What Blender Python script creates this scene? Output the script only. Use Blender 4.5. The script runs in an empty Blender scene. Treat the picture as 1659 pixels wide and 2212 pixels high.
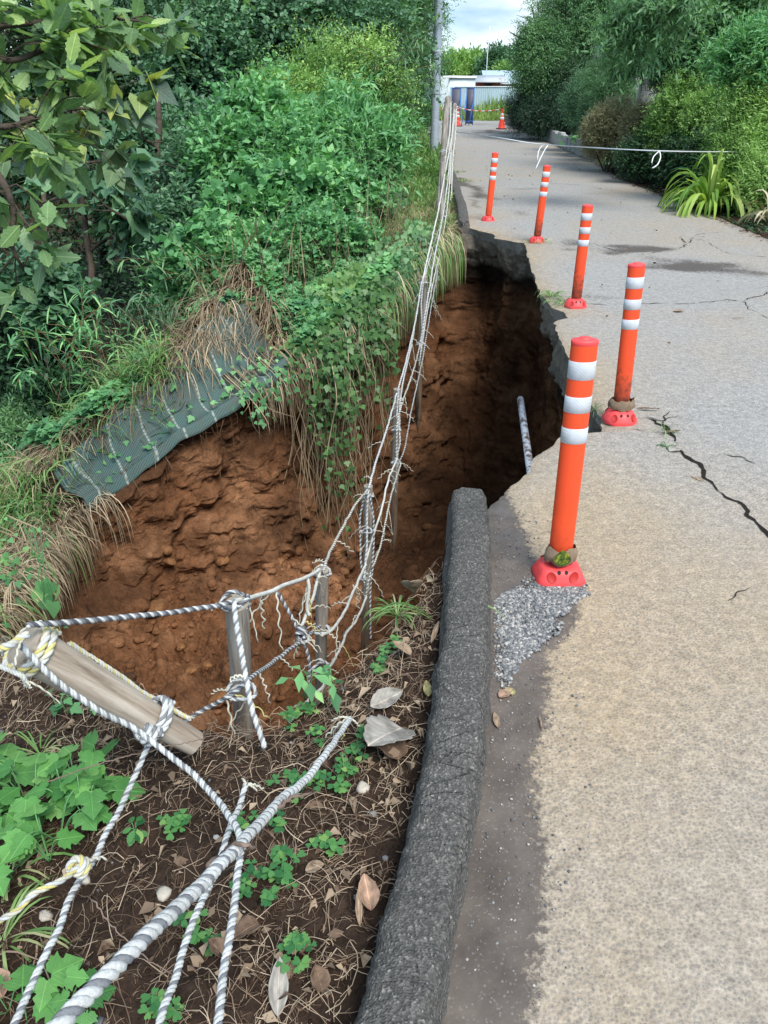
import bpy, bmesh, math, random
import numpy as np
from mathutils import Vector, Matrix, Quaternion
R = math.radians
random.seed(11)
rng = np.random.default_rng(7)
scn = bpy.context.scene
col = scn.collection

# ------------------------------------------------------------------ camera
CAMH, PITCH, F = 1.5, R(28.9), 1661.0
cam = bpy.data.cameras.new('camera'); camo = bpy.data.objects.new('camera', cam); col.objects.link(camo)
camo.location = (0, 0, CAMH); camo.rotation_euler = (math.pi/2-PITCH, 0, 0)
cam.sensor_width = 36; cam.lens = 36*F/2212; cam.clip_start = .05; cam.clip_end = 3000
scn.camera = camo
# ------------------------------------------------------------------ light
SUN_EL, SUN_AZ = R(56), R(150)     # high veiled sun behind and to the right of the viewer
w = bpy.data.worlds.new('World'); scn.world = w; w.use_nodes = True
nt = w.node_tree; nt.nodes.clear()
def N(nt, t, **k):
    n = nt.nodes.new(t)
    for a, b in k.items():
        if a.startswith('i_'): n.inputs[a[2:].replace('_', ' ')].default_value = b
        else: setattr(n, a, b)
    return n
out = N(nt, 'ShaderNodeOutputWorld'); bg = N(nt, 'ShaderNodeBackground')
sky = N(nt, 'ShaderNodeTexSky', sky_type='NISHITA', sun_disc=False, sun_elevation=SUN_EL, sun_rotation=SUN_AZ)
tc = N(nt, 'ShaderNodeTexCoord'); mp = N(nt, 'ShaderNodeMapping'); mp.inputs['Scale'].default_value = (1, 1, 3.2)
mp.inputs['Location'].default_value = (.35, .1, .0)
nz = N(nt, 'ShaderNodeTexNoise'); nz.inputs['Scale'].default_value = 2.6; nz.inputs['Detail'].default_value = 7; nz.inputs['Roughness'].default_value = .52; nz.inputs['Distortion'].default_value = .3
rp = N(nt, 'ShaderNodeValToRGB'); rp.color_ramp.elements[0].position = .40; rp.color_ramp.elements[1].position = .58
nz2 = N(nt, 'ShaderNodeTexNoise'); nz2.inputs['Scale'].default_value = 4.5; nz2.inputs['Detail'].default_value = 5
rp2 = N(nt, 'ShaderNodeValToRGB')
rp2.color_ramp.elements[0].position = .42; rp2.color_ramp.elements[0].color = (1.7, 3.1, 4.6, 1)
rp2.color_ramp.elements[1].position = .57; rp2.color_ramp.elements[1].color = (5.3, 6.1, 6.6, 1)
mx = N(nt, 'ShaderNodeMixRGB')
sb = N(nt, 'ShaderNodeMixRGB', blend_type='MULTIPLY'); sb.inputs[0].default_value = 1; sb.inputs[2].default_value = (1.0, 1.1, 1.15, 1)
for a, b in ((tc.outputs['Generated'], mp.inputs[0]), (mp.outputs[0], nz.inputs[0]), (mp.outputs[0], nz2.inputs[0]), (nz.outputs[0], rp.inputs[0]),
             (nz2.outputs[0], rp2.inputs[0]), (rp.outputs[0], mx.inputs[0]), (sky.outputs[0], sb.inputs[1]), (sb.outputs[0], mx.inputs[1]),
             (rp2.outputs[0], mx.inputs[2]), (mx.outputs[0], bg.inputs[0]), (bg.outputs[0], out.inputs[0])):
    nt.links.new(a, b)
bg.inputs[1].default_value = .1
sl = bpy.data.lights.new('sun', 'SUN'); sl.energy = 2.5; sl.angle = R(28); sl.color = (1, .96, .9)
so = bpy.data.objects.new('sun', sl); col.objects.link(so)
so.rotation_euler = (R(90)-SUN_EL, 0, 0)
sd = Vector((math.sin(SUN_AZ)*math.cos(SUN_EL), math.cos(SUN_AZ)*math.cos(SUN_EL), math.sin(SUN_EL)))
so.rotation_euler = sd.to_track_quat('Z', 'Y').to_euler()
scn.view_settings.view_transform = 'Standard'; scn.view_settings.look = 'None'
scn.view_settings.exposure = 0.98; scn.view_settings.gamma = 1
scn.cycles.max_bounces = 6; scn.cycles.diffuse_bounces = 4; scn.cycles.transmission_bounces = 3
scn.cycles.use_adaptive_sampling = True

# ------------------------------------------------------------------ projection helpers (pixels of a 1659x2212 view -> world)
cp, sp_ = math.cos(PITCH), math.sin(PITCH)
def ray(px, py):
    x = (px-829.5)/F; u = (1106-py)/F
    return Vector((x, cp+u*sp_, -sp_+u*cp))
def PZ(px, py, z=0.0):
    d = ray(px, py); t = (z-CAMH)/d.z
    return Vector((d.x*t, d.y*t, z))
def PD(px, py, depth):
    d = ray(px, py); return Vector((d.x*depth, d.y*depth, CAMH+d.z*depth))
def PY(px, py, Y):
    d = ray(px, py); t = Y/d.y
    return Vector((d.x*t, Y, CAMH+d.z*t))

# ------------------------------------------------------------------ noise
def _hash(ix, iy, iz, s):
    h = (ix*374761393 + iy*668265263 + iz*2147483647 + s*1274126177) & 0xffffffff
    h = ((h ^ (h >> 13))*1274126177) & 0xffffffff
    h = ((h ^ (h >> 16))*2246822519) & 0xffffffff
    return ((h ^ (h >> 15)) & 0xffffff)/float(0xffffff)
def vnoise(x, y, z=0.0, s=0):
    x, y, z = np.broadcast_arrays(np.asarray(x, float), np.asarray(y, float), np.asarray(z, float))
    ix, iy, iz = (np.floor(a).astype(np.int64) for a in (x, y, z))
    fx, fy, fz = x-ix, y-iy, z-iz
    fx, fy, fz = (f*f*(3-2*f) for f in (fx, fy, fz))
    r = 0
    for a in (0, 1):
        for b in (0, 1):
            for c in (0, 1):
                r = r + _hash(ix+a, iy+b, iz+c, s)*(fx if a else 1-fx)*(fy if b else 1-fy)*(fz if c else 1-fz)
    return r*2-1
def fbm(x, y, z=0.0, o=4, s=0, g=.5):
    r = 0; a = 1; f = 1
    for i in range(o):
        r = r + a*vnoise(np.asarray(x)*f, np.asarray(y)*f, np.asarray(z)*f, s+i*7); a *= g; f *= 2.03
    return r
def sstep(a, b, x):
    t = np.clip((np.asarray(x, float)-a)/(b-a), 0, 1); return t*t*(3-2*t)

# ------------------------------------------------------------------ object helpers
def tag(o, label=None, cat=None, group=None, kind=None):
    if label: o['label'] = label
    if cat: o['category'] = cat
    if group: o['group'] = group
    if kind: o['kind'] = kind
    return o
def empty(name, loc=(0, 0, 0), label=None, cat=None, group=None, rot=(0, 0, 0)):
    o = bpy.data.objects.new(name, None); col.objects.link(o); o.location = loc; o.rotation_euler = rot
    o.empty_display_size = .1
    return tag(o, label, cat, group)
def link(name, me, parent=None, mats=()):
    o = bpy.data.objects.new(name, me); col.objects.link(o)
    if parent: o.parent = parent
    for m in (mats if isinstance(mats, (list, tuple)) else [mats]):
        if m: me.materials.append(m)
    return o
def mesh_np(name, V, Fs, mats=(), parent=None, attrs=None, smooth=False, mi=None):
    """V (n,3); Fs (m,k) array or list of arrays with different k"""
    me = bpy.data.meshes.new(name)
    V = np.asarray(V, np.float32)
    if not isinstance(Fs, list): Fs = [Fs]
    Fs = [np.asarray(f, np.int32) for f in Fs if len(f)]
    me.vertices.add(len(V)); me.vertices.foreach_set('co', V.ravel())
    loops = np.concatenate([f.ravel() for f in Fs]); me.loops.add(len(loops)); me.loops.foreach_set('vertex_index', loops)
    cnt = np.concatenate([np.full(len(f), f.shape[1], np.int32) for f in Fs])
    st = np.concatenate([[0], np.cumsum(cnt)[:-1]]).astype(np.int32)
    me.polygons.add(len(cnt)); me.polygons.foreach_set('loop_start', st); me.polygons.foreach_set('loop_total', cnt)
    if mi is not None: me.polygons.foreach_set('material_index', np.asarray(mi, np.int32))
    me.update(calc_edges=True)
    if smooth: me.polygons.foreach_set('use_smooth', np.ones(len(cnt), bool))
    for k, v in (attrs or {}).items():
        v = np.asarray(v, np.float32)
        if v.ndim == 1:
            a = me.attributes.new(k, 'FLOAT', 'POINT'); a.data.foreach_set('value', v)
        else:
            a = me.attributes.new(k, 'FLOAT_VECTOR', 'POINT'); a.data.foreach_set('vector', v.ravel())
    me.validate()
    return link(name, me, parent, mats)
def grid_faces(r, c, wrap=False):
    i = np.arange(r-1)[:, None]; j = np.arange(c if wrap else c-1)[None, :]; j2 = (j+1) % c
    a = i*c+j; b = i*c+j2; d = (i+1)*c+j; e = (i+1)*c+j2
    return np.stack([a+0*b, b, e, d], -1).reshape(-1, 4)
class MB:
    """collects shapes into one mesh"""
    def __init__(s): s.v = []; s.f = {}; s.n = 0; s.a = {}; s.m = {}
    def add(s, V, Fq, mat=0, **attr):
        V = np.asarray(V, float); Fq = np.asarray(Fq)
        s.v.append(V); k = (Fq.shape[1], mat); s.f.setdefault(k, []).append(Fq+s.n)
        for a, val in attr.items(): s.a.setdefault(a, []).append(np.broadcast_to(val, (len(V),)))
        s.n += len(V)
    def tube(s, pts, r, sides=6, mat=0, cap=True, **attr):
        P = np.asarray([tuple(p) for p in pts], float); n = len(P)
        r = np.broadcast_to(np.asarray(r, float), (n,))
        T = np.gradient(P, axis=0); T /= np.linalg.norm(T, axis=1)[:, None]+1e-9
        up = np.array([0, 0, 1.]) if abs(T[0, 2]) < .9 else np.array([1., 0, 0])
        A = np.empty_like(P); a = np.cross(T[0], up); a /= np.linalg.norm(a)
        for i in range(n):
            a = a-T[i]*a.dot(T[i]); a /= np.linalg.norm(a)+1e-9; A[i] = a
        B = np.cross(T, A)
        th = np.arange(sides)/sides*2*np.pi
        V = P[:, None]+r[:, None, None]*(np.cos(th)[None, :, None]*A[:, None]+np.sin(th)[None, :, None]*B[:, None])
        V = V.reshape(-1, 3); Fq = grid_faces(n, sides, True)
        if cap:
            V = np.vstack([V, P[:1], P[-1:]]); c0, c1 = n*sides, n*sides+1
            j = np.arange(sides); j2 = (j+1) % sides
            tri = np.vstack([np.stack([j2, j, np.full(sides, c0)], 1), np.stack([j+(n-1)*sides, j2+(n-1)*sides, np.full(sides, c1)], 1)])
            s.add(V, Fq, mat, **attr); s.f.setdefault((3, mat), []).append(tri+s.n-len(V))
        else: s.add(V, Fq, mat, **attr)
        return P, A, B
    def box(s, c, d, mat=0, rz=0, rot=None, taper=1, **attr):
        c = np.array(c, float); h = np.array(d, float)/2
        V = np.array([[x, y, z] for z in (-1, 1) for y in (-1, 1) for x in (-1, 1)], float)
        V[4:, :2] *= taper
        V = V*h
        M = np.array(rot) if rot is not None else np.array(Matrix.Rotation(rz, 3, 'Z'))
        s.add(V@M.T+c, [[0, 2, 3, 1], [4, 5, 7, 6], [0, 1, 5, 4], [2, 6, 7, 3], [0, 4, 6, 2], [1, 3, 7, 5]], mat, **attr)
    def lathe(s, prof, c=(0, 0, 0), sides=32, mat=0, sx=1, sy=1, **attr):
        prof = np.asarray(prof, float); th = np.arange(sides)/sides*2*np.pi
        V = np.stack([np.outer(prof[:, 0], np.cos(th))*sx, np.outer(prof[:, 0], np.sin(th))*sy, np.repeat(prof[:, 1][:, None], sides, 1)], -1).reshape(-1, 3)+np.array(c)
        s.add(V, grid_faces(len(prof), sides, True), mat, **attr)
    def build(s, name, mats, parent=None, smooth=False):
        Fs = []; mi = []
        for (k, m), l in s.f.items():
            f = np.concatenate(l); Fs.append(f); mi += [m]*len(f)
        at = {k: np.concatenate(v) for k, v in s.a.items()}
        at = {k: v for k, v in at.items() if len(v) == s.n}
        return mesh_np(name, np.concatenate(s.v), Fs, mats, parent, at, smooth, mi)
def bevel(o, wd, seg=2):
    m = o.modifiers.new('bevel', 'BEVEL'); m.width = wd; m.segments = seg; m.limit_method = 'ANGLE'
def smooth_path(pts, ds):
    P = np.array([tuple(p) for p in pts], float)
    if len(P) == 2: P = np.array([P[0], (P[0]+P[1])/2, P[1]])
    Q = np.vstack([2*P[0]-P[1], P, 2*P[-1]-P[-2]]); o = []
    for i in range(1, len(Q)-2):
        p0, p1, p2, p3 = Q[i-1:i+3]; n = max(2, int(np.linalg.norm(p2-p1)/ds)); t = (np.arange(n)/n)[:, None]
        o.append(.5*((2*p1)+(-p0+p2)*t+(2*p0-5*p1+4*p2-p3)*t**2+(-p0+3*p1-3*p2+p3)*t**3))
    o.append(P[-1:]); return np.vstack(o)

# ------------------------------------------------------------------ materials
def mat(name, rough=.8, spec=.3):
    m = bpy.data.materials.new(name); m.use_nodes = True; t = m.node_tree
    p = t.nodes['Principled BSDF']; p.inputs['Roughness'].default_value = rough; p.inputs['Specular IOR Level'].default_value = spec
    return m, t, p
def noise(t, scale, detail=5, rough=.55, vec=None, dist=0):
    n = N(t, 'ShaderNodeTexNoise'); n.inputs['Scale'].default_value = scale; n.inputs['Detail'].default_value = detail
    n.inputs['Roughness'].default_value = rough; n.inputs['Distortion'].default_value = dist
    if vec: t.links.new(vec, n.inputs['Vector'])
    return n.outputs[0]
def ramp(t, fac, stops):
    r = N(t, 'ShaderNodeValToRGB'); e = r.color_ramp.elements
    while len(e) < len(stops): e.new(.5)
    for el, (p, c) in zip(e, stops):
        el.position = p; el.color = (c, c, c, 1) if isinstance(c, (int, float)) else (*c, 1)
    t.links.new(fac, r.inputs[0]); return r.outputs[0]
def mix(t, fac, a, b, mode='MIX'):
    m = N(t, 'ShaderNodeMixRGB', blend_type=mode)
    for i, v in ((0, fac), (1, a), (2, b)):
        if isinstance(v, bpy.types.NodeSocket): t.links.new(v, m.inputs[i])
        elif isinstance(v, (int, float)): m.inputs[i].default_value = v if i == 0 else (v, v, v, 1)
        else: m.inputs[i].default_value = (*v, 1)
    return m.outputs[0]
def mth(t, op, a, b=0.0, clamp=False):
    m = N(t, 'ShaderNodeMath', operation=op); m.use_clamp = clamp
    for i, v in ((0, a), (1, b)):
        if isinstance(v, bpy.types.NodeSocket): t.links.new(v, m.inputs[i])
        else: m.inputs[i].default_value = v
    return m.outputs[0]
def bump(t, p, h, strength=.5, dist=.01, prev=None):
    b = N(t, 'ShaderNodeBump'); b.inputs['Strength'].default_value = strength; b.inputs['Distance'].default_value = dist
    t.links.new(h, b.inputs['Height'])
    if prev: t.links.new(prev, b.inputs['Normal'])
    t.links.new(b.outputs[0], p.inputs['Normal']); return b.outputs[0]
def attr(t, name): 
    a = N(t, 'ShaderNodeAttribute', attribute_name=name); return a.outputs['Fac']
def objc(t): return N(t, 'ShaderNodeTexCoord').outputs['Object']
def voro(t, scale, vec=None, feature='F1', rnd=1):
    v = N(t, 'ShaderNodeTexVoronoi', feature=feature); v.inputs['Scale'].default_value = scale; v.inputs['Randomness'].default_value = rnd
    if vec: t.links.new(vec, v.inputs['Vector'])
    return v
def simple(name, c, rough=.7, spec=.3, var=.15, scale=20, bmp=.2, bd=.003):
    m, t, p = mat(name, rough, spec); co = objc(t)
    n = noise(t, scale, 5, .6, co); n2 = noise(t, scale*.2, 3, .5, co)
    c0 = tuple(x*(1-var) for x in c); c1 = tuple(min(1, x*(1+var)) for x in c)
    cc = mix(t, .4, ramp(t, n, [(.3, c0), (.7, c1)]), ramp(t, n2, [(.35, c0), (.65, c1)]))
    t.links.new(cc, p.inputs['Base Color'])
    if bmp: bump(t, p, n, bmp, bd)
    return m
def leafmat(name, cols, trans=.3, rough=.45, spec=.35, vein=0):
    """colour by per-leaf random attribute"""
    m, t, p = mat(name, rough, spec)
    a = attr(t, 'rnd'); n = len(cols)
    c = ramp(t, a, [(i/(n-1), cc) for i, cc in enumerate(cols)])
    if vein:
        lx, ly = attr(t, 'lx'), attr(t, 'ly'); ab = mth(t, 'ABSOLUTE', lx)
        sv = mth(t, 'PINGPONG', mth(t, 'SUBTRACT', ly, mth(t, 'MULTIPLY', ab, .75)), .075)
        side = ramp(t, sv, [(.002, 1.0), (.016, 0.0)]); rib = ramp(t, ab, [(.012, 1.0), (.03, 0.0)]); vv_ = mth(t, 'MAXIMUM', mth(t, 'MULTIPLY', side, .6), rib)
        n_ = noise(t, 34, 4, .6, objc(t)); c = mix(t, .45, c, ramp(t, n_, [(.3, .65), (.7, 1.3)]), 'MULTIPLY')
        c = mix(t, mth(t, 'MULTIPLY', vv_, vein), c, mix(t, 1.0, c, (1.7, 1.55, 1.5), 'MULTIPLY')); bump(t, p, mth(t, 'SUBTRACT', 1.0, vv_), .5, .002)
    t.links.new(c, p.inputs['Base Color'])
    if trans:
        o = t.nodes['Material Output']; tr = N(t, 'ShaderNodeBsdfTranslucent'); ms = N(t, 'ShaderNodeMixShader'); ms.inputs[0].default_value = trans
        c2 = mix(t, 1.0, c, (1.15, 1.25, .6), 'MULTIPLY')
        t.links.new(c2, tr.inputs[0]); t.links.new(p.outputs[0], ms.inputs[1]); t.links.new(tr.outputs[0], ms.inputs[2]); t.links.new(ms.outputs[0], o.inputs[0])
    return m
# ================================================================== GROUND SHAPES
# right base edge of the kerb along the road
_kpx = [(970,2212),(1000,2030),(1030,1860),(1055,1650),(1062,1500),(1065,1400),(1065,1300),(1064,1180),(1058,1105)]
_kfar = [(1016,490),(1010,458),(997,420),(987,387),(979,373),(965,330),(905,272)]
_k = [PZ(*p) for p in _kpx]+[PZ(*p) for p in _kfar]
KY = np.array([-3, -1]+[p.y for p in _k]+[80]); KX = np.array([-1.0, -.35]+[p.x for p in _k]+[.9])
def kx(y): return np.interp(y, KY, KX)
KEND = _k[8].y            # where the near kerb is broken off
KFAR = _k[9].y            # where the far kerb starts
# edge of the hole in the road, near to far
_hz = [(700,1700),(722,1668),(765,1640),(820,1570),(862,1548),(905,1500),(950,1415),(1000,1385),(1050,1350),(1085,1316),(1180,1308),(1262,1304),
       (1302,1288),(1290,1250),(1300,1216),(1262,1190),(1240,1140),(1235,1085),(1205,1020),(1165,970),(1112,912),(1088,840),(1052,775),(1042,745),(1060,728),(1108,718),(1098,690),
       (1040,664),(1005,628),(972,592),(958,560),(946,520),(930,470),(915,420),(903,380),(896,350),(890,336),(840,332),(800,322),(772,318),(740,312),(735,292),(690,282),(622,266)]
_h = [PZ((1400+.7836*x)*.54, (700+.7836*y)*.54) for x, y in _hz]
HY = np.array([p.y for p in _h]); HX = np.array([p.x for p in _h])
for i in range(1, len(HY)):
    if HY[i] <= HY[i-1]+.004: HY[i] = HY[i-1]+.004
HY0, HY1 = HY[0], HY[-1]
def left_edge(y):
    y = np.asarray(y, float)
    j = .012*fbm(y*9, 3.1, 0, 3)+.006*vnoise(y*60, 1.7)
    return np.where((y > HY0) & (y < HY1), np.interp(y, HY, HX)+j, kx(y))
_rpx = [(1659,515),(1535,465),(1439,426),(1343,388),(1295,354),(1250,333),(1200,311),(1150,289),(1094,268)]
_r = [PZ(*p) for p in _rpx]
RY = np.array([-4]+[p.y for p in _r]+[80]); RX = np.array([4.6]+[p.x for p in _r]+[8])
def rx(y): return np.interp(y, RY, RX)+.03*fbm(np.asarray(y)*1.3, 7.7)

def Hf(x, y):        # bank beyond the pit
    x = np.asarray(x, float); y = np.asarray(y, float)
    s = kx(y)-x
    s0 = .5+1.1*sstep(8, 13, y)+6*sstep(18, 40, y)
    d = np.maximum(0, s-s0)
    fl = 1-sstep(30, 60, y)*.9
    z = -.56*d*fl; z = np.where(z < -3, -3-1.6*(1-np.exp((z+3)/1.6)), z)
    dd = (x+.6)*-.59+(y-6.85)*.808; tt_ = (x+.6)*-.808+(y-6.85)*-.59      # steep lip under the net
    z = z+sstep(-.9, .3, tt_)*(1-sstep(2.3, 3.3, tt_))*(.55*sstep(0, .85, dd)-1.5*sstep(1.3, 3.4, dd))+(.34+.16*fbm(x*3, y*3, 0, 3, 8))*np.exp(-((tt_-.15)/.85)**2-((dd-1.1)/.6)**2)
    return z-.015+.05*fbm(x*1.1, y*1.1, 0, 4, 3)*np.clip(s*1.5, 0, 1)
def Hn(x, y):        # soil in the foreground
    x = np.asarray(x, float); y = np.asarray(y, float)
    s = np.maximum(0, kx(y)-.17-x)
    z = -.02-.20*s-.03*s*s
    return z+.035*fbm(x*2.2, y*2.2, 0, 3, 5)*np.clip(s*4, 0, 1)+.012*fbm(x*14, y*14, 0, 3, 9)+.006*fbm(x*50, y*50, 0, 2, 12)
def hit(px, py, Hfun):
    d = ray(px, py); t = .5
    while t < 60:
        p = (d.x*t, d.y*t, CAMH+d.z*t)
        if p[2] < float(Hfun(p[0], p[1])): break
        t += .02
    return Vector((d.x*t, d.y*t, float(Hfun(d.x*t, d.y*t))))

# rims of the pit
near_rim = [(.27,2.66),(.2,2.34),(.10,2.1),(.0,1.93),(-.1,1.82),(-.2,1.72),(-.36,1.60),(-.56,1.70),(-.76,1.86),(-1.2,2.18),(-1.5,2.34),(-2.5,2.95),(-4,3.4),(-6,3.8)]
far_rim = [(-6.6,4.5),(-5.8,4.1),(-4.4,3.7),(-3.2,3.6),(-2.65,3.85),(-2.56,4.3),(-2.6,4.9),(-2.45,5.5),(-1.7,6.0),(-.95,6.5),(-.6,6.85),(-.13,7.5),(.2,8.3),(.58,9.2),(.86,9.95)]

# ------------------------------------------------------------------ materials of the ground
def road_material():
    m, t, p = mat('asphalt', .85, .3); co = objc(t)
    tan = attr(t, 'tan'); wet = attr(t, 'wet'); mud = attr(t, 'mud')
    nb = noise(t, 9, 6, .6, co); nf = noise(t, 60, 4, .6, co)
    dco = mix(t, .012, co, N(t, 'ShaderNodeTexNoise').outputs['Color']); v = voro(t, 112, dco); v2 = voro(t, 260, co)
    stone = ramp(t, v.outputs['Color'], [(0, (.045, .045, .045)), (.4, (.10, .10, .098)), (.75, (.19, .185, .175)), (1, (.40, .38, .35))])
    st2 = ramp(t, v2.outputs['Color'], [(0, (.07, .068, .065)), (1, (.27, .26, .245))])
    agg = mix(t, .5, stone, st2)
    cem = ramp(t, nf, [(.25, (.31, .235, .155)), (.75, (.46, .365, .25))])
    grey = ramp(t, nf, [(.25, (.27, .26, .245)), (.75, (.42, .405, .38))])
    base = mix(t, tan, grey, cem)
    # stones exposed through the matrix
    h = mth(t, 'SUBTRACT', 1.0, v.outputs['Distance'])
    ex = mth(t, 'ADD', v.outputs['Distance'], mth(t, 'MULTIPLY', mth(t, 'SUBTRACT', nb, .5), .5))
    ex = mth(t, 'ADD', ex, mth(t, 'MULTIPLY', tan, .10))
    em = ramp(t, ex, [(.33, 1.0), (.54, 0.0)]); big_ = ramp(t, noise(t, 1.6, 4, .6, co), [(.35, .65), (.65, 1.0)]); em = mth(t, 'MULTIPLY', em, big_); fl_ = ramp(t, noise(t, 105, 3, .75, co), [(.54, 0.0), (.61, 1.0)]); fl2 = ramp(t, noise(t, 48, 4, .7, co), [(.56, 0.0), (.64, 1.0)]); em = mth(t, 'MAXIMUM', mth(t, 'MULTIPLY', em, .75), mth(t, 'MAXIMUM', mth(t, 'MULTIPLY', fl_, .6), mth(t, 'MULTIPLY', fl2, .22)))
    c = mix(t, mth(t, 'MULTIPLY', em, .85), base, agg)
    nw = noise(t, 26, 5, .65, co)
    c = mix(t, .55, c, ramp(t, nw, [(.35, .62), (.65, 1.12)]), 'MULTIPLY')
    # dark mud
    md = mth(t, 'ADD', mud, mth(t, 'MULTIPLY', mth(t, 'SUBTRACT', noise(t, 30, 6, .8, co), .5), 2.6)); md = ramp(t, md, [(.38, 0.0), (.95, 1.0)])
    c = mix(t, mth(t, 'MULTIPLY', md, .85), c, (.055, .043, .036))
    # wet silt
    wn = mth(t, 'ADD', wet, mth(t, 'MULTIPLY', mth(t, 'SUBTRACT', noise(t, 44, 6, .8, co), .5), 1.0)); wm = ramp(t, wn, [(.42, 0.0), (.56, 1.0)])
    wc = ramp(t, noise(t, 7, 6, .6, co), [(.3, (.075, .060, .050)), (.7, (.15, .125, .105))])
    grit = ramp(t, v2.outputs['Color'], [(.8, 0.0), (.9, 1.0)])
    wc = mix(t, mth(t, 'MULTIPLY', grit, .35), wc, (.3, .29, .28))
    c = mix(t, wm, c, wc)
    t.links.new(c, p.inputs['Base Color'])
    rr = mix(t, wm, .88, ramp(t, noise(t, 12, 3, .5, co), [(.4, .34), (.6, .6)])); t.links.new(rr, p.inputs['Roughness'])
    hh = mix(t, wm, mth(t, 'ADD', mth(t, 'MULTIPLY', h, .8), mth(t, 'MULTIPLY', nf, .5)), mth(t, 'MULTIPLY', nf, .5))
    b = bump(t, p, hh, .55, .006); bump(t, p, noise(t, 5, 5, .6, co), .25, .02, b)
    return m
M_road = road_material()
def kerb_material():
    m, t, p = mat('kerb_asphalt', .9, .25); co = objc(t)
    v = voro(t, 190, co); n = noise(t, 55, 6, .7, co); nl = noise(t, 4, 4, .6, co)
    c = ramp(t, v.outputs['Color'], [(0, (.035, .034, .032)), (.5, (.085, .083, .078)), (.84, (.21, .20, .185)), (1, (.5, .47, .43))])
    c = mix(t, mth(t, 'MULTIPLY', n, .7), c, (.105, .10, .09))
    sx = N(t, 'ShaderNodeSeparateXYZ'); t.links.new(co, sx.inputs[0])
    low = ramp(t, mth(t, 'ADD', sx.outputs['Z'], mth(t, 'MULTIPLY', nl, .05)), [(.02, 1.0), (.085, 0.0)])
    c = mix(t, mth(t, 'MULTIPLY', low, .55), c, (.17, .155, .135))
    c = mix(t, .5, c, ramp(t, nl, [(.3, .65), (.7, 1.25)]), 'MULTIPLY')
    wc = N(t, 'ShaderNodeMapping'); wc.inputs['Scale'].default_value = (3.5, 11, 3.5); t.links.new(co, wc.inputs[0])
    dn = N(t, 'ShaderNodeTexNoise'); dn.inputs['Scale'].default_value = 9; t.links.new(co, dn.inputs[0])
    wv = mix(t, .12, wc.outputs[0], dn.outputs['Color'])
    ck = N(t, 'ShaderNodeTexVoronoi', feature='DISTANCE_TO_EDGE'); ck.inputs['Scale'].default_value = 1.5; t.links.new(wv, ck.inputs['Vector'])
    cr = ramp(t, ck.outputs['Distance'], [(.0, 0.0), (.03, 1.0)])
    cr = mix(t, ramp(t, nl, [(.45, 0.0), (.6, 1.0)]), 1.0, cr)
    c = mix(t, .45, c, cr, 'MULTIPLY')
    t.links.new(c, p.inputs['Base Color'])
    b = bump(t, p, mth(t, 'ADD', v.outputs['Distance'], mth(t, 'MULTIPLY', n, 1.5)), .8, .007); bump(t, p, cr, .6, .006, b)
    return m
M_kerb = kerb_material()
def soil_material(name, dark, light, brite, sc=1.0):
    m, t, p = mat(name, .95, .12); co = objc(t)
    n = noise(t, 18*sc, 8, .7, co); n2 = noise(t, 90*sc, 5, .7, co); nl = noise(t, 2.2*sc, 4, .6, co)
    c = ramp(t, n, [(.3, dark), (.62, light), (.8, brite)])
    c = mix(t, .5, c, ramp(t, nl, [(.3, .6), (.7, 1.3)]), 'MULTIPLY')
    c = mix(t, .4, c, ramp(t, n2, [(.35, .55), (.65, 1.35)]), 'MULTIPLY')
    t.links.new(c, p.inputs['Base Color'])
    b = bump(t, p, n, .7, .03/sc); bump(t, p, n2, .6, .008/sc, b)
    return m
M_soil = soil_material('dark_soil', (.022, .0145, .010), (.055, .036, .026), (.13, .09, .065), 1.6)
M_bank = soil_material('bank_soil', (.02, .016, .008), (.05, .036, .02), (.09, .07, .04))
def pit_material():
    m, t, p = mat('scarp_earth', .95, .1); co = objc(t); geo = N(t, 'ShaderNodeNewGeometry')
    c = N(t, 'ShaderNodeAttribute', attribute_name='col').outputs['Vector']
    n = noise(t, 9, 8, .68, co); n2 = noise(t, 45, 6, .7, co)
    mpp = N(t, 'ShaderNodeMapping'); mpp.inputs['Scale'].default_value = (14, 14, 1.6); t.links.new(co, mpp.inputs[0]); ns = noise(t, 1.0, 5, .6, mpp.outputs[0])
    v = voro(t, 60, co)
    c = mix(t, .7, c, ramp(t, n, [(.28, .45), (.5, .95), (.72, 1.5)]), 'MULTIPLY')
    c = mix(t, .45, c, ramp(t, n2, [(.35, .55), (.65, 1.35)]), 'MULTIPLY')
    c = mix(t, .22, c, ramp(t, ns, [(.4, .5), (.6, 1.3)]), 'MULTIPLY')
    t.links.new(c, p.inputs['Base Color'])
    b = bump(t, p, n, .8, .06); b = bump(t, p, n2, .7, .018, b); bump(t, p, v.outputs['Distance'], .3, .01, b)
    return m
M_pit = pit_material()
M_grass_ground = soil_material('grassy_ground', (.03, .05, .012), (.07, .11, .03), (.14, .13, .06), .5)

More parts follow.
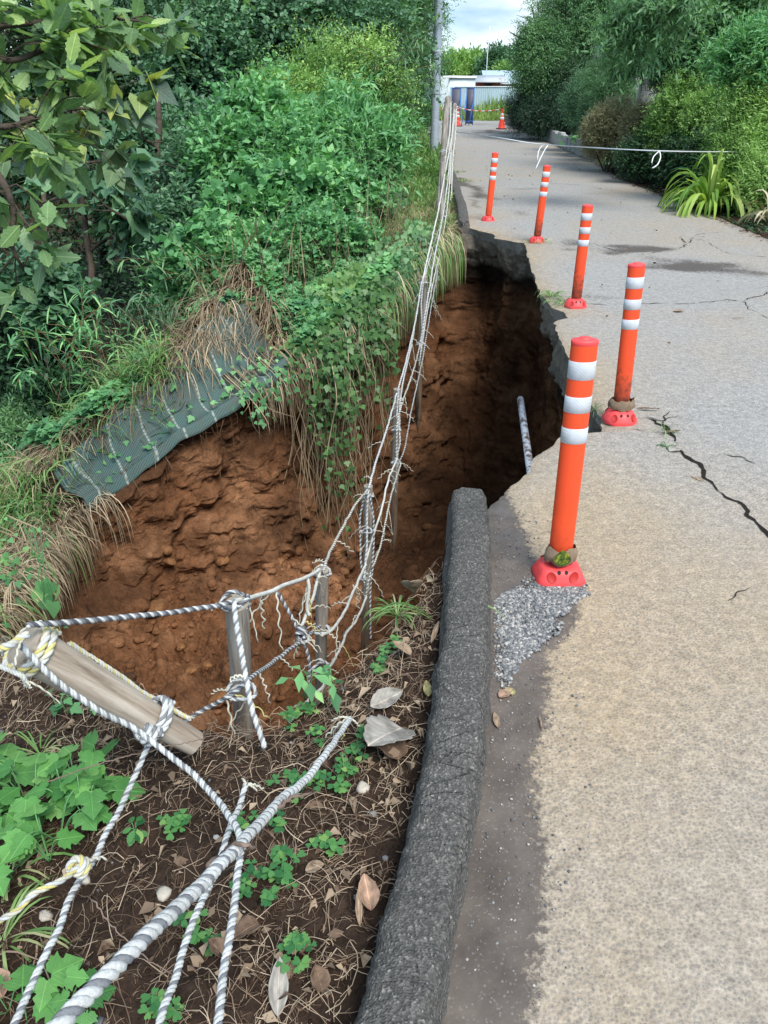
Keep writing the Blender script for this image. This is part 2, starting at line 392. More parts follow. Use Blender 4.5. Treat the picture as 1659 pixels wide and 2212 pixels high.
# ------------------------------------------------------------------ road sheet
ys = [-2.0]
while ys[-1] < 46: ys.append(ys[-1]+(.014 if ys[-1] > .5 else .08)*(1+max(0, ys[-1]-2.5)*.22 if ys[-1] < 10.5 else 3+ys[-1]*.25))
ys = np.array(ys); nc = 96
tt = np.linspace(0, 1, nc)**1.5
LE = left_edge(ys); RE = rx(ys)+np.where(ys > 36, (ys-36)*1.6, 0); LE = np.where((ys > HY0) & (ys < HY1), LE, LE-.05); LE2 = LE-np.where(ys > 34, (ys-34)*1.6, 0)
X = LE2[:, None]+(RE-LE2)[:, None]*tt[None, :]; Y = np.repeat(ys[:, None], nc, 1)
inh = ((ys > HY0-.02) & (ys < HY1+.02)).astype(float)[:, None]
edge = X-LE2[:, None]
Z = .006*fbm(X*1.3, Y*1.3, 0, 3, 21)+.0015*fbm(X*30, Y*30, 0, 2, 22)*(Y < 6)
Z = Z-inh*.02*np.exp(-edge/.06)
kd = X-kx(Y)
wedge = np.interp(Y, [-2, .75, 1.07, 1.3, 1.48, 1.75, 2.02, 2.2, 2.4, 2.74, 3.0, 3.3], [.16, .15, .16, .135, .128, .154, .27, .26, .15, .10, .08, .02])
wet = np.clip(.5+(wedge+.022*fbm(X*7, Y*7, 0, 4, 35)-kd)*5, 0, 1)*(Y < 3.4)
tan = np.clip(1.05-.8*np.abs(kd-.3), 0, 1)*(1-.7*sstep(2.2, 3.8, Y))+0*X
tanh_ = np.exp(-edge/.25)*((Y > 2.9) & (Y < 11))*.95
tanr = np.exp(-(RE[:, None]-X)/.8)*.6*(Y > 4)+.25*np.exp(-np.abs(kd)/.8)*(Y > 10)
tan = np.clip(np.maximum(np.maximum(tan, tanh_), tanr)+.30*fbm(X*1.6, Y*1.1, 0, 4, 31)-.04, 0, 1)
mud = np.zeros_like(X)
def blot(px, py, w_, h_, amp=1, rot=0):
    global mud
    c = PZ(px, py); e = PZ(px+w_, py); f = PZ(px, py-h_)
    sx_ = abs(e.x-c.x); sy_ = abs(f.y-c.y); dx = X-c.x; dy = Y-c.y
    a = math.cos(rot); b = math.sin(rot); u = (dx*a+dy*b)/sx_; v_ = (-dx*b+dy*a)/sy_; u = u+.7*fbm(X*2.1, Y*2.1, 0, 3, 33); v_ = v_+.7*fbm(X*2.1, Y*2.1, 5, 3, 34)
    mud = np.maximum(mud, amp*np.exp(-(u*u+v_*v_)))
blot(1560, 580, 120, 14, 1.5, -.25); blot(1440, 560, 60, 8, .6, -.2); blot(1335, 535, 85, 9, 1.7, -.12); blot(1232, 523, 32, 8, .9); blot(1010, 400, 24, 26, 1.1, .1); blot(1025, 440, 12, 20, .7)
blot(1140, 408, 40, 3, .7); blot(1075, 286, 45, 5, 1.1); blot(1040, 268, 40, 3, .7); blot(1270, 640, 50, 6, .6); blot(1600, 620, 60, 4, .3); blot(1330, 418, 70, 2.5, .5)
blot(1120, 1370, 60, 60, .45)
mud = np.maximum(mud, .75*np.exp(-(RE[:, None]-X)/.12)*(Y > 3))
V = np.stack([X, Y, Z], -1).reshape(-1, 3); Fq = grid_faces(len(ys), nc)
# broken edge, thickness of the pavement
sk = []
zz = [0, -.02, -.045, -.07, -.1, -.125]
for k, dz in enumerate(zz):
    off = 0 if k == 0 else .006*vnoise(ys*45, k*3.3, 0, 5)+.012*vnoise(ys*14, k*1.3, 0, 6)+.012*k*inh[:, 0]
    sk.append(np.stack([LE2+off-(.0 if k else 0), ys, Z[:, 0]+dz], -1))
S = np.concatenate(sk); nb_ = len(V)
fs = []
n_ = len(ys); ii = np.arange(n_-1)
for k in range(len(zz)-1):
    a = nb_+k*n_+ii; fs.append(np.stack([a, a+n_, a+n_+1, a+1], 1))
V = np.vstack([V, S]); Fq = np.vstack([Fq]+fs)
pad = lambda a, v: np.concatenate([a.ravel(), np.full(len(S), v)])
road = mesh_np('road', V, Fq, M_road, attrs={'tan': pad(tan, .1), 'wet': pad(wet, 0), 'mud': pad(mud, .0)}, smooth=True)
tag(road, kind='structure')
# cracks in the road
M_crack = simple('crack_filling', (.02, .017, .014), .95, .1)
cracks = [[(1400,895),(1425,915),(1445,935),(1452,965),(1475,985),(1510,1010),(1545,1050),(1580,1078),(1600,1085),(1612,1110),(1635,1130),(1659,1160),(1690,1200),(1730,1290),(1790,1350),(1850,1480)],
 [(1365,897),(1400,900),(1430,905),(1470,895)], [(1365,925),(1400,930),(1440,935)], [(1265,652),(1310,657),(1360,655),(1420,653),(1500,655),(1590,650),(1659,690)],
 [(1250,522),(1290,528),(1360,548),(1420,545),(1480,530),(1470,510),(1520,520),(1570,545),(1659,555)], [(1180,395),(1250,400),(1330,412),(1400,415)], [(1480,530),(1510,505),(1560,500)],
 [(1560,1290),(1590,1270),(1620,1262)], [(1545,985),(1590,990),(1640,1010)], [(1430,930),(1432,905),(1438,885)], [(1590,655),(1640,640),(1659,630)]]
cb = MB()
for ci, c in enumerate(cracks):
    P = smooth_path([PZ(*q, .004) for q in c], .012)
    L = len(P); s_ = np.arange(L)*.012
    wd = (.0038 if ci == 0 else .0013)*np.clip(1+1.3*vnoise(s_*9, ci)+.9*vnoise(s_*34, ci*2.), .12, 3)*np.minimum(1, np.minimum(np.arange(L)+1, L-np.arange(L))/6)*(1+P[:, 1]*.12)
    nn = np.gradient(P, axis=0); nn = np.stack([-nn[:, 1], nn[:, 0], 0*nn[:, 0]], 1); nn /= np.linalg.norm(nn, axis=1)[:, None]
    jg = .012*vnoise(s_*30, ci*9.)+.014*vnoise(s_*14, ci*3.)+.02*vnoise(s_*4, ci*5.)
    P = P+nn*jg[:, None]; P[:, 2] = .0045+.006*fbm(P[:, 0]*1.3, P[:, 1]*1.3, 0, 3, 21)
    Vc = np.stack([P-nn*wd[:, None], P+nn*wd[:, None]], 1).reshape(-1, 3); cb.add(Vc, grid_faces(L, 2))
tag(cb.build('road_cracks', M_crack), kind='structure')

# ------------------------------------------------------------------ kerb
def kerb_mesh(name, y0, y1, dy, wdt, hgt, cap0, cap1):
    yy = np.arange(y0, y1, dy); n = len(yy)
    th = np.linspace(0, 1, 21)
    # profile across: from right foot over the round top to the left foot
    ang = np.linspace(0, math.pi, 15)
    prx = np.concatenate([[0.0, -.006, -.012], -wdt/2+(wdt/2-.018)*np.sign(np.cos(ang))*np.abs(np.cos(ang))**.55, [-wdt+.012, -wdt+.006, -wdt]])
    prz = np.concatenate([[-.06, .0, hgt*.3], hgt*.42+hgt*.58*np.sin(ang)**.62, [hgt*.3, 0, -.26]])
    prz[-1] = -.26
    K = len(prx)
    P = np.zeros((n, K, 3)); kxx = kx(yy)
    tx = np.gradient(kxx, yy); nx = 1/np.sqrt(1+tx*tx); ny = -tx*nx
    for j in range(K):
        x = kxx+prx[j]*nx; y_ = yy+prx[j]*ny
        nzv = .003*fbm(x*45, y_*45, prz[j]*45, 3, 47)+.006*fbm(x*14, y_*14, prz[j]*14, 3, 40)+.003*vnoise(x*60, y_*60, prz[j]*60, 41)+.005*vnoise(x*4, y_*3., 0, 42)
        P[:, j] = np.stack([x+nzv*(prx[j]+wdt/2)/(wdt/2), y_, prz[j]+nzv*.9*(prz[j] > 0)], -1)
    V = P.reshape(-1, 3); Fq = grid_faces(n, K)
    Fs = [Fq]
    for flag, r, sgn in ((cap0, 0, 1), (cap1, n-1, -1)):
        if flag:
            c = P[r].mean(0); ring = P[r]; prev = np.arange(K)+r*K
            for q, s in ((1, .8), (2, .45), (3, .1)):
                off = -sgn*(.02*q*.6)
                newr = c+(ring-c)*s; newr[:, 1] += off+.006*rng.normal(size=K)
                idx = np.arange(K)+len(V); V = np.vstack([V, newr]); 
                Fs.append(np.stack([prev[:-1], idx[:-1], idx[1:], prev[1:]], 1)); Fs.append(np.array([[prev[-1], idx[-1], idx[0], prev[0]]])); prev = idx
    return tag(mesh_np(name, V, [np.vstack(Fs)], M_kerb, smooth=True), kind='structure')
kerb_mesh('kerb', -.8, KEND, .006, .172, .105, False, True)
kerb_mesh('kerb', KFAR, 34, .06, .17, .10, True, True)

# ------------------------------------------------------------------ near soil
nrx = np.array([q[0] for q in near_rim])[::-1]; nry = np.array([q[1] for q in near_rim])[::-1]
ss = np.concatenate([np.linspace(0, 1.9, 190), 1.9+np.linspace(.02, 1, 40)**1.6*4.8])
vv = np.linspace(0, 1, 260)
def rimy(x): return np.interp(x, nrx, nry)
xr = .27-ss
yr = rimy(xr)+.02*fbm(xr*9, 2.2, 0, 3, 50)*np.clip(ss*5, 0, 1)
y0 = -.6
Yg = y0+(yr[None, :]-y0)*(vv[:, None]**.9)
Xg = (kx(Yg)-.15)-ss[None, :]*1.0+(xr-(kx(yr)-.15)+ss)[None, :]*(vv[:, None]**3)
Zg = Hn(Xg, Yg)
soil = mesh_np('soil_verge', np.stack([Xg, Yg, Zg], -1).reshape(-1, 3), grid_faces(len(vv), len(ss)), M_soil, smooth=True); tag(soil, kind='structure')
near_ring = np.stack([Xg[-1], Yg[-1], Zg[-1]], -1)[::1]      # from kerb to the left

# ------------------------------------------------------------------ far bank
fr = smooth_path([(x, y, 0) for x, y in far_rim], .06)[::-1]   # from the kerb corner to the left
fr = fr[:, :2]; nf = len(fr)
q = np.linspace(0, 1, nf)
# direction away from the pit, turning from along the road to the left
ang = np.interp(q, [0, .10, .26, .43, .52, .62, .7, 1], [R(86), R(100), R(118), R(132), R(148), R(172), R(178), R(184)])
dist = np.concatenate([np.linspace(0, 6, 130), 6*np.exp(np.linspace(.03, 4.6, 70))])
fx = fr[:, 0][None]+np.cos(ang)[None]*dist[:, None]; fy = fr[:, 1][None]+np.sin(ang)[None]*dist[:, None]
# first columns follow the kerb
k0 = np.clip(1-q/.05, 0, 1)[None]; fx = fx*(1-k0)+(kx(fy)-.1)*k0
fx = np.minimum(fx, kx(fy)-.06)
fz = Hf(fx, fy)+.03*fbm(fx*4, fy*4, 0, 3, 60)*np.clip(kx(fy)-.2-fx, 0, 1)
fz -= .05*np.exp(-dist[:, None]/.12)
bank = mesh_np('bank', np.stack([fx, fy, fz], -1).reshape(-1, 3), grid_faces(len(dist), nf)[:, ::-1], M_bank, smooth=True); tag(bank, kind='structure')
far_ring = np.stack([fx[0], fy[0], fz[0]], -1)      # from kerb corner to the left

def q_at(px_):
    k = np.arange(nf); P = far_ring; f = P[:, 1]*cp-(P[:, 2]-CAMH)*sp_; sx_ = 829.5+F*P[:, 0]/f; return float(np.interp(-px_, -sx_, k))/(nf-1)
QH0, QH1 = q_at(650), q_at(475); QN0, QN1 = q_at(625), q_at(185)      # extent of the net along the edge of the bank
# ------------------------------------------------------------------ pit walls and floor
hy = np.linspace(HY1-.01, HY0+.0, 150); hx = left_edge(hy)
rd = np.stack([hx+.05, hy, np.full_like(hy, -.1)], -1)     # under the slab, far to near
left_close = np.array([[-6.3, 4.0, 0], [-6.6, 4.3, 0.]]); left_close[:, 2] = Hf(left_close[:, 0], left_close[:, 1])
ring = np.vstack([near_ring, left_close, far_ring[::-1], rd])
# resample evenly
seg = np.linalg.norm(np.diff(np.vstack([ring, ring[:1]]), axis=0), axis=1); cum = np.concatenate([[0], np.cumsum(seg)])
NP = 1100; s_ = np.linspace(0, cum[-1], NP, endpoint=False)
rc = np.vstack([ring, ring[:1]]); rim = np.stack([np.interp(s_, cum, rc[:, i]) for i in range(3)], 1)
sm = rim.copy()
for _ in range(60): sm[:, :2] = (np.roll(sm[:, :2], 1, 0)+sm[:, :2]+np.roll(sm[:, :2], -1, 0))/3
tng = np.roll(sm, -1, 0)-np.roll(sm, 1, 0); nrm = np.stack([-tng[:, 1], tng[:, 0]], 1); nrm /= np.linalg.norm(nrm, axis=1)[:, None]
cen = np.array([-.6, 4.6]); flip = np.sign(((rim[:, :2]-cen)*nrm).sum(1)); 
if np.median(flip) < 0: nrm = -nrm
# bottom ring: control points around
ctl = [((.27,2.66),(.25,3.0),-3.0,.05),((-.1,1.86),(-.1,2.5),-2.9,.0),((-.6,1.8),(-.6,2.5),-2.7,.0),((-1.5,2.38),(-1.4,2.9),-2.4,.0),((-4,3.4),(-4,3.6),-2.2,0),((-6.3,4.2),(-5.9,4.2),-2.75,0),
       ((-4.4,3.7),(-4.3,3.65),-2.7,0),((-2.65,3.85),(-2.5,3.9),-2.45,.0),((-2.6,4.9),(-2.4,4.8),-2.4,.05),((-2.45,5.5),(-2.35,5.25),-2.3,.06),((-1.7,6.0),(-1.75,5.55),-2.35,.10),((-.95,6.5),(-1.0,5.9),-2.4,.10),((-.6,6.85),(-.55,6.3),-2.55,.32),
       ((-.13,7.5),(-.2,6.9),-2.8,.42),((.2,8.3),(.05,7.4),-3.0,.3),((.58,9.2),(.45,7.9),-3.05,.25),((1.0,9.95),(.85,8.2),-3.05,.16),((1.35,9.2),(1.25,8.1),-3.05,.12),((1.62,8.8),(1.75,7.9),-3.1,.1),
       ((1.5,7.2),(1.85,7.0),-3.1,.08),((1.33,5.6),(1.75,5.6),-3.1,.1),((1.2,4.4),(1.5,4.6),-3.1,.1),((.95,3.45),(1.15,3.8),-3.05,.1),((.55,2.85),(.65,3.3),-3.0,.08)]
cidx = [int(np.argmin(np.linalg.norm(rim[:, :2]-np.array(c[0]), axis=1))) for c in ctl]
order = np.argsort(cidx); ci = np.array(cidx)[order]; ca = [ctl[i] for i in order]
ext = np.concatenate([[ci[-1]-NP], ci, [ci[0]+NP]]); cv = [ca[-1]]+ca+[ca[0]]
# store bottoms as offsets from their control's rim point, interpolated
offx = np.interp(np.arange(NP), ext, [c[1][0]-rim[int(i) % NP, 0] for c, i in zip(cv, ext)]); offy = np.interp(np.arange(NP), ext, [c[1][1]-rim[int(i) % NP, 1] for c, i in zip(cv, ext)])
zb = np.interp(np.arange(NP), ext, [c[2] for c in cv]); uc = np.interp(np.arange(NP), ext, [c[3] for c in cv])
def smooth1(a, n=25):
    for _ in range(n): a = (np.roll(a, 1)+a+np.roll(a, -1))/3
    return a
offx, offy, zb, uc = (smooth1(a) for a in (offx, offy, zb, uc))
botx = smooth1(rim[:, 0]+offx, 400); boty = smooth1(rim[:, 1]+offy, 400)
zb = np.minimum(zb, rim[:, 2]-.04)
NV = 230; vq = np.linspace(0, 1, NV)**1.15
und = sstep(.0, .16, vq)
PX = rim[:, 0][None]+(botx-rim[:, 0])[None]*(vq[:, None]**1.35)+nrm[:, 0][None]*uc[None]*und[:, None]*(1-vq[:, None]**3)
PYy = rim[:, 1][None]+(boty-rim[:, 1])[None]*(vq[:, None]**1.35)+nrm[:, 1][None]*uc[None]*und[:, None]*(1-vq[:, None]**3)
PZz = rim[:, 2][None]+(zb-rim[:, 2])[None]*vq[:, None]
fd = sstep(0, .09, vq)[:, None]*np.clip((rim[:, 2]-zb)/.6, 0, 1)[None]
big = fbm(PX*.9, PYy*.9, PZz*1.1, 3, 70)*.14
rid = (1-np.abs(fbm(PX*1.9, PYy*1.9, PZz*2.6, 4, 71)))
ramp_ = 1-.65*sstep(.7, 1.2, PX); dsp = big+.13*ramp_*(rid-.7)+.045*fbm(PX*7, PYy*7, PZz*5, 4, 73)+.014*fbm(PX*28, PYy*28, PZz*22, 3, 74)
led = np.floor(PZz*2.2+.8*fbm(PX*.8, PYy*.8, 0, 2, 75))
dsp = dsp-.03*ramp_*np.abs(fbm(PX*6, PYy*6, PZz*6, 3, 77))-.022*np.abs(fbm(PX*17, PYy*17, PZz*17, 3, 78))+.012*vnoise(PX*2, PYy*2, PZz*16, 79); dsp = dsp+.018*_hash(led.astype(np.int64), np.zeros_like(led, np.int64), np.zeros_like(led, np.int64), 3)
PX = PX+nrm[:, 0][None]*dsp*fd; PYy = PYy+nrm[:, 1][None]*dsp*fd; PZz = PZz+.03*fbm(PX*5, PYy*5, PZz*5, 3, 76)*fd
# floor rows
NW = 120; wq = np.linspace(0, 1, NW+1)[1:]; C = np.array([-1.0, 4.2, -2.72])
b0 = np.stack([PX[-1], PYy[-1], PZz[-1]], -1)
FX = b0[:, 0][None]+(C[0]-b0[:, 0])[None]*wq[:, None]; FY = b0[:, 1][None]+(C[1]-b0[:, 1])[None]*wq[:, None]
FZ = b0[:, 2][None]+(C[2]-b0[:, 2])[None]*(wq[:, None]**.8)
ff = sstep(0, .1, wq)[:, None]*(1-sstep(.93, 1, wq)[:, None]*.9)
lf = sstep(.3, -.8, FX)
FZ = FZ+ff*(.14*fbm(FX*1.2, FY*1.2, 0, 3, 80)+lf*(.10*np.abs(fbm(FX*4, FY*4, 0, 3, 81))+.055*np.abs(fbm(FX*11, FY*11, 0, 3, 82)))+.018*fbm(FX*30, FY*30, 0, 2, 83))
PXX = np.vstack([PX, FX]); PYY = np.vstack([PYy, FY]); PZZ = np.vstack([PZz, FZ])
# colour of the layers, with shade painted into the right-hand recess
zz_ = PZZ+.10*fbm(PXX*1.4, PYY*1.4, 0, 3, 90)
brown = np.array([.20, .088, .040]); brite = np.array([.31, .155, .078]); dbrown = np.array([.095, .046, .024]); blk = np.array([.022, .016, .012]); gry = np.array([.20, .175, .14])
nn1 = np.clip(.5+.6*fbm(PXX*1.7, PYY*1.7, PZZ*2.4, 4, 91), 0, 1)[..., None]
C0 = brown*(1-nn1)+dbrown*nn1
nn2 = np.clip(.1+.8*fbm(PXX*3, PYY*3, PZZ*3, 3, 92), 0, 1)[..., None]; C0 = C0*(1-nn2)+brite*nn2
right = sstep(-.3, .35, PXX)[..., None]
C0 = C0*(1-right*.40)  # shade under the road put into the earth colour
deep = sstep(-2.4, -2.95, PZZ)[..., None]*right*.35; C0 = C0*(1-deep)  # painted shade deepens toward the floor
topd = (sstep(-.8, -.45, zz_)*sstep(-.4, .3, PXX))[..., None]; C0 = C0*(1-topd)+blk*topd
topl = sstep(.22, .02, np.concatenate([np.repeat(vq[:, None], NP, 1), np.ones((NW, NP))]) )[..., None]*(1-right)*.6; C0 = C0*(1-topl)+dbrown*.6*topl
und_road = (np.min(np.abs(PYY[..., None]-0), axis=-1) > 2.6) & (PXX > kx(PYY)-.25) 
base_l = (sstep(-.44, -.36, PZZ+.05*vnoise(PXX*6, PYY*6, 0, 94))*und_road)[..., None]; C0 = C0*(1-base_l)+gry*base_l
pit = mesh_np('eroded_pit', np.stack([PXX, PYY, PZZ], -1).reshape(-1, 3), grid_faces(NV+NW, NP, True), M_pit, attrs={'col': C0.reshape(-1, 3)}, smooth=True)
tag(pit, kind='structure')

# ------------------------------------------------------------------ ground right of the road and beyond
gy = np.concatenate([np.linspace(-3, 30, 130), np.linspace(31, 44, 20)]); gd = np.concatenate([np.linspace(0, 3, 40), 3+np.linspace(.1, 1, 25)**2*60])
GX = rx(gy)[:, None]-.05+gd[None]; GY = np.repeat(gy[:, None], len(gd), 1)
GZ = -.02+.16*sstep(.1, .6, gd)[None]*sstep(16, 20, gy)[:, None]+.06*sstep(0, .7, gd)[None]+.04*fbm(GX*2, GY*2, 0, 3, 100)+.05*sstep(.3, 2, gd)[None]
def Hr(x, y): 
    d = x-rx(y)
    return float(-.02+.16*sstep(.1, .6, d)*sstep(16, 20, y)+.06*sstep(0, .7, d)+.05*sstep(.3, 2, d))
g1 = mesh_np('planting_bed', np.stack([GX, GY, GZ], -1).reshape(-1, 3), grid_faces(len(gy), len(gd)), M_soil, smooth=True); tag(g1, kind='structure')
ax = np.concatenate([-np.exp(np.linspace(6.5, 1.2, 40))+3, np.linspace(1, 14, 40), np.exp(np.linspace(2.7, 6.5, 40))]); ay = 42+np.concatenate([np.linspace(0, 20, 50), 20+np.exp(np.linspace(.5, 6.6, 40))])
AX, AY = np.meshgrid(ax, ay)
AZ = -.03+.05*fbm(AX*.4, AY*.4, 0, 3, 101)*sstep(44, 48, AY)-.08*sstep(46, 43, AY)
g2 = mesh_np('field', np.stack([AX, AY, AZ], -1).reshape(-1, 3), grid_faces(len(ay), len(ax)), M_grass_ground, smooth=True); tag(g2, kind='structure')
# ================================================================== LEAVES
def _n(a): return a/(np.linalg.norm(a, axis=-1, keepdims=True)+1e-9)
TEMPL = {
 'oval': (np.array([[0,0,0],[.24,.42,.06],[0,1,-.1],[-.24,.42,.06],[0,.5,-.02]]), np.array([[0,1,2,4],[0,4,2,3]])),
 'lance': (np.array([[0,0,0],[.13,.4,.04],[0,1,-.16],[-.13,.4,.04],[0,.5,0.0]]), np.array([[0,1,2,4],[0,4,2,3]])),
 'round': (np.array([[0,0,0],[.3,.2,.03],[.36,.6,.05],[0,1,-.06],[-.36,.6,.05],[-.3,.2,.03],[0,.5,-.03]]), np.array([[0,1,2,6],[6,2,3,4],[0,6,4,5]])),
 'heart': (np.array([[0,.0,0],[.32,-.1,.02],[.42,.25,.05],[0,1,-.14],[-.42,.25,.05],[-.32,-.1,.02],[0,.4,-.03]]), np.array([[0,1,2,6],[6,2,3,4],[0,6,4,5]])),
}
def fan(pts):
    p = np.array([[0, .35, 0]]+[[x, y, .05*abs(x)-.05*y*y] for x, y in pts]); k = len(pts)
    return p, np.array([[0, 1+i, 1+(i+1) % k] for i in range(k)])
TEMPL['lobe3'] = fan([(0,0),(.28,-.05),(.55,.35),(.3,.42),(.25,.6),(0,1),(-.25,.6),(-.3,.42),(-.55,.35),(-.28,-.05)])
_l = [(0,0),(.16,-.12),(.34,-.08),(.40,.04),(.52,.12),(.44,.2),(.56,.36),(.40,.36),(.26,.42),(.38,.56),(.30,.66),(.22,.74),(.14,.84),(0,1.0)]
TEMPL['mulberry'] = fan(_l+[(-x, y) for x, y in _l[-2:0:-1]])
_t = [(0,0)]+[(.30*math.sin(math.pi*(i+.3)/11)**.8*(1 if i % 2 else .78), .06+.9*i/10) for i in range(10)]+[(0,1.02)]
TEMPL['toothed'] = fan(_t+[(-x, y) for x, y in _t[-2:0:-1]])
TEMPL['clover'] = fan([(0,0),(.2,.2),(.42,.6),(.36,.88),(.16,.95),(0,.8),(-.16,.95),(-.36,.88),(-.42,.6),(-.2,.2)])
def leaf_arrays(pos, tip, nrm, size, shape, wid=None, curl=None):
    T, Fq = TEMPL[shape]; t = _n(tip); b = _n(np.cross(t, nrm)); n = np.cross(b, t)
    s = np.broadcast_to(np.asarray(size, float), (len(pos),))[:, None, None]
    wd = 1.0 if wid is None else np.asarray(wid)[:, None, None]
    z = T[None, :, 2:3]*(1.0 if curl is None else np.asarray(curl)[:, None, None])
    V = pos[:, None]+s*(T[None, :, 0:1]*wd*b[:, None]+T[None, :, 1:2]*t[:, None]+z*n[:, None])
    k = len(T); Fa = Fq[None]+(np.arange(len(pos))*k)[:, None, None]
    return V.reshape(-1, 3), Fa.reshape(-1, Fq.shape[1]), k
def leaf_mesh(name, pos, tip, nrm, size, shape, m, parent=None, rnd=None, uv=False, **k):
    V, Fq, kk = leaf_arrays(pos, tip, nrm, size, shape, **k)
    if rnd is None: rnd = rng.random(len(pos))
    at = {'rnd': np.repeat(rnd, kk)}
    if uv: at['lx'] = np.tile(TEMPL[shape][0][:, 0], len(pos)); at['ly'] = np.tile(TEMPL[shape][0][:, 1], len(pos))
    return mesh_np(name, V, Fq, m, parent, at)
def twig_leaves(base, d, L, k, droop=.1, flat=.6, ang=.9):
    """k leaves along each twig"""
    n = len(base); u = (np.arange(k)+.5)/k
    side = _n(np.cross(d, rng.normal(size=(n, 3))*.5+np.array([0, 0, 1.])))
    pos = base[:, None]+d[:, None]*(L[:, None]*u)[..., None]
    pos[..., 2] -= droop*L[:, None]*u**2
    sg = np.where(np.arange(k) % 2, 1, -1)[None, :, None]
    tip = d[:, None]*(1-ang*.6)+side[:, None]*sg*ang+rng.normal(size=(n, k, 3))*.28
    tip[..., 2] -= droop
    tip[:, -1] = d*1.0
    nr = np.array([0, 0, flat])+rng.normal(size=(n, k, 3))*.35+d[:, None]*.25
    return pos.reshape(-1, 3), tip.reshape(-1, 3), nr.reshape(-1, 3)
def blob_twigs(c, r, n, seed=0, fill=.55, lump=.4, up=.25):
    d = _n(rng.normal(size=(n, 3)))
    rad = (1-(1-fill)*0)*(rng.random(n)**.38)
    sc = 1+lump*fbm(d[:, 0]*2.2+seed, d[:, 1]*2.2, d[:, 2]*2.2, 3, seed)
    p = np.array(c)+d*np.array(r)*(rad*sc)[:, None]
    dd = _n(d*.9/np.array(r)*min(r)+rng.normal(size=(n, 3))*.5+np.array([0, 0, up]))
    # depth inside the crown for colour (outer leaves are paler)
    return p, dd, np.clip(rad, 0, 1)
def foliage(name, blobs, size, m, parent=None, shape='oval', k=7, L=.22, droop=.15, up=.25, lump=.4, seed=0, flat=.6, rmix=.55, ang=.9, keep=None):
    Ps, Ts, Ns, Rs = [], [], [], []
    for i, (c, r, n) in enumerate(blobs):
        b, d, q = blob_twigs(c, r, n, seed+i*3, lump=lump, up=up)
        if keep is not None:
            mk = keep(b); b, d, q = b[mk], d[mk], q[mk]
        Ln = L*(.6+.8*rng.random(len(b)))
        p, t, nr = twig_leaves(b, d, Ln, k, droop, flat, ang)
        Ps.append(p); Ts.append(t); Ns.append(nr)
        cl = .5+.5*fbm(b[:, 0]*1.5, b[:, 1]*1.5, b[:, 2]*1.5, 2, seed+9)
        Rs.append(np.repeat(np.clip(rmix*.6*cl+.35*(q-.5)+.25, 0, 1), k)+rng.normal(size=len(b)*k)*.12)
    P = np.concatenate(Ps); sz = size*(.6+.6*rng.random(len(P)))
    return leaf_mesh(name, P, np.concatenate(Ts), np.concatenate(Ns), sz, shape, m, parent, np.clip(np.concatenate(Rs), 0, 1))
def blades(mb, base, d, L, wd, sag=.8, seg=6, mat=0, rnd=None, fold=.0):
    """arching strips: base (n,3), initial direction d, length L, width wd"""
    n = len(base); d = _n(d); P = [base.copy()]; cur = d.copy(); st = (L/seg)[:, None]
    for i in range(seg):
        cur = _n(cur+np.array([0, 0, -1.])*(sag*np.ones(n))[:, None]*(i+.5)/seg*.55); P.append(P[-1]+cur*st)
    P = np.stack(P, 1); T = np.gradient(P, axis=1); s = _n(np.cross(T, rng.normal(size=(n, 1, 3))*.3+np.array([0, 0, 1.])))
    u = np.linspace(0, 1, seg+1); w_ = np.sin(np.pi*np.clip(u*.86+.14, 0, 1))**.7*.5; w_[-1] = .02
    w_ = wd[:, None, None]*w_[None, :, None]
    V = np.stack([P-s*w_, P+s*w_], 2).reshape(-1, 3)
    f = grid_faces(seg+1, 2); Fa = (f[None]+(np.arange(n)*(seg+1)*2)[:, None, None]).reshape(-1, 4)
    r = rng.random(n) if rnd is None else rnd
    mb.add(V, Fa, mat, rnd=np.repeat(r, (seg+1)*2))

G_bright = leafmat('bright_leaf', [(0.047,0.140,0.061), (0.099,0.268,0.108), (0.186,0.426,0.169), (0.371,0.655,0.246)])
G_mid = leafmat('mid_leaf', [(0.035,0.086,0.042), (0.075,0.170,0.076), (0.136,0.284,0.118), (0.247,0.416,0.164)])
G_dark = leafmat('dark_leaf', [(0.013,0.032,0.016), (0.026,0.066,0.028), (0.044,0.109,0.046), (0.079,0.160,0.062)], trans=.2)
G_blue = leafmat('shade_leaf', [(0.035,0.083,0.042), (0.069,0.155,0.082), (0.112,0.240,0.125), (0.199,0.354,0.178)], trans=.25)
G_yel = leafmat('yellow_green_leaf', [(0.075,0.159,0.044), (0.166,0.316,0.091), (0.302,0.489,0.141), (0.499,0.604,0.201)])
G_grass = leafmat('grass_blade', [(0.066,0.156,0.041), (0.148,0.296,0.082), (0.262,0.421,0.142), (0.492,0.468,0.264)])
G_straw = leafmat('dry_straw', [(0.105,0.075,0.045), (0.254,0.187,0.113), (0.448,0.351,0.224), (0.628,0.523,0.359)], trans=.1, rough=.8)
G_litter = leafmat('litter', [(.022,.013,.009), (.06,.036,.022), (.14,.090,.058), (.30,.22,.15)], trans=0, rough=.9, spec=.15)
G_hedge = leafmat('bronze_leaf', [(.12,.13,.06), (.24,.235,.12), (.38,.35,.21), (.56,.48,.34)], trans=.2)
G_yew = leafmat('yew_leaf', [(0.008,0.024,0.016), (0.016,0.043,0.024), (0.029,0.072,0.038), (0.048,0.102,0.048)], trans=.1)
G_root = simple('root_bark', (.13,.075,.04), .9, .15, .35, 30)
M_bark = simple('bark', (.07,.055,.042), .95, .15, .4, 14, .8, .02)
M_barkgrey = simple('grey_bark', (.26,.24,.21), .9, .15, .3, 14, .6, .01)
M_darkbark = simple('dark_bark', (.025,.02,.017), .95, .12, .3, 12, .8, .02)

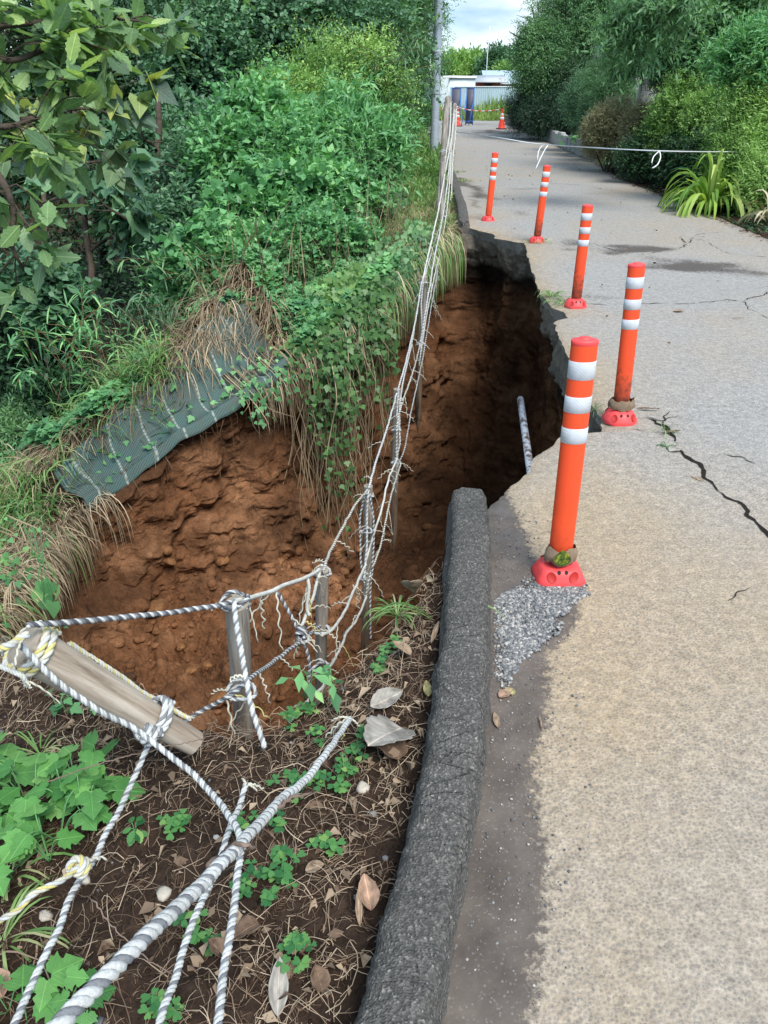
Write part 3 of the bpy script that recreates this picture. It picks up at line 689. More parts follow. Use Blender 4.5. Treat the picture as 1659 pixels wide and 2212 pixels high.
def trunk(parent, pts, r0, r1, m, name='trunk', limbs=0, reach=1.0):
    mb = MB(); P = smooth_path(pts, .15); P[1:-1] += .03*fbm(P[1:-1, 0]*3, P[1:-1, 2]*2, 0, 2, 3)[:, None]
    rr = np.linspace(r0, r1, len(P)); mb.tube(P, rr, 8)
    for i in range(limbs):
        u = .35+.6*(i+.5)/limbs; k = int(u*(len(P)-1)); b = P[k]; a = rng.random()*6.28
        d = np.array([math.cos(a), math.sin(a), .55]); L = reach*(.6+.6*rng.random())
        q = [b, b+d*L*.4+rng.normal(size=3)*.05*L, b+d*L*.75+rng.normal(size=3)*.1*L, b+d*L+np.array([0, 0, .15*L])]
        Q = smooth_path(q, .12*max(1, reach*.5)); mb.tube(Q, np.linspace(rr[k]*.55, rr[k]*.1, len(Q)), 6)
        for j in range(2):
            b2 = Q[int(len(Q)*(.5+.2*j))]; a2 = rng.random()*6.28; d2 = np.array([math.cos(a2), math.sin(a2), .4])*L*.45
            Q2 = smooth_path([b2, b2+d2*.5+rng.normal(size=3)*.05, b2+d2], .12); mb.tube(Q2, np.linspace(rr[k]*.22, rr[k]*.05, len(Q2)), 5)
    return mb.build(name, m, parent, smooth=True)
def plant(name, label, cat, blobs_px, n_per, size, m, group=None, base=None, stem=True, tr=None, cname='foliage', **k):
    """blobs_px: (px,py,depth,rx_px,rz_px[,weight])"""
    cs = []
    for b in blobs_px:
        c = PD(b[0], b[1], b[2]); rx_ = b[3]*b[2]/F; rz_ = b[4]*b[2]/F
        cs.append((c, (rx_, rx_*.8, rz_), int(n_per*(b[5] if len(b) > 5 else 1))))
    c0 = cs[0][0]
    gz = base if base is not None else min(c.z-r[2] for c, r, _ in cs)-.1
    root = empty(name, (c0.x, c0.y, gz), label, cat, group); off = np.array([c0.x, c0.y, gz])
    bl = [(np.array(c)-off, r, n) for c, r, n in cs]
    foliage(cname, bl, size, m, root, **k)
    if tr: 
        mt, r0, limbs, reach = tr
        trunk(root, [(0, 0, -.1), (.05, .03, (bl[0][0][2])*.5), tuple(bl[0][0]*np.array([1, 1, 1.0])), tuple(bl[0][0]+np.array([0, 0, bl[0][1][2]*.6]))], r0, r0*.25, mt, 'trunk', limbs, reach)
    elif stem:
        mb = MB()
        for i in range(9):
            bb = bl[i % len(bl)]; d = _n(rng.normal(size=3)); e = bb[0]+d*np.array(bb[1])*.7
            s0 = np.array([bb[0][0]*.6+rng.normal()*.08, bb[0][1]*.6+rng.normal()*.08, min(0, bb[0][2]-bb[1][2])])
            P = smooth_path([s0, (s0+e)/2+rng.normal(size=3)*.08, e], .12); mb.tube(P, np.linspace(.018, .004, len(P)), 5)
        mb.build('stems', M_bark, root, smooth=True)
    return root

# ------------------------------------------------------------------ left: woods behind the bank
WG = 'tall trees of the wood on the left'
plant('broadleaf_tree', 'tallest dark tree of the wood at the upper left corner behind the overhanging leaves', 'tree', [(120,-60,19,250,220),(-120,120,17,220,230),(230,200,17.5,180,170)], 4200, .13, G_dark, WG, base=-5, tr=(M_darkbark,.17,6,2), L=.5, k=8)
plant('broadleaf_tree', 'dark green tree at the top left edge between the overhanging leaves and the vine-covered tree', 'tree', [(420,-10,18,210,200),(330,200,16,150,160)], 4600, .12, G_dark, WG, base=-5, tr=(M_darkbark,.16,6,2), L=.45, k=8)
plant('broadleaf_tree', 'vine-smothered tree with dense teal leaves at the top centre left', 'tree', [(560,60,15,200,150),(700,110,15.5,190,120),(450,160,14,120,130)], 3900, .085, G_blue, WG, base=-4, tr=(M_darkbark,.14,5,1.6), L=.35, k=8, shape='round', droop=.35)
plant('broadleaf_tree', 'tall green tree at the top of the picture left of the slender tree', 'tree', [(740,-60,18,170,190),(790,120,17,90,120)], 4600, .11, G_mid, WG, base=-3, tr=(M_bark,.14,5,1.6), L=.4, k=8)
t_ = plant('slender_tree', 'slender airy tree with bare dry stems at its foot beside the grey pole', 'tree', [(878,60,20,62,150),(868,190,19.5,58,90),(905,-40,20,50,120)], 3100, .075, G_mid, None, base=-.1, stem=False, L=.4, k=9, shape='lance', droop=.5, rmix=.3)
mb = MB()
for i in range(26):
    a = rng.random()*6.28; d = np.array([math.cos(a)*.25, math.sin(a)*.25, 0]); h = 1.2+rng.random()*2.2
    P = smooth_path([d*.4, d*(.6+.8*rng.random())+[0, 0, h*.5], d*(1.5+1.6*rng.random())+[0, 0, h]], .2); mb.tube(P, np.linspace(.022, .006, len(P)), 5)
mb.build('bare_stems', M_bark, t_)
# under the wood: dim floor of the valley, far wall of leaves
fv = blob_twigs((-9, 17, -3), (9, 7, 3.5), 9000, 5)
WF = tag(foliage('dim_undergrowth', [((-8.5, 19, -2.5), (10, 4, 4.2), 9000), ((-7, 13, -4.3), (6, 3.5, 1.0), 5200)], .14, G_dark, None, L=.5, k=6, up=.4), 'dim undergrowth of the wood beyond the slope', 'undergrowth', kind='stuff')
UG = 'shrubs in the shade below the bank'
plant('shrub', 'dark shrub with large drooping heart-shaped leaves at the left below the overhanging branch', 'shrub', [(330,400,12,110,110),(400,300,12.5,90,90)], 900, .15, G_blue, UG, shape='heart', droop=.8, L=.35, k=5, base=-2.5)
plant('shrub', 'dark leafy shrub at the left edge below the heart-leaved branch', 'shrub', [(60,760,9.5,110,120),(150,900,8.6,90,80)], 1500, .09, G_dark, UG, shape='oval', base=-3.6)
plant('shrub', 'dim shrub in the dark hollow right of the bare trunk', 'shrub', [(400,640,12,80,70),(440,560,11.5,70,70)], 1600, .07, G_dark, UG, base=-3)
plant('shrub', 'round-leaved grey-green shrub at the lower left of the dark hollow', 'shrub', [(95,640,8.5,75,60)], 330, .12, G_blue, UG, shape='round', base=-3)
plant('shrub', 'low dark shrub above the grassy left end of the bank', 'shrub', [(40,960,8.2,80,60),(180,870,9,80,50)], 1300, .065, G_mid, UG, shape='lance', base=-3.2)
# bare trunks in the hollow
for i, (a, lab) in enumerate((((350,990,345,520,10.5,.085), 'pale bare trunk standing in the dark hollow'), ((215,900,180,470,12,.07), 'thin dark trunk deeper in the hollow, left of the pale one'), ((100,860,95,520,11,.06), 'thin leaning trunk at the left edge of the dark hollow'))):
    b = PD(a[0], a[1], a[4]); e = PD(a[2], a[3], a[4]+.4); r0 = empty('bare_trunk', b, lab, 'tree trunk', 'bare trunks in the hollow')
    trunk(r0, [(0, 0, -.6), tuple((e-b)*.5+Vector((.08, 0, 0))), tuple(e-b), tuple((e-b)*1.7)], a[5], a[5]*.5, M_bark, 'trunk', 5, .9)
# bamboo-like dwarf canes
def bamboo(label, px, py, dep, n, L=.8, m=G_mid, spread=.5, group='dwarf bamboo clumps on the slope'):
    c = PD(px, py, dep); r0 = empty('dwarf_bamboo', c, label, 'bamboo', group); mb = MB(); st = MB()
    for i in range(n):
        a = rng.random()*6.28; d = _n(np.array([math.cos(a)*.9, math.sin(a)*.9, .75+.5*rng.random()])); b = rng.normal(size=3)*spread*np.array([.5, .5, .3]); l = L*(.5+.7*rng.random())
        P = smooth_path([b, b+d*l*.5, b+d*l+np.array([0, 0, -.3*l])], .08); st.tube(P, .004, 4)
        for j in range(2, len(P), 1):
            q = np.repeat(P[j:j+1], 3, 0); dd = _n(np.gradient(P, axis=0)[j]+rng.normal(size=(3, 3))*.6)
            blades(mb, q, dd, np.full(3, .13+.07*rng.random()), np.full(3, .018), .9, 3)
    mb.build('leaves', m, r0); st.build('canes', G_root, r0)
bamboo('feathery bamboo clump spreading from the bank above the net into the dark hollow', 480, 640, 9.0, 50, .8)
bamboo('bamboo sprays at the lower edge of the dark hollow', 370, 720, 8.8, 26, .7, G_blue)
bamboo('small bamboo spray reaching left from the grassy rim', 150, 800, 7.6, 22, .9, G_bright)
bamboo('bamboo tuft at the top of the bank near the slender tree', 800, 190, 14, 60, 1.2, G_mid, .9)

# ------------------------------------------------------------------ left: bright shrubs on the bank
BG = 'leafy shrubs on the bank'
B = [
 ('tall bright shrub with pointed leaves in the middle of the bank', [(560,270,11,85,75),(500,340,10.6,70,60),(610,350,10.4,70,70)], 1000, .125, G_bright, 'oval', .3),
 ('vine-covered shrub with pale yellow-green tips below the tall tree', [(720,170,13.5,110,70),(640,210,12.8,80,50),(800,150,13.8,60,60)], 1700, .065, G_yel, 'oval', .25),
 ('bushy shrub with long pointed leaves nearest the grey pole', [(760,270,12,75,60),(800,330,11.4,50,50),(700,320,11.3,70,60)], 950, .15, G_bright, 'lance', .3),
 ('dense green shrub left of the tall bright one', [(440,400,11,80,80),(400,480,10.6,60,60),(380,330,12,70,70)], 1300, .09, G_blue, 'oval', .3),
 ('low spreading shrub right under the tall bright one', [(620,440,9.8,90,60),(540,480,9.6,70,60),(700,430,9.9,70,50)], 1200, .10, G_bright, 'lobe3', .28),
 ('shrub with drooping leaves at the left shoulder of the bank', [(470,560,9.2,70,60),(560,570,8.9,60,50),(420,600,9.4,50,50)], 1000, .09, G_bright, 'lobe3', .26),
 ('sprawling vine shrub above the vine curtain', [(700,520,8.9,80,45),(640,540,8.7,70,40)], 1200, .06, G_bright, 'lobe3', .2),
 ('small shrub on the flat top of the bank by the grass', [(765,425,10.0,55,32)], 900, .06, G_bright, 'lobe3', .2),
]
for lab, bl, n, sz, m_, sh, L_ in B:
    plant('shrub', lab, 'shrub', bl, n, sz, m_, BG, shape=sh, L=L_, k=7, droop=.35, lump=.85)
# tall weeds with whorls of pointed leaves
def weed(label, px, py, dep, h, n=14, lf=.11, m=G_bright, group='tall weeds on the bank', shape='lance'):
    top = PD(px, py, dep); b = top-Vector((rng.normal()*.05, rng.normal()*.05, h)); r0 = empty('tall_weed', b, label, 'weed', group)
    v = np.array(top-b); P = smooth_path([(0, 0, 0), v*.5+rng.normal(size=3)*.05, v], .05); mb = MB(); mb.tube(P, np.linspace(.008, .003, len(P)), 5); mb.build('stem', G_bright, r0)
    k = np.linspace(len(P)*.25, len(P)-1, n).astype(int); a = np.arange(n)*2.4
    ps = np.repeat(P[k], 2, 0); aa = np.stack([a, a+3.14], 1).ravel(); u = np.repeat(np.linspace(0, 1, n), 2)
    tip = np.stack([np.cos(aa), np.sin(aa), .15+.7*u], 1); leaf_mesh('leaves', ps, tip, np.array([0, 0, 1.])+rng.normal(size=(2*n, 3))*.2, lf*(1.1-.5*u)*(.8+.4*rng.random(2*n)), shape, m, r0, np.clip(.35+.6*u+rng.normal(size=2*n)*.1, 0, 1))
for i, (a, lab) in enumerate((((600,265,9.8,.9), 'tallest weed, pale-topped, in the middle of the bank'), ((550,300,10,.8), 'weed just left of the tallest one'), ((470,375,10,.7), 'weed on the left shoulder of the leafy bank'),
    ((500,540,8.6,.5), 'weed above the dry brown litter'), ((560,560,8.4,.4), 'short weed beside the vines above the litter'), ((790,245,11.6,.8), 'weed with broad whorls near the slender tree'), ((830,290,11.8,.7), 'weed at the right end of the shrubs by the pole'),
    ((760,360,10.4,.5), 'weed in front of the long-leaved shrub'), ((640,400,9.4,.6), 'weed rising from the low spreading shrub'), ((330,620,9,.6), 'weed at the edge of the dark hollow'), ((430,640,8.6,.45), 'weed on the rim of the hollow above the net'), ((690,300,10.8,.8), 'weed between the tall bright shrub and the long-leaved one'))):
    weed(lab, *a)

# mass of nameless weeds between the shrubs
def weed_mass(n, spots):
    Ps, Ts, Ns, Rr, Sz = [], [], [], [], []; mb = MB()
    for i in range(n):
        sx_, sy_, dd_, w_, h_ = spots[i % len(spots)]; top = np.array(PD(sx_+rng.normal()*w_, sy_+rng.normal()*h_, dd_+rng.normal()*.3)); hgt = .25+.5*rng.random(); ln = rng.normal(size=2)*.12
        b = top-[ln[0], ln[1], hgt]; P = smooth_path([b, (b+top)/2+[ln[0]*.3, ln[1]*.3, 0], top], .08); mb.tube(P, .0035, 4, rnd=.6); m_ = 7+int(rng.random()*5); lf = .07+.07*rng.random(); br = .3*rng.random()
        for j in range(m_):
            u = j/(m_-1); q = P[int((.15+.85*u)*(len(P)-1))]; a = j*2.4
            for s_ in (0, 3.14): Ps.append(q); Ts.append([math.cos(a+s_), math.sin(a+s_), -.1+.8*u]); Ns.append(np.array([0, 0, 1.])+rng.normal(size=3)*.25); Rr.append(min(1, .25+br+.5*u)); Sz.append(lf*(1.1-.55*u)*(.8+.4*rng.random()))
    r_ = tag(leaf_mesh('weeds', np.array(Ps), np.array(Ts), np.array(Ns), np.array(Sz), 'lance', G_bright, None, np.array(Rr)), 'mass of bright weeds with whorled leaves growing through the shrubs on the bank', 'weeds', kind='stuff'); mb.build('stems', G_mid, r_)
weed_mass(330, [(600,290,10,60,30),(520,380,9.8,60,30),(700,300,10.6,60,30),(780,300,11,50,25),(640,430,9.2,80,30),(480,520,9,50,30),(560,500,8.7,60,25),(760,400,9.8,60,25),(420,600,9,50,30),(700,470,9,60,20),(300,740,8.4,40,30),(230,860,7.6,35,30),(180,960,7,30,30)])
# ------------------------------------------------------------------ ground cover on the bank
def on_bank(n, d0, d1, q0, q1, power=1.0):
    qi = .87*(q0+(q1-q0)*rng.random(n)); k = qi*(nf-1); d = d0+(d1-d0)*rng.random(n)**power
    bx = np.interp(k, np.arange(nf), fr[:, 0]); by = np.interp(k, np.arange(nf), fr[:, 1]); a = np.interp(qi, q, ang)
    x = bx+np.cos(a)*d; y = by+np.sin(a)*d; x = np.minimum(x, kx(y)-.22)
    return x, y, Hf(x, y), qi, d
def bare(qi, d, x, y):
    # keep the net and the brown hump above it clear of leaves
    net_ = (qi > QN0+.01) & (qi < QN1+.01) & (d < .82+.3*fbm(x*2.2, y*2.2, 0, 3, 401)) & (rng.random(len(x)) > .015)
    hump = (qi > QH0) & (qi < QH1) & (d < 1.55+.4*fbm(x*2, y*2, 0, 3, 402)) & (fbm(x*5, y*5, 0, 3, 403) < .25+.3*rng.random(len(x)))
    return ~(net_ | hump)
def cover(name, label, n, d0, d1, q0, q1, size, m, shape, hmax, cat='ground cover', thr=-.3, seed=0, power=1, droop=0):
    x, y, z, qi, d = on_bank(n, d0, d1, q0, q1, power)
    mk = (fbm(x*1.3, y*1.3, 0, 3, 300+seed) > thr) & bare(qi, d, x, y); x, y, z, d = x[mk], y[mk], z[mk], d[mk]; n = len(x)
    h = hmax*np.clip(.45+.7*fbm(x*1.6, y*1.6, 0, 3, 310+seed), .08, 1.3)*(rng.random(n)**.6)
    p = np.stack([x, y, z+h], 1); a = rng.random(n)*6.28
    tip = np.stack([np.cos(a), np.sin(a)-.4, -.1-droop+.5*rng.normal(size=n)], 1); nr = np.array([0, -.25, 1.])+rng.normal(size=(n, 3))*.35
    rn = np.clip(.25+.35*h/hmax+.35*fbm(x*2, y*2, 0, 2, 320)+rng.normal(size=n)*.13, 0, 1)
    return tag(leaf_mesh(name, p, tip, nr, size*(.55+.7*rng.random(n)), shape, m, None, rn), label, cat, kind='stuff')
cover('vine_ground_cover', 'bright lobed vine leaves blanketing the bank above the pit', 42000, -.05, 2.6, .19, .55, .062, G_bright, 'lobe3', .28, seed=1, thr=-.45)
cover('vine_ground_cover', 'lower leafy cover over the slope beyond the shrubs', 16000, 2.0, 8, .08, .42, .09, G_mid, 'oval', .45, seed=2, thr=-.6)
cover('weed_ground_cover', 'weeds along the left lower rim of the bank above the net', 9000, .5, 1.9, .44, .97, .07, G_bright, 'lance', .35, seed=3, thr=-.35)
def netfree(qi, d): return ~((qi > QN0) & (qi < QN1+.01) & (d < .8-.3*rng.random(len(d))) & (rng.random(len(d)) > .06))
def grass_patch(name, label, n, d0, d1, q0, q1, L, wd, m, up=.8, sag=.9, thr=-.5, seed=0, power=1, lean=(0, -.25)):
    x, y, z, qi, d = on_bank(n, d0, d1, q0, q1, power); mk = (fbm(x*1.7, y*1.7, 0, 3, 340+seed) > thr) & (netfree(qi, d) | (seed in (1, 3, 6))); x, y, z = x[mk], y[mk], z[mk]; n = len(x)
    mb = MB(); dd = np.stack([rng.normal(size=n)*.5+lean[0], rng.normal(size=n)*.5+lean[1], up+.3*rng.random(n)], 1)
    blades(mb, np.stack([x, y, z-.01], 1), dd, L*(.5+.8*rng.random(n)), wd*(.6+.8*rng.random(n)), sag, 4, rnd=np.clip(.4+.3*fbm(x*2, y*2, 0, 2, 350+seed)+rng.normal(size=n)*.2, 0, 1))
    return tag(mb.build(name, m), label, 'grass', kind='stuff')
grass_patch('verge_grass', 'short bright grass on the flat verge beside the grey pole', 42000, .05, 9, 0, .25, .15, .009, G_grass, power=.8, seed=1)
grass_patch('verge_grass', 'sparse grass among the vines at the lower left rim', 9000, .25, 1.3, .45, .98, .42, .012, G_grass, seed=2, sag=1.6)
grass_patch('verge_grass', 'far grass and weeds of the verge behind the grey pole', 14000, 6, 26, 0, .1, .3, .02, G_grass, seed=6)
grass_patch('dry_grass', 'dry straw on the verge corner above the broken kerb', 15000, -.05, 2.4, 0, .27, .2, .006, G_straw, up=.2, sag=1.2, seed=3, power=.8)
grass_patch('dry_grass', 'dry brown stalks and litter on the hump above the net', 3000, .2, 1.7, .355, .5, .38, .006, G_straw, up=.05, sag=1.5, seed=4, thr=-.35, lean=(.1, -.7))
grass_patch('dry_grass', 'dry stalks along the upper edge of the green net', 4200, .6, 1.2, .42, .95, .38, .006, G_straw, up=.1, sag=1.5, seed=5, thr=-.25, lean=(.1, -.6))
# grass and straw hanging over the lip, and the vine curtain
def hang(name, label, n, q0, q1, L0, L1, m, wd, d0=-.02, d1=.4, seed=0):
    x, y, z, qi, d = on_bank(n, d0, d1, q0, q1); mb = MB(); a = np.interp(qi, q, ang)
    dd = np.stack([-np.cos(a)*.8+rng.normal(size=n)*.35, -np.sin(a)*.8+rng.normal(size=n)*.25, .15+.3*rng.random(n)], 1)
    blades(mb, np.stack([x, y, z-.02], 1), dd, L0+(L1-L0)*rng.random(n), wd*(.6+.8*rng.random(n)), 3.2, 8); return tag(mb.build(name, m), label, 'grass', kind='stuff')
grass_patch('dry_grass', 'dead stalks and litter on the slope at the left end of the bank', 5200, -.05, 1.6, .5, .72, .42, .006, G_straw, up=.0, sag=1.4, seed=8, thr=-.6, lean=(.1, -.5))
grass_patch('dry_grass', 'dead stalks standing among the shrubs on the bank', 900, .4, 4, .12, .5, .75, .006, G_straw, up=1.3, sag=.7, seed=9, thr=-.6)
hang('hanging_grass', 'green grass hanging over the corner of the bank beside the rope fence', 2600, .03, .27, .3, .85, G_grass, .008)
hang('hanging_straw', 'dry straw hanging over the corner of the bank', 2400, .03, .28, .3, .8, G_straw, .006)
hang('hanging_straw', 'dead straw and rootlets hanging over the top end of the net', 700, .33, .41, .2, .6, G_straw, .005)
grass_patch('dry_grass', 'tangle of dry roots and brown litter on the steep spur above the net', 2300, .35, 1.6, QH0/.87-.02, QH1/.87+.03, .24, .0042, G_straw, up=.0, sag=1.6, seed=4, thr=-.25, lean=(.15, -.3))
grass_patch('dry_grass', 'reddish brown litter on the steep spur above the net', 5000, .3, 1.7, QH0/.87-.02, QH1/.87+.02, .09, .012, G_litter, up=.0, sag=1.2, seed=3, thr=-.5, lean=(.1, -.2))
hang('hanging_straw', 'dead stalks and roots hanging from the bank left of the net', 1500, .55, .85, .2, .7, G_straw, .007)
hang('hanging_grass', 'long green grass hanging at the lower left end of the bank', 320, .58, .9, .3, .7, G_grass, .012)
G_vine = leafmat('vine_leaf', [(.03,.075,.025), (.07,.16,.05), (.13,.26,.08), (.24,.38,.12)])
def curtain(label, n, q0, q1, L0, L1, leafn, lsz, m, den=1.0, out_=.16, seed=0, cl=0):
    cc_ = q0+(q1-q0)*rng.random(max(cl, 1)); lc_ = .45+.75*rng.random(max(cl, 1))
    mb = MB(); Ps = []; Ts = []; Us = []
    for i in range(n):
        ci_ = int(rng.random()*max(cl, 1)); qq = .87*(cc_[ci_]+rng.normal()*.009 if cl and rng.random() < .75 else q0+(q1-q0)*rng.random()); k = qq*(nf-1); bx = np.interp(k, np.arange(nf), fr[:, 0]); by = np.interp(k, np.arange(nf), fr[:, 1]); a = np.interp(qq, q, ang)
        d = np.array([-math.cos(a), -math.sin(a), 0]); o = out_*(.3+rng.random()*1.3); L = (L0+(L1-L0)*rng.random()**1.4)*(lc_[ci_] if cl else 1)
        z0 = float(Hf(bx, by)); p0 = np.array([bx, by, z0])-d*.35+np.array([0, 0, .12])
        pts = [p0, np.array([bx, by, z0+.03])+d*o*.5]; kk = max(2, int(L/.3)); sway = rng.normal(size=2)*.12
        for j in range(1, kk+1): pts.append(np.array([bx+sway[0]*j/kk, by+sway[1]*j/kk, z0-L*j/kk])+d*o+rng.normal(size=3)*np.array([.035, .035, 0]))
        P = smooth_path(pts, .06); mb.tube(P, np.linspace(.005+.004*rng.random(), .002, len(P)), 4, rnd=.3+.4*rng.random())
        w_ = np.exp(-((P[:, 2]-z0)/(-L*.7))**2*1.3) if leafn else None
        for j in range(len(P)):
            c = int(leafn*w_[j]*den*(rng.random()*1.6)) 
            for _ in range(c): Ps.append(P[j]+rng.normal(size=3)*.05); Ts.append(d*.7+np.array([0, 0, -.9])+rng.normal(size=3)*.45); Us.append(.2+.4*rng.random()+.3*(j < 6))
    r_ = empty('vine_curtain', (0, 0, 0), label, 'hanging vines'); mb.build('vine_stems', G_straw, r_)
    if Ps: 
        Ps = np.array(Ps); leaf_mesh('vine_leaves', Ps, np.array(Ts), np.array([0, -1., .5])+rng.normal(size=(len(Ps), 3))*.4, lsz*(.6+.7*rng.random(len(Ps))), 'lobe3', m, r_, np.array(Us))
    return r_
curtain('thick curtain of leafy vines hanging into the pit from the middle of the bank', 130, .25, .375, .5, 2.2, 4, .056, G_vine, den=.8, out_=.24, cl=7)
curtain('long thin bare vines trailing from the leafy curtain almost to the pit floor', 90, .27, .38, 1.4, 2.8, 1, .035, G_mid, den=.6, out_=.12)
curtain('short leafy vines hanging beside the rope fence under the grassy corner', 46, .1, .24, .2, .6, 5, .055, G_mid)
curtain('few short vines dangling over the top end of the green net', 12, .38, .44, .1, .35, 3, .05, G_bright)
curtain('leafy trailers at the lower left corner of the bank by the pit', 14, .57, .8, .3, .9, 2, .05, G_bright)
# ================================================================== MADE THINGS
def paint(name, c, rough=.45, spec=.4, dirt=0, z0=.05, z1=.4, sc=30):
    m, t, p = mat(name, rough, spec); co = objc(t); n = noise(t, sc, 6, .65, co); nl = noise(t, 5, 4, .6, co)
    cc = mix(t, .5, c, ramp(t, nl, [(.3, .8), (.7, 1.1)]), 'MULTIPLY')
    cc = mix(t, ramp(t, noise(t, 140, 3, .6, co), [(.66, 0.0), (.74, .5)]), cc, tuple(x*.45 for x in c))
    if dirt:
        s = N(t, 'ShaderNodeSeparateXYZ'); t.links.new(co, s.inputs[0])
        zz = N(t, 'ShaderNodeMapRange'); zz.inputs[1].default_value = z0; zz.inputs[2].default_value = z1; zz.inputs[3].default_value = 1; zz.inputs[4].default_value = 0
        t.links.new(s.outputs['Z'], zz.inputs[0])
        f = mth(t, 'ADD', zz.outputs[0], mth(t, 'MULTIPLY', mth(t, 'SUBTRACT', n, .5), 1.6)); f = ramp(t, f, [(.35, 0.0), (.95, dirt)])
        cc = mix(t, f, cc, (.06, .035, .022))
    t.links.new(cc, p.inputs['Base Color']); bump(t, p, n, .08, .002); return m
M_or = paint('orange_plastic', (.84, .085, .024), .46, dirt=.35, z0=.0, z1=.3)
M_ord = paint('dirty_orange_plastic', (.80, .08, .022), .5, dirt=.85)
M_base = paint('pink_red_plastic', (.80, .07, .07), .5)
M_hole = paint('hole_shade_red', (.42, .02, .015), .6); M_black = simple('rubber_and_hole_black', (.015,.015,.016), .7)
def band_mat():
    m, t, p = mat('reflective_band', .32, .5); co = objc(t)
    w1 = N(t, 'ShaderNodeTexWave', wave_type='BANDS', bands_direction='DIAGONAL'); w1.inputs['Scale'].default_value = 55; t.links.new(co, w1.inputs[0])
    mp_ = N(t, 'ShaderNodeMapping'); mp_.inputs['Rotation'].default_value = (0, R(90), 0); t.links.new(co, mp_.inputs[0])
    w2 = N(t, 'ShaderNodeTexWave', wave_type='BANDS', bands_direction='DIAGONAL'); w2.inputs['Scale'].default_value = 55; t.links.new(mp_.outputs[0], w2.inputs[0])
    g = mth(t, 'MAXIMUM', ramp(t, w1.outputs[0], [(.9, 0.0), (1, 1.0)]), ramp(t, w2.outputs[0], [(.9, 0.0), (1, 1.0)]))
    c = mix(t, ramp(t, noise(t, 14, 5, .6, co), [(.35, 0.0), (.7, .8)]), (.58, .62, .68), (.36, .36, .34))
    c = mix(t, mth(t, 'MULTIPLY', g, .35), c, (.78, .82, .88)); t.links.new(c, p.inputs['Base Color']); return m
M_band = band_mat()
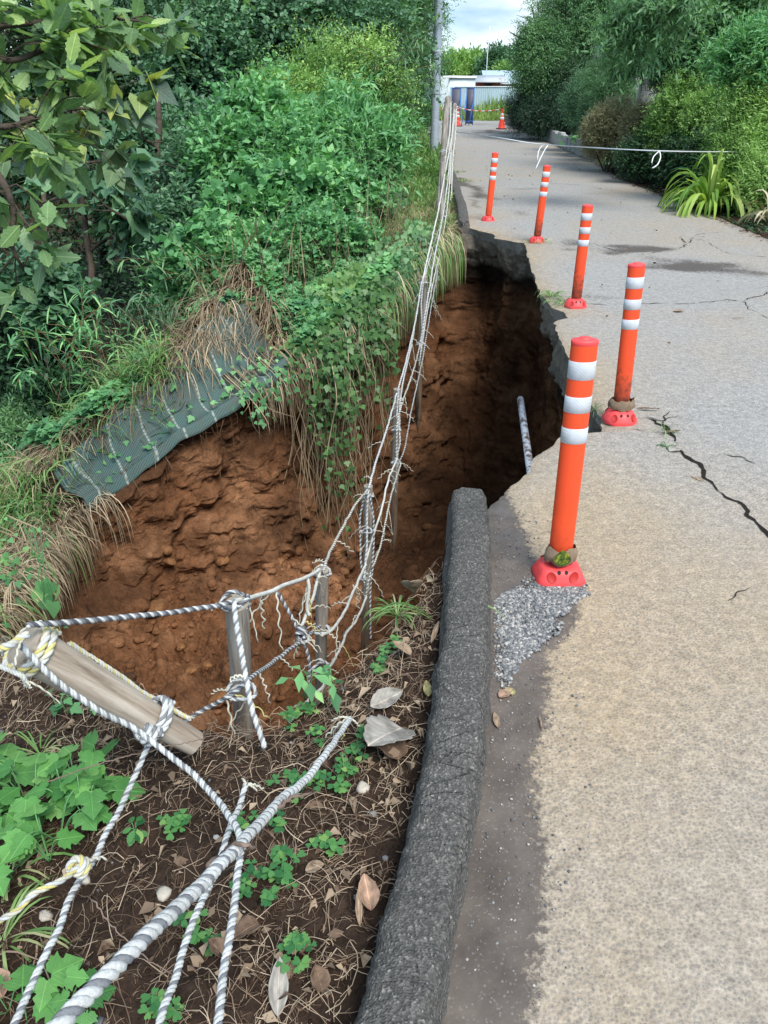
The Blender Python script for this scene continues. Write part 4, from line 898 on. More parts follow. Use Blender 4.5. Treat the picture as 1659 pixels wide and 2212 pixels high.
def delineator(pb, pt, label, dirty=False, squared=False, L0=.8, yaw=0):
    b = PZ(*pb); tpt = PY(*pt, b.y+.01); ax = (tpt-b); L = ax.length; sc = L/L0
    root = empty('delineator_post', b, label, 'delineator post', 'orange delineator posts along the edge of the hole')
    root.rotation_mode = 'QUATERNION'; q_ = ax.to_track_quat('Z', 'Y')
    tw = Quaternion((0, 0, 1), yaw)
    # build in local frame with lean applied to the tube only
    M = (ax.normalized()).to_track_quat('Z', 'Y').to_matrix()
    ez = ax.normalized(); ex = Vector((math.cos(yaw), math.sin(yaw), 0)); ex = (ex-ez*ex.dot(ez)).normalized(); ey = ez.cross(ex)
    Mx = np.array([ex, ey, ez])   # rows
    TX = Matrix((ex, ey, ez)).transposed().to_4x4()
    root.rotation_mode = 'XYZ'
    orange = M_ord if dirty else M_or
    def part(name, f, mt, parent=root, smooth=True):
        mb = MB(); f(mb); o = mb.build(name, mt, parent, smooth); 
        if parent is root: o.matrix_local = TX
        return o
    def ov(z, r): return [r, z*sc]
    rx_, ry_ = .0405, .029
    tube = part('tube', lambda m: (m.lathe([ov(.062, .88), ov(.075, 1.0), ov(.2, 1), ov(.4, 1), ov(.6, 1), ov(.792, 1)], sides=40, sx=rx_, sy=ry_)), orange)
    for z1, z0 in ((.740, .686), (.634, .584), (.535, .486)):
        part('reflective_band', lambda m: m.lathe([ov(z0, 1.0), ov(z0+.001, 1.035), ov(z1-.001, 1.035), ov(z1, 1.0)], sides=40, sx=rx_, sy=ry_), M_band)
    part('cap', lambda m: m.lathe([ov(.786, 1.0), ov(.788, 1.022), ov(.796, 1.022), ov(.800, .96), ov(.8015, .5), ov(.802, .45), ov(.807, .40), ov(.8075, 0.001)], sides=40, sx=rx_, sy=ry_), M_base)
    # base skirt
    n_ = 4.5 if squared else 2.3
    prof = [(.084, -.01), (.086, .004), (.083, .012), (.081, .016), (.075, .029), (.065, .042), (.053, .051), (.043, .056), (.0, .057)] if not squared else [(.086, -.004), (.088, .004), (.081, .018), (.073, .034), (.066, .045), (.058, .050), (.04, .052), (0, .052)]
    th = np.arange(48)/48*2*np.pi; c_, s_ = np.cos(th), np.sin(th); rr = (np.abs(c_)**n_+np.abs(s_)**n_)**(-1/n_)
    mb = MB(); pr = np.array(prof); V = np.stack([pr[:, :1]*c_*rr*(1.0), pr[:, :1]*s_*rr*(.86 if squared else 1), np.repeat(pr[:, 1:], 48, 1)+.0015*np.sin(th*7)], -1).reshape(-1, 3)
    mb.add(V, grid_faces(len(prof), 48, True)); bs = mb.build('base', M_base, root, True); bs.rotation_euler = (0, 0, yaw+.05)
    def surf(phi, u):   # point and normal on the skirt
        k = u*(len(prof)-1); r = np.interp(k, range(len(prof)), pr[:, 0]); z = np.interp(k, range(len(prof)), pr[:, 1])
        rr_ = (abs(math.cos(phi))**n_+abs(math.sin(phi))**n_)**(-1/n_)
        return np.array([r*math.cos(phi)*rr_, r*math.sin(phi)*rr_*(.86 if squared else 1), z])
    for side in (-1, 1):
        hl = [(.30, .42 if squared else .5, .015, .020, M_hole, 'side_hole'), (.12, .62 if squared else .62, .0062, .0075, M_black, 'bolt_hole')] if squared else [(.52, .5, .014, .020, M_hole, 'side_hole'), (.2, .62, .0062, .008, M_black, 'bolt_hole')]  # dark discs stand in for the shaded insides of the holes
        for dphi, u, a_, b_, mt, nm in hl:
            for face in (-math.pi/2, math.pi/2):
                phi = face+side*(dphi*1.6 if squared else dphi*1.25); e = .02
                p0 = surf(phi, u); t1 = surf(phi+e, u)-surf(phi-e, u); t2 = surf(phi, u+e)-surf(phi, u-e); t1 /= np.linalg.norm(t1); t2 -= t1*t1.dot(t2); t2 /= np.linalg.norm(t2); nn = np.cross(t1, t2); 
                if nn.dot(p0) < 0: nn = -nn
                h = MB(); k = 18; tt_ = np.arange(k)/k*2*np.pi; ring = np.stack([np.cos(tt_)*a_, np.sin(tt_)*b_], 1); an = -side*.45 if nm == 'side_hole' else 0
                ring = ring@np.array([[math.cos(an), math.sin(an)], [-math.sin(an), math.cos(an)]])
                def shell(s): 
                    Vv = []
                    for x_, z_ in ring*s:
                        Vv.append(p0+t1*x_+t2*z_)
                    return np.array(Vv)
                outer = shell(1.0); outer = outer*1.0+nn*.0022; inner = shell(.9)+nn*.0008; cpt = (p0+nn*.0012)[None]
                Vv = np.vstack([outer, inner, cpt]); j = np.arange(k); j2 = (j+1) % k
                h.add(Vv, np.stack([j, j2, j2+k, j+k], 1)); h.f.setdefault((3, 0), []).append(np.stack([j+k, j2+k, np.full(k, 2*k)], 1)); h.build(nm, mt, bs, True)
    return root, b, ez
D = []
D.append(delineator((1205, 1243), (1264, 733), 'nearest and largest orange post, standing on the grey gravel beside the broken kerb', squared=True, yaw=-.03))
D.append(delineator((1338, 905), (1376, 570), 'second nearest orange post, wrapped in a dead leaf, right of the road notch', dirty=True))
D.append(delineator((1243, 660), (1270, 443), 'orange post with grass at its foot halfway along the right edge of the hole', dirty=True))
D.append(delineator((1159, 522), (1182, 358), 'orange post with a rusty foot at the far right corner of the hole', dirty=True))
D.append(delineator((1054, 476), (1070, 330), 'clean orange post farthest from the viewer beside the far kerb', yaw=.05))
# dead leaves caught on the necks
M_deadleaf = simple('dead_leaf_brown', (.22, .16, .11), .85, .15, .3, 30, .4, .004); M_mossleaf = None
def mossmat():
    m, t, p = mat('mottled_leaf', .6); co = objc(t); n = noise(t, 55, 4, .6, co)
    t.links.new(ramp(t, n, [(.35, (.015, .03, .008)), (.5, (.07, .12, .015)), (.62, (.30, .28, .03)), (.75, (.05, .09, .02))]), p.inputs['Base Color']); return m
M_mossleaf = mossmat()
def collar(i, label, r, h, z, m):
    root, b, ez = D[i]; o = np.array(b)+np.array(ez)*z; mb = MB(); k = 40; rows = 7; th = np.linspace(0, 2*np.pi, k)
    V = []
    for j in range(rows):
        u = j/(rows-1); rr = r*(1+.16*np.sin(u*3.1)+.10*vnoise(np.cos(th)*3+4, np.sin(th)*3, u*3, i)+.12*(1-u)); V.append(np.stack([rr*np.cos(th)*1.15, rr*np.sin(th)*.86, h*u+.012*vnoise(np.cos(th)*4, np.sin(th)*4, i*3.+u)], 1))
    mb.add(np.concatenate(V)+o, grid_faces(rows, k)); return tag(mb.build('wrapped_leaf', m, None, True), label, 'dead leaf', 'dead leaves wrapped round post necks')
collar(0, 'brown dead leaf wrapped round the foot of the nearest orange post', .040, .055, .065, M_deadleaf)
collar(1, 'grey-brown dead leaf wrapped round the foot of the second orange post', .048, .05, .06, M_deadleaf)
def flat_leaf(name, loc, L, wid, yaw, label, m, cat='fallen leaf', group='single fallen leaves', curl=.25, shape='oval', tilt=0, up=(0, 0, 1), seed=0, roll=0):
    """a dead leaf with midrib, veins pressed in and a curled edge"""
    nu, nv = 26, 11; u = np.linspace(0, 1, nu)[:, None]; v = np.linspace(-1, 1, nv)[None]
    if shape == 'oval': w_ = np.sin(np.pi*u**.85)**.8
    elif shape == 'long': w_ = np.sin(np.pi*u**.9)**.9*.55
    else: w_ = np.sin(np.pi*np.clip(u, 0, 1)**.7)**.6*(1+.07*np.sin(u*15+seed)+.04*np.sin(u*37))
    w_ = w_*(1+.05*vnoise(u*11+seed, 0, 0, seed)); x = v*w_*wid/2; y = u*L+0*v
    z = curl*wid*(v**2*.6*w_)+curl*L*.35*np.sin(u*2.4+seed)*.5+.02*L*vnoise(u*5+seed, v*3, 0, seed+2)-.025*wid*np.cos(v*9)*0+.012*L*np.abs(np.sin(u*22+np.abs(v)*3))*np.abs(v)
    V = np.stack([x, y, z], -1).reshape(-1, 3); Mx = np.array(Matrix.Rotation(yaw, 3, 'Z')@Matrix.Rotation(tilt, 3, 'X')@Matrix.Rotation(roll, 3, 'Y'))
    mb = MB(); mb.add(V@Mx.T, grid_faces(nu, nv), lx=(v*w_*.42).ravel(), ly=(u+0*v).ravel(), rnd=np.clip(.5+.5*fbm(u*5+seed, v*3, 0, 3, seed), 0, 1).ravel()); st = np.array([[0, -.16*L, .0], [0, 0, 0], [0, L*.5, curl*L*.10], [0, L*.97, curl*L*.08]]); 
    o = mb.build(name, m, None, True); o.location = loc
    sm_ = o.modifiers.new('thickness', 'SOLIDIFY'); sm_.thickness = .0007
    return tag(o, label, cat, group)
c0 = np.array(D[0][1])+np.array(D[0][2])*.068+np.array([-.004, -.046, 0])
flat_leaf('mottled_leaf', c0, .062, .058, 0, 'yellow and green mottled leaf stuck in front of the nearest orange post', M_mossleaf, tilt=R(86), curl=.12, group='dead leaves wrapped round post necks')

# ------------------------------------------------------------------ cones and bars
M_cone = paint('cone_red', (.85, .06, .025), .5); M_white = paint('cone_white', (.72, .74, .76), .5)
M_barred = paint('bar_red', (.75, .06, .03), .5)
def cone(px, py, label):
    b = PZ(px, py); r0 = empty('traffic_cone', b, label, 'traffic cone', 'traffic cones closing the road')
    mb = MB(); mb.box((0, 0, .02), (.38, .38, .035), rz=.1); bevel(mb.build('rubber_base', M_black, r0), .01)
    mb = MB(); R_ = lambda z: .142-(z-.03)/.67*.108; pr = [(.15, .03), (R_(.05), .05)]+[(R_(z), z) for z in (.3, .42, .54, .64, .68)]+[(.03, .70), (.0, .702)]
    mb.lathe(pr, sides=32); mb.build('body', M_cone, r0, True)
    for z0, z1 in ((.36, .45), (.50, .585)):
        mb = MB(); mb.lathe([(R_(z0)+.001, z0), (R_(z0)+.003, z0+.002), (R_(z1)+.003, z1-.002), (R_(z1)+.001, z1)], sides=32); mb.build('white_sleeve', M_white, r0, True)
    mb = MB(); mb.lathe([(.038, .665), (.045, .67), (.045, .70), (.03, .705)], sides=20); mb.build('bar_ring', M_cone, r0, True)
    return b
c1 = cone(1083, 279, 'right-hand traffic cone beside the end of the stone edging')
c2 = cone(988, 273, 'middle traffic cone mostly hidden behind the rope-wound posts')
c3 = cone(911, 264, 'left-hand traffic cone between the grey pole and the slender tree')
def bar(a, b, label):
    a = a+Vector((0, 0, .73)); b = b+Vector((0, 0, .73)); r0 = empty('cone_bar', a, label, 'barrier bar', 'striped bars hung between the cones'); d = b-a; n = max(9, int(d.length/.22)|1); mw, mr = MB(), MB()
    for i in range(n):
        P = [d*(i/n)+Vector((0, 0, -.10*math.sin(math.pi*i/n))), d*((i+1)/n)+Vector((0, 0, -.10*math.sin(math.pi*(i+1)/n)))]
        (mr if i % 2 == 0 else mw).tube(P, .019, 10)
    mw.build('white_sections', M_white, r0, True); mr.build('red_sections', M_barred, r0, True)
bar(c1, c2, 'red and white bar from the right cone to the middle cone'); bar(c2, c3, 'red and white bar from the middle cone to the left cone')
# ------------------------------------------------------------------ sign boards on blue stands
M_blue = paint('blue_paint', (.04, .16, .50), .5); M_board = paint('grey_board', (.10, .10, .13), .6)
def board(px, py, w_, yaw, label, H=1.48):
    b = PZ(px, py); r0 = empty('sign_board', b, label, 'sign board', 'sign boards on blue stands', (0, 0, yaw))
    mb = MB(); mb.box((0, 0, H/2+.02), (w_, .02, H-.06)); mb.build('panel', M_board, r0)
    mb = MB()
    for x in (-w_/2, w_/2): mb.box((x, -.0, H/2), (.03, .035, H))
    mb.box((0, 0, H-.005), (w_+.03, .036, .03)); mb.box((0, 0, .16), (w_+.03, .036, .03)); mb.build('frame', M_blue, r0)
    for x in (-w_/2-.01, w_/2+.01):
        mb = MB(); mb.tube([(x, -.02, H*.72), (x-.02, -.48, 0)], .016, 6); mb.build('leg', M_blue, r0)
    mb = MB(); mb.box((0, -.2, H*.42), (w_, .02, .02)); mb.box((0, -.43, .14), (w_, .02, .02)); mb.build('brace', M_blue, r0)
board(1013, 270, .34, R(-25), 'dark grey sign board on a blue stand right of the rope posts'); board(983, 270, .42, R(-20), 'dark sign board half hidden behind the rope-wound posts')

# ------------------------------------------------------------------ hut, corrugated fence, roofs, mast
M_hut = simple('hut_panel', (.56, .63, .64), .5, .3, .06, 3, .05); M_corr = simple('corrugated_sheet', (.40, .52, .58), .45, .4, .08, 2, .05); M_whitep = simple('white_fascia', (.72, .76, .78), .5, .3, .05, 3, 0)
M_redwall = simple('red_wall', (.45, .10, .07), .7); M_roof = simple('pale_roof', (.42, .45, .47), .6, .3, .1, 5); M_win = simple('dark_glass', (.03, .035, .04), .15, .5)
def corr(mb, a, b, z0, z1, pitch=.14, amp=.02):
    a = np.array(a, float); b = np.array(b, float); L = np.linalg.norm(b-a); n = int(L/pitch*8); u = np.linspace(0, L, n); d = (b-a)/L; nn = np.array([-d[1], d[0]])
    xy = a+np.outer(u, d)+np.outer(np.clip(1.6*np.sin(u/pitch*2*np.pi), -1, 1)*amp, nn)
    V = np.concatenate([np.c_[xy, np.full(n, z)] for z in (z0, z1)]); mb.add(V, grid_faces(2, n))
cor = PZ(972, 236); yc = 50.0
P0 = PY(972, 200, yc); P1 = PY(1120, 200, 54.0); Pl = PY(905, 200, 56)
r0 = empty('corrugated_fence', (P0.x, P0.y, 0), 'pale blue corrugated fence behind the grass field', 'fence')
mb = MB(); corr(mb, (0, 0), (P1.x-P0.x+5, P1.y-P0.y), -.1, 1.52); mb.build('sheet', M_corr, r0, True)
mb = MB(); mb.box(((P1.x-P0.x+5)/2, (P1.y-P0.y)/2, 1.54), (P1.x-P0.x+5.2, .06, .05), rz=math.atan2(P1.y-P0.y, P1.x-P0.x+5)); mb.build('top_rail', M_whitep, r0)
h0 = empty('site_hut', (P0.x, P0.y, 0), 'white flat-roofed site hut left of the corrugated fence', 'hut')
Pa = PY(972, 164, yc); Pb = PY(1029, 169, 51.5); Pc = PY(916, 174, 54)
top = Pa.z; ax_ = Vector((Pb.x-Pa.x, Pb.y-Pa.y+.4, 0)); lx_ = Vector((Pc.x-Pa.x, Pc.y-Pa.y, 0))
def prism(mb, pts, z0, z1):
    k = len(pts); V = [(p[0], p[1], z0) for p in pts]+[(p[0], p[1], z1) for p in pts]; mb.add(V, [[i, (i+1) % k, k+(i+1) % k, k+i] for i in range(k)]); mb.f.setdefault((k, 0), []).append(np.array([list(range(k, 2*k))])+mb.n-2*k)
base4 = [Vector((0, .35, 0)), ax_+Vector((0, .35, 0)), ax_+lx_+Vector((0, .35, 0)), lx_+Vector((0, .35, 0))]
mb = MB(); prism(mb, [(p.x, p.y) for p in base4], -.1, top-.05); mb.build('wall', M_hut, h0)
mb = MB(); cc_ = sum(base4, Vector())/4; prism(mb, [((p.x-cc_.x)*1.05+cc_.x, (p.y-cc_.y)*1.05+cc_.y) for p in base4], top-.09, top+.02); mb.build('roof', M_whitep, h0)
mb = MB(); q1 = base4[0]+(base4[3]-base4[0])*.35; q2 = base4[0]+(base4[3]-base4[0])*.6; mb.tube([tuple(q1+Vector((-.02, -.03, 1.0))), tuple(q1+Vector((-.02, -.03, 1.9)))], .02, 4); mb.build('downpipe', M_whitep, h0)
Pr = PY(1030, 189, 58); r1 = empty('red_walled_shed', (Pr.x, 58, 0), 'small shed with a striped pale roof and red wall beyond the fence', 'shed')
mb = MB(); mb.box((.75, .8, .95), (1.6, 1.5, 1.9)); mb.build('wall', M_redwall, r1); mb = MB(); mb.box((.9, .6, 2.0), (2.2, 2.3, .06), rot=Matrix.Rotation(R(10), 3, 'X')); mb.build('roof', M_roof, r1)
mb = MB(); mb.box((.75, .03, 1.55), (.5, .04, .35)); mb.build('window', M_win, r1)
Pr = PY(1052, 186, 60); r1 = empty('warehouse', (Pr.x, 60, 0), 'long blue-grey warehouse with a white gutter behind the fence', 'warehouse')
mb = MB(); mb.box((3.6, 2, .8), (7.6, 4, 1.72)); mb.build('wall', M_hut, r1); mb = MB(); V = [(-.2, -.1, 1.75), (7.8, -.1, 1.75), (7.8, 2.0, 2.55), (-.2, 2.0, 2.55), (-.2, 4.1, 1.75), (7.8, 4.1, 1.75)]; mb.add(V, [[0, 1, 2, 3], [3, 2, 5, 4]]); mb.build('roof', M_corr, r1)
mb = MB(); mb.box((3.8, -.15, 1.72), (8, .1, .1)); mb.build('gutter', M_whitep, r1)
Pm = PY(1050, 170, 59); r1 = empty('antenna_mast', (Pm.x, 59, 0), 'thin pale antenna mast standing above the sheds', 'mast'); mb = MB(); mb.tube([(0, 0, 0), (0, 0, 3.4), (.06, 0, 5.0)], .03, 6); mb.build('mast', M_whitep, r1); mb = MB(); mb.box((.05, 0, 4.2), (.3, .03, .03)); mb.build('arm', M_whitep, r1)
Pm = PY(940, 170, 59); r1 = empty('short_mast', (PY(999-70, 165, 56).x, 56, 0), 'short white vent pipe above the hut roof beside the grey pole', 'vent pipe'); mb = MB(); mb.tube([(0, 0, 0), (0, 0, 3.3)], .05, 8); mb.build('pipe', M_whitep, r1); mb = MB(); mb.box((0, 0, 3.3), (.22, .22, .05)); mb.build('cap', M_whitep, r1)
# grey pole
def polemat():
    m, t, p = mat('galvanised_steel', .5, .45); co = objc(t); p.inputs['Metallic'].default_value = .25; n = noise(t, 22, 5, .6, co); n2 = noise(t, 80, 3, .5, co)
    c = ramp(t, n, [(.3, (.30, .36, .42)), (.7, (.46, .52, .57))]); c = mix(t, ramp(t, n2, [(.68, 0.0), (.74, .6)]), c, (.5, .52, .52)); t.links.new(c, p.inputs['Base Color']); return m
M_pole = polemat(); b = PZ(937, 332); r0 = empty('street_pole', b, 'tall grey steel pole on the grass verge left of the fence', 'pole')
mb = MB(); mb.lathe([(.112, -.2), (.112, .02), (.108, .6), (.104, 2.0), (.092, 6), (.08, 9.5), (.0, 9.5)], sides=24); o = mb.build('shaft', M_pole, r0, True); o.rotation_euler = (0, R(.25), 0)
mb = MB(); mb.lathe([(.109, 2.25), (.113, 2.26), (.113, 2.30), (.108, 2.31)], sides=24); mb.build('strap', M_roof, r0, True)
mb = MB(); mb.lathe([(.112, 1.35), (.1135, 1.352), (.1135, 1.356), (.11, 1.36)], sides=24); mb.build('wire_tie', M_black, r0, True)

# ------------------------------------------------------------------ wooden posts
def woodmat(name, c0, c1, dk, zsplit=None):
    m, t, p = mat(name, .85, .15); co = objc(t); mp_ = N(t, 'ShaderNodeMapping'); mp_.inputs['Scale'].default_value = (38, 38, 2.6); t.links.new(co, mp_.inputs[0])
    n = noise(t, 1, 6, .65, mp_.outputs[0], .6); nl = noise(t, 3.5, 4, .6, co); cr = noise(t, 1.7, 4, .6, mp_.outputs[0])
    c = ramp(t, n, [(.3, dk), (.48, c0), (.7, c1)]); c = mix(t, .5, c, ramp(t, nl, [(.3, .7), (.7, 1.2)]), 'MULTIPLY')
    kn = voro(t, 3.2, mp_.outputs[0]); 
    ck = ramp(t, cr, [(.30, 0.0), (.36, 1.0)]); c = mix(t, .7, c, ck, 'MULTIPLY')
    if zsplit is not None:
        s = N(t, 'ShaderNodeSeparateXYZ'); t.links.new(co, s.inputs[0]); f = mth(t, 'ADD', mth(t, 'MULTIPLY', mth(t, 'ADD', s.outputs['Z'], -zsplit), -6), mth(t, 'MULTIPLY', mth(t, 'SUBTRACT', nl, .5), 1.5)); f = ramp(t, f, [(0, 0.0), (1, 1.0)])
        c = mix(t, f, c, mix(t, .8, c, (.36, .24, .16), 'MULTIPLY'))
    t.links.new(c, p.inputs['Base Color']); bump(t, p, mth(t, 'ADD', mth(t, 'MULTIPLY', n, .6), ck), .6, .005); return m
M_wood = woodmat('weathered_wood', (.24, .21, .18), (.42, .385, .34), (.08, .068, .055)); M_woodh = woodmat('weathered_wood_soil_stained', (.25, .22, .18), (.42, .38, .33), (.08, .068, .055), 0.0)
M_woodp = woodmat('pale_log_wood', (.33, .275, .215), (.50, .44, .37), (.15, .115, .085)); M_cut = simple('cut_end', (.30, .26, .21), .9, .1, .3, 40)
def wpost(label, top, bot, r, m, pointed=False, r2=None, group='wooden posts of the rope fence', name='wooden_post', split=None):
    top = Vector(top); bot = Vector(bot); ax = top-bot; L = ax.length; o0 = top if not split else bot+ax*split
    rt = empty(name, tuple(bot), label, 'wooden post', group); rt.rotation_mode = 'QUATERNION'; rt.rotation_quaternion = ax.to_track_quat('Z', 'Y')
    n = 40; z = np.linspace(0, L, n); r2 = r2 or r; rr = r2+(r-r2)*z/L
    if pointed: rr = rr*np.clip(z/(.22)+.06, 0, 1)
    k = 20; th = np.arange(k)/k*2*np.pi; s = (abs(hash(label)) % 97) if False else len(label)
    V = np.stack([(rr[:, None]*(1+.05*vnoise(np.cos(th)[None]*2+s, np.sin(th)[None]*2, z[:, None]*3)+.03*vnoise(np.cos(th)[None]*6, np.sin(th)[None]*6, z[:, None]*9, s)))*f for f in (np.cos(th)[None], np.sin(th)[None])]+[np.repeat(z[:, None], k, 1)], -1)
    V[..., 0] += (.008*np.sin(z*2.3+s))[:, None]
    if split: V[..., 2] -= L*split; 
    mb = MB(); mb.add(V.reshape(-1, 3), grid_faces(n, k, True)); o = mb.build('shaft', m, rt, True)
    if split: o.location = (0, 0, L*split)
    e = MB(); rg = V[-1]; cz = rg.mean(0); e.add(np.vstack([rg, cz+(rg-cz)*.93+[0, 0, .004], cz[None]+[[0, 0, .004]]]), np.stack([np.arange(k), (np.arange(k)+1) % k, (np.arange(k)+1) % k+k, np.arange(k)+k], 1)); e.f.setdefault((3, 0), []).append(np.stack([np.arange(k)+k, (np.arange(k)+1) % k+k, np.full(k, 2*k)], 1))
    oe = e.build('end_grain', M_cut, rt); 
    if split: oe.location = (0, 0, L*split)
    if not pointed:
        e = MB(); rg = V[0]; cz = rg.mean(0); e.add(np.vstack([rg, cz[None]]), np.stack([(np.arange(k)+1) % k, np.arange(k), np.full(k, k)], 1)); oe = e.build('lower_end', M_cut, rt)
        if split: oe.location = (0, 0, L*split)
    return rt
TA, TB, TC = PD(969, 214, 11.5), PD(983, 227, 14), PD(957, 352, 9.4)
TD, TE, TF, TG, TH = PD(914, 598, 7.2), PD(859, 840, 5.9), PD(795, 1050, 4.6), PD(697, 1230, 3.3), PD(507, 1305, 2.25)
wpost('thick leaning post wound with rope, tallest of the far fence posts', TA, PD(948, 452, 9.9+.6), .05, M_wood)
wpost('post with a rope tied round its head, just right of the tallest far post', TB, PD(971, 402, 12.6), .042, M_wood)
wpost('post at the corner of the bank where the ground breaks off', TC, PD(956, 492, 9.5), .031, M_wood)
def low(T, px, py): return PY(px, py, T.y+.02)
wpost('pointed post hanging highest over the pit, its tip against the brown wall', TD, low(TD, 903, 935), .032, M_woodh, True, split=.62)
wpost('pointed post hanging second from the far bank, in the middle of the pit', TE, low(TE, 849, 1195), .028, M_woodh, True, split=.5)
wpost('long post hanging between two ropes left of the kerb end', TF, low(TF, 787, 1465), .028, M_woodh, True, split=.5)
wpost('shorter post with a rope loop round its foot, near the dead leaves', TG, PY(691, 1560, TG.y), .0265, M_wood)
wpost('leaning grey post at the near rim with a rope running down its front', TH, PY(538, 1690, 1.93), .034, M_wood, r2=.031)
LA, LB = PD(52, 1392, 1.78), PD(400, 1590, 2.1)
LB = Vector((LB.x, LB.y, LB.z)); LG = wpost('thick pale log lying slanted over the near rim, knotty and roped at both ends', LA, LB+(LB-LA)*.06, .054, M_woodp, r2=.034, group=None, name='fallen_log')

# ------------------------------------------------------------------ ropes
def ropemat(name, c, fuzz=.15):
    m, t, p = mat(name, .9, .1); co = objc(t); n = noise(t, 320, 4, .7, co); n3 = noise(t, 12, 4, .6, co); t.links.new(mix(t, .7, mix(t, .6, c, ramp(t, n, [(.3, .5), (.7, 1.2)]), 'MULTIPLY'), ramp(t, n3, [(.35, .68), (.6, 1.05)]), 'MULTIPLY'), p.inputs['Base Color']); bump(t, p, n, .4, .002); return m
M_rw = ropemat('rope_white', (.56, .575, .56)); M_rg = ropemat('rope_grey', (.22, .23, .245)); M_ry = ropemat('rope_yellow', (.60, .54, .22)); M_rb = ropemat('rope_black', (.10, .105, .12)); M_rc = ropemat('rope_cream', (.58, .56, .46))
SCH = {'wwg': (M_rw, M_rw, M_rg), 'wyw': (M_rc, M_rw, M_ry), 'wbb': (M_rw, M_rb, M_rg), 'wbw': (M_rc, M_rb, M_rw), 'wcw': (M_rw, M_rc, M_rw), 'wgg': (M_rw, M_rg, M_rb)}
def strands(mb, P, r, pitch, sides=7, lay=1, jit=0):
    """three twisted strands"""
    n = len(P); T = np.gradient(P, axis=0); ds = np.linalg.norm(T, axis=1); s = np.cumsum(ds)-ds[0]; T = T/(ds[:, None]+1e-9)
    a = np.cross(T[0], [0, 0, 1.] if abs(T[0, 2]) < .9 else [1., 0, 0]); a /= np.linalg.norm(a); A = np.empty_like(P)
    for i in range(n): a = a-T[i]*a.dot(T[i]); a /= np.linalg.norm(a)+1e-9; A[i] = a
    B = np.cross(T, A); rr = np.broadcast_to(r, (n,))
    for k in range(3):
        ph = s/pitch*2*np.pi*lay+k*2*np.pi/3; Q = P+(rr*.50)[:, None]*(np.cos(ph)[:, None]*A+np.sin(ph)[:, None]*B)
        if jit: Q = Q+jit*np.stack([vnoise(s*40, k, q) for q in range(3)], 1)
        mb.tube(Q, rr*(.50 if k == 2 else .60), sides, mat=k)
def rope(label, pts, r, sch='wwg', group='ropes of the sagging fence', frays=0, name='rope', pitch=None, loops=(), end_fray=True, cat='rope', world=False, fsc=1.0, endf=0):
    W = [Vector(p) if world else PD(*p) for p in pts]; pitch = pitch or r*4.2
    P = smooth_path(W, pitch/9); P = P+(r*.35)*np.stack([vnoise(np.arange(len(P))*.05, q*3.7, len(label)) for q in range(3)], 1)
    root = empty(name, tuple(P[0]), label, cat, group); P = P-P[0]
    mb = MB(); strands(mb, P, r, pitch); mb.build('strands', SCH[sch], root, True)
    if endf:
        for e_ in range(7): fray(root, P[-1], r, endf)
    for i in range(frays):
        j = int((.06+.88*rng.random())*(len(P)-1)); fray(root, P[j], r, fsc)
    return root, P
def fray(root, p, r, sc=1.0, m=None):
    mb = MB(); d = _n(rng.normal(size=3)*np.array([1, .5, .6])+np.array([0, 0, -.25])); L = (.05+.09*rng.random())*sc
    n = 22; u = np.linspace(0, 1, n); Q = p+np.outer(u*L, d); Q[:, 2] -= L*.7*u**2
    a = rng.normal(size=3); b = rng.normal(size=3); Q = Q+.006*sc*(np.outer(np.sin(u*26), a)+np.outer(np.cos(u*26), b))*.6*u[:, None]**.5
    mb.tube(Q, np.linspace(r*.5, r*.28, n), 5); mb.build('frayed_strand', m or (M_ry if rng.random() < .08 else M_rc), root, True)
def knot(root, p, r, sch, turns=2, R_=None, tiltv=(0, 0, 1)):
    R_ = R_ or r*2.2; n = 60; th = np.linspace(0, 2*np.pi*turns, n); z = Vector(tiltv).normalized(); x = z.orthogonal().normalized(); y = z.cross(x)
    Q = np.array([Vector(p)+x*R_*math.cos(t)+y*R_*math.sin(t)+z*(r*1.7*(t/6.28-turns/2)) for t in th]); mb = MB(); strands(mb, Q, r, r*6.2, 6); mb.build('knot', SCH[sch], root, True)
FR = .0066
# upper line from the far posts down over the pit and up to the leaning post
rt, P = rope('top rope from the far posts sagging over the first hanging post', [(981,236,13.8),(975,300,11.4),(960,380,9.35),(948,450,8.7),(930,530,7.8),(913,606,7.1)], .008, 'wcw', frays=7)
rope('top rope between the highest hanging post and the middle one', [(911,608,7.1),(898,690,6.7),(880,770,6.2),(859,846,5.8)], FR, 'wwg', frays=3)
rope('long pale rope from the middle hanging post down to the long post', [(857,850,5.8),(835,930,5.3),(812,1000,4.8),(797,1054,4.5)], FR, 'wwg', frays=3)
rt, P = rope('top rope from the long hanging post to the shorter post', [(795,1058,4.5),(765,1095,4.2),(735,1150,3.8),(712,1195,3.5),(697,1236,3.25)], FR, 'wbw', frays=5)
rope('rope from the head of the shorter post down to the grey knot', [(690,1238,3.2),(676,1290,3.1),(660,1335,3.0),(643,1372,2.9),(655,1392,2.9)], FR, 'wcw', frays=4)
rope('dark rope hanging from the grey knot behind the shorter post', [(600,1280,2.9),(622,1318,2.9),(648,1372,2.9),(662,1400,2.9),(668,1440,2.92),(664,1500,3.0)], FR, 'wbb', frays=3)
rt, P = rope('frayed rope from the shorter post to the leaning grey post', [(690,1230,3.2),(664,1246,3.0),(620,1262,2.75),(575,1282,2.5),(520,1296,2.27),(506,1300,2.2)], .0075, 'wcw', frays=5)
rope('short frayed tail hanging left of the shorter post', [(664,1246,3.0),(668,1270,3.0),(664,1310,3.0),(669,1330,3.0)], FR, 'wcw', frays=2)
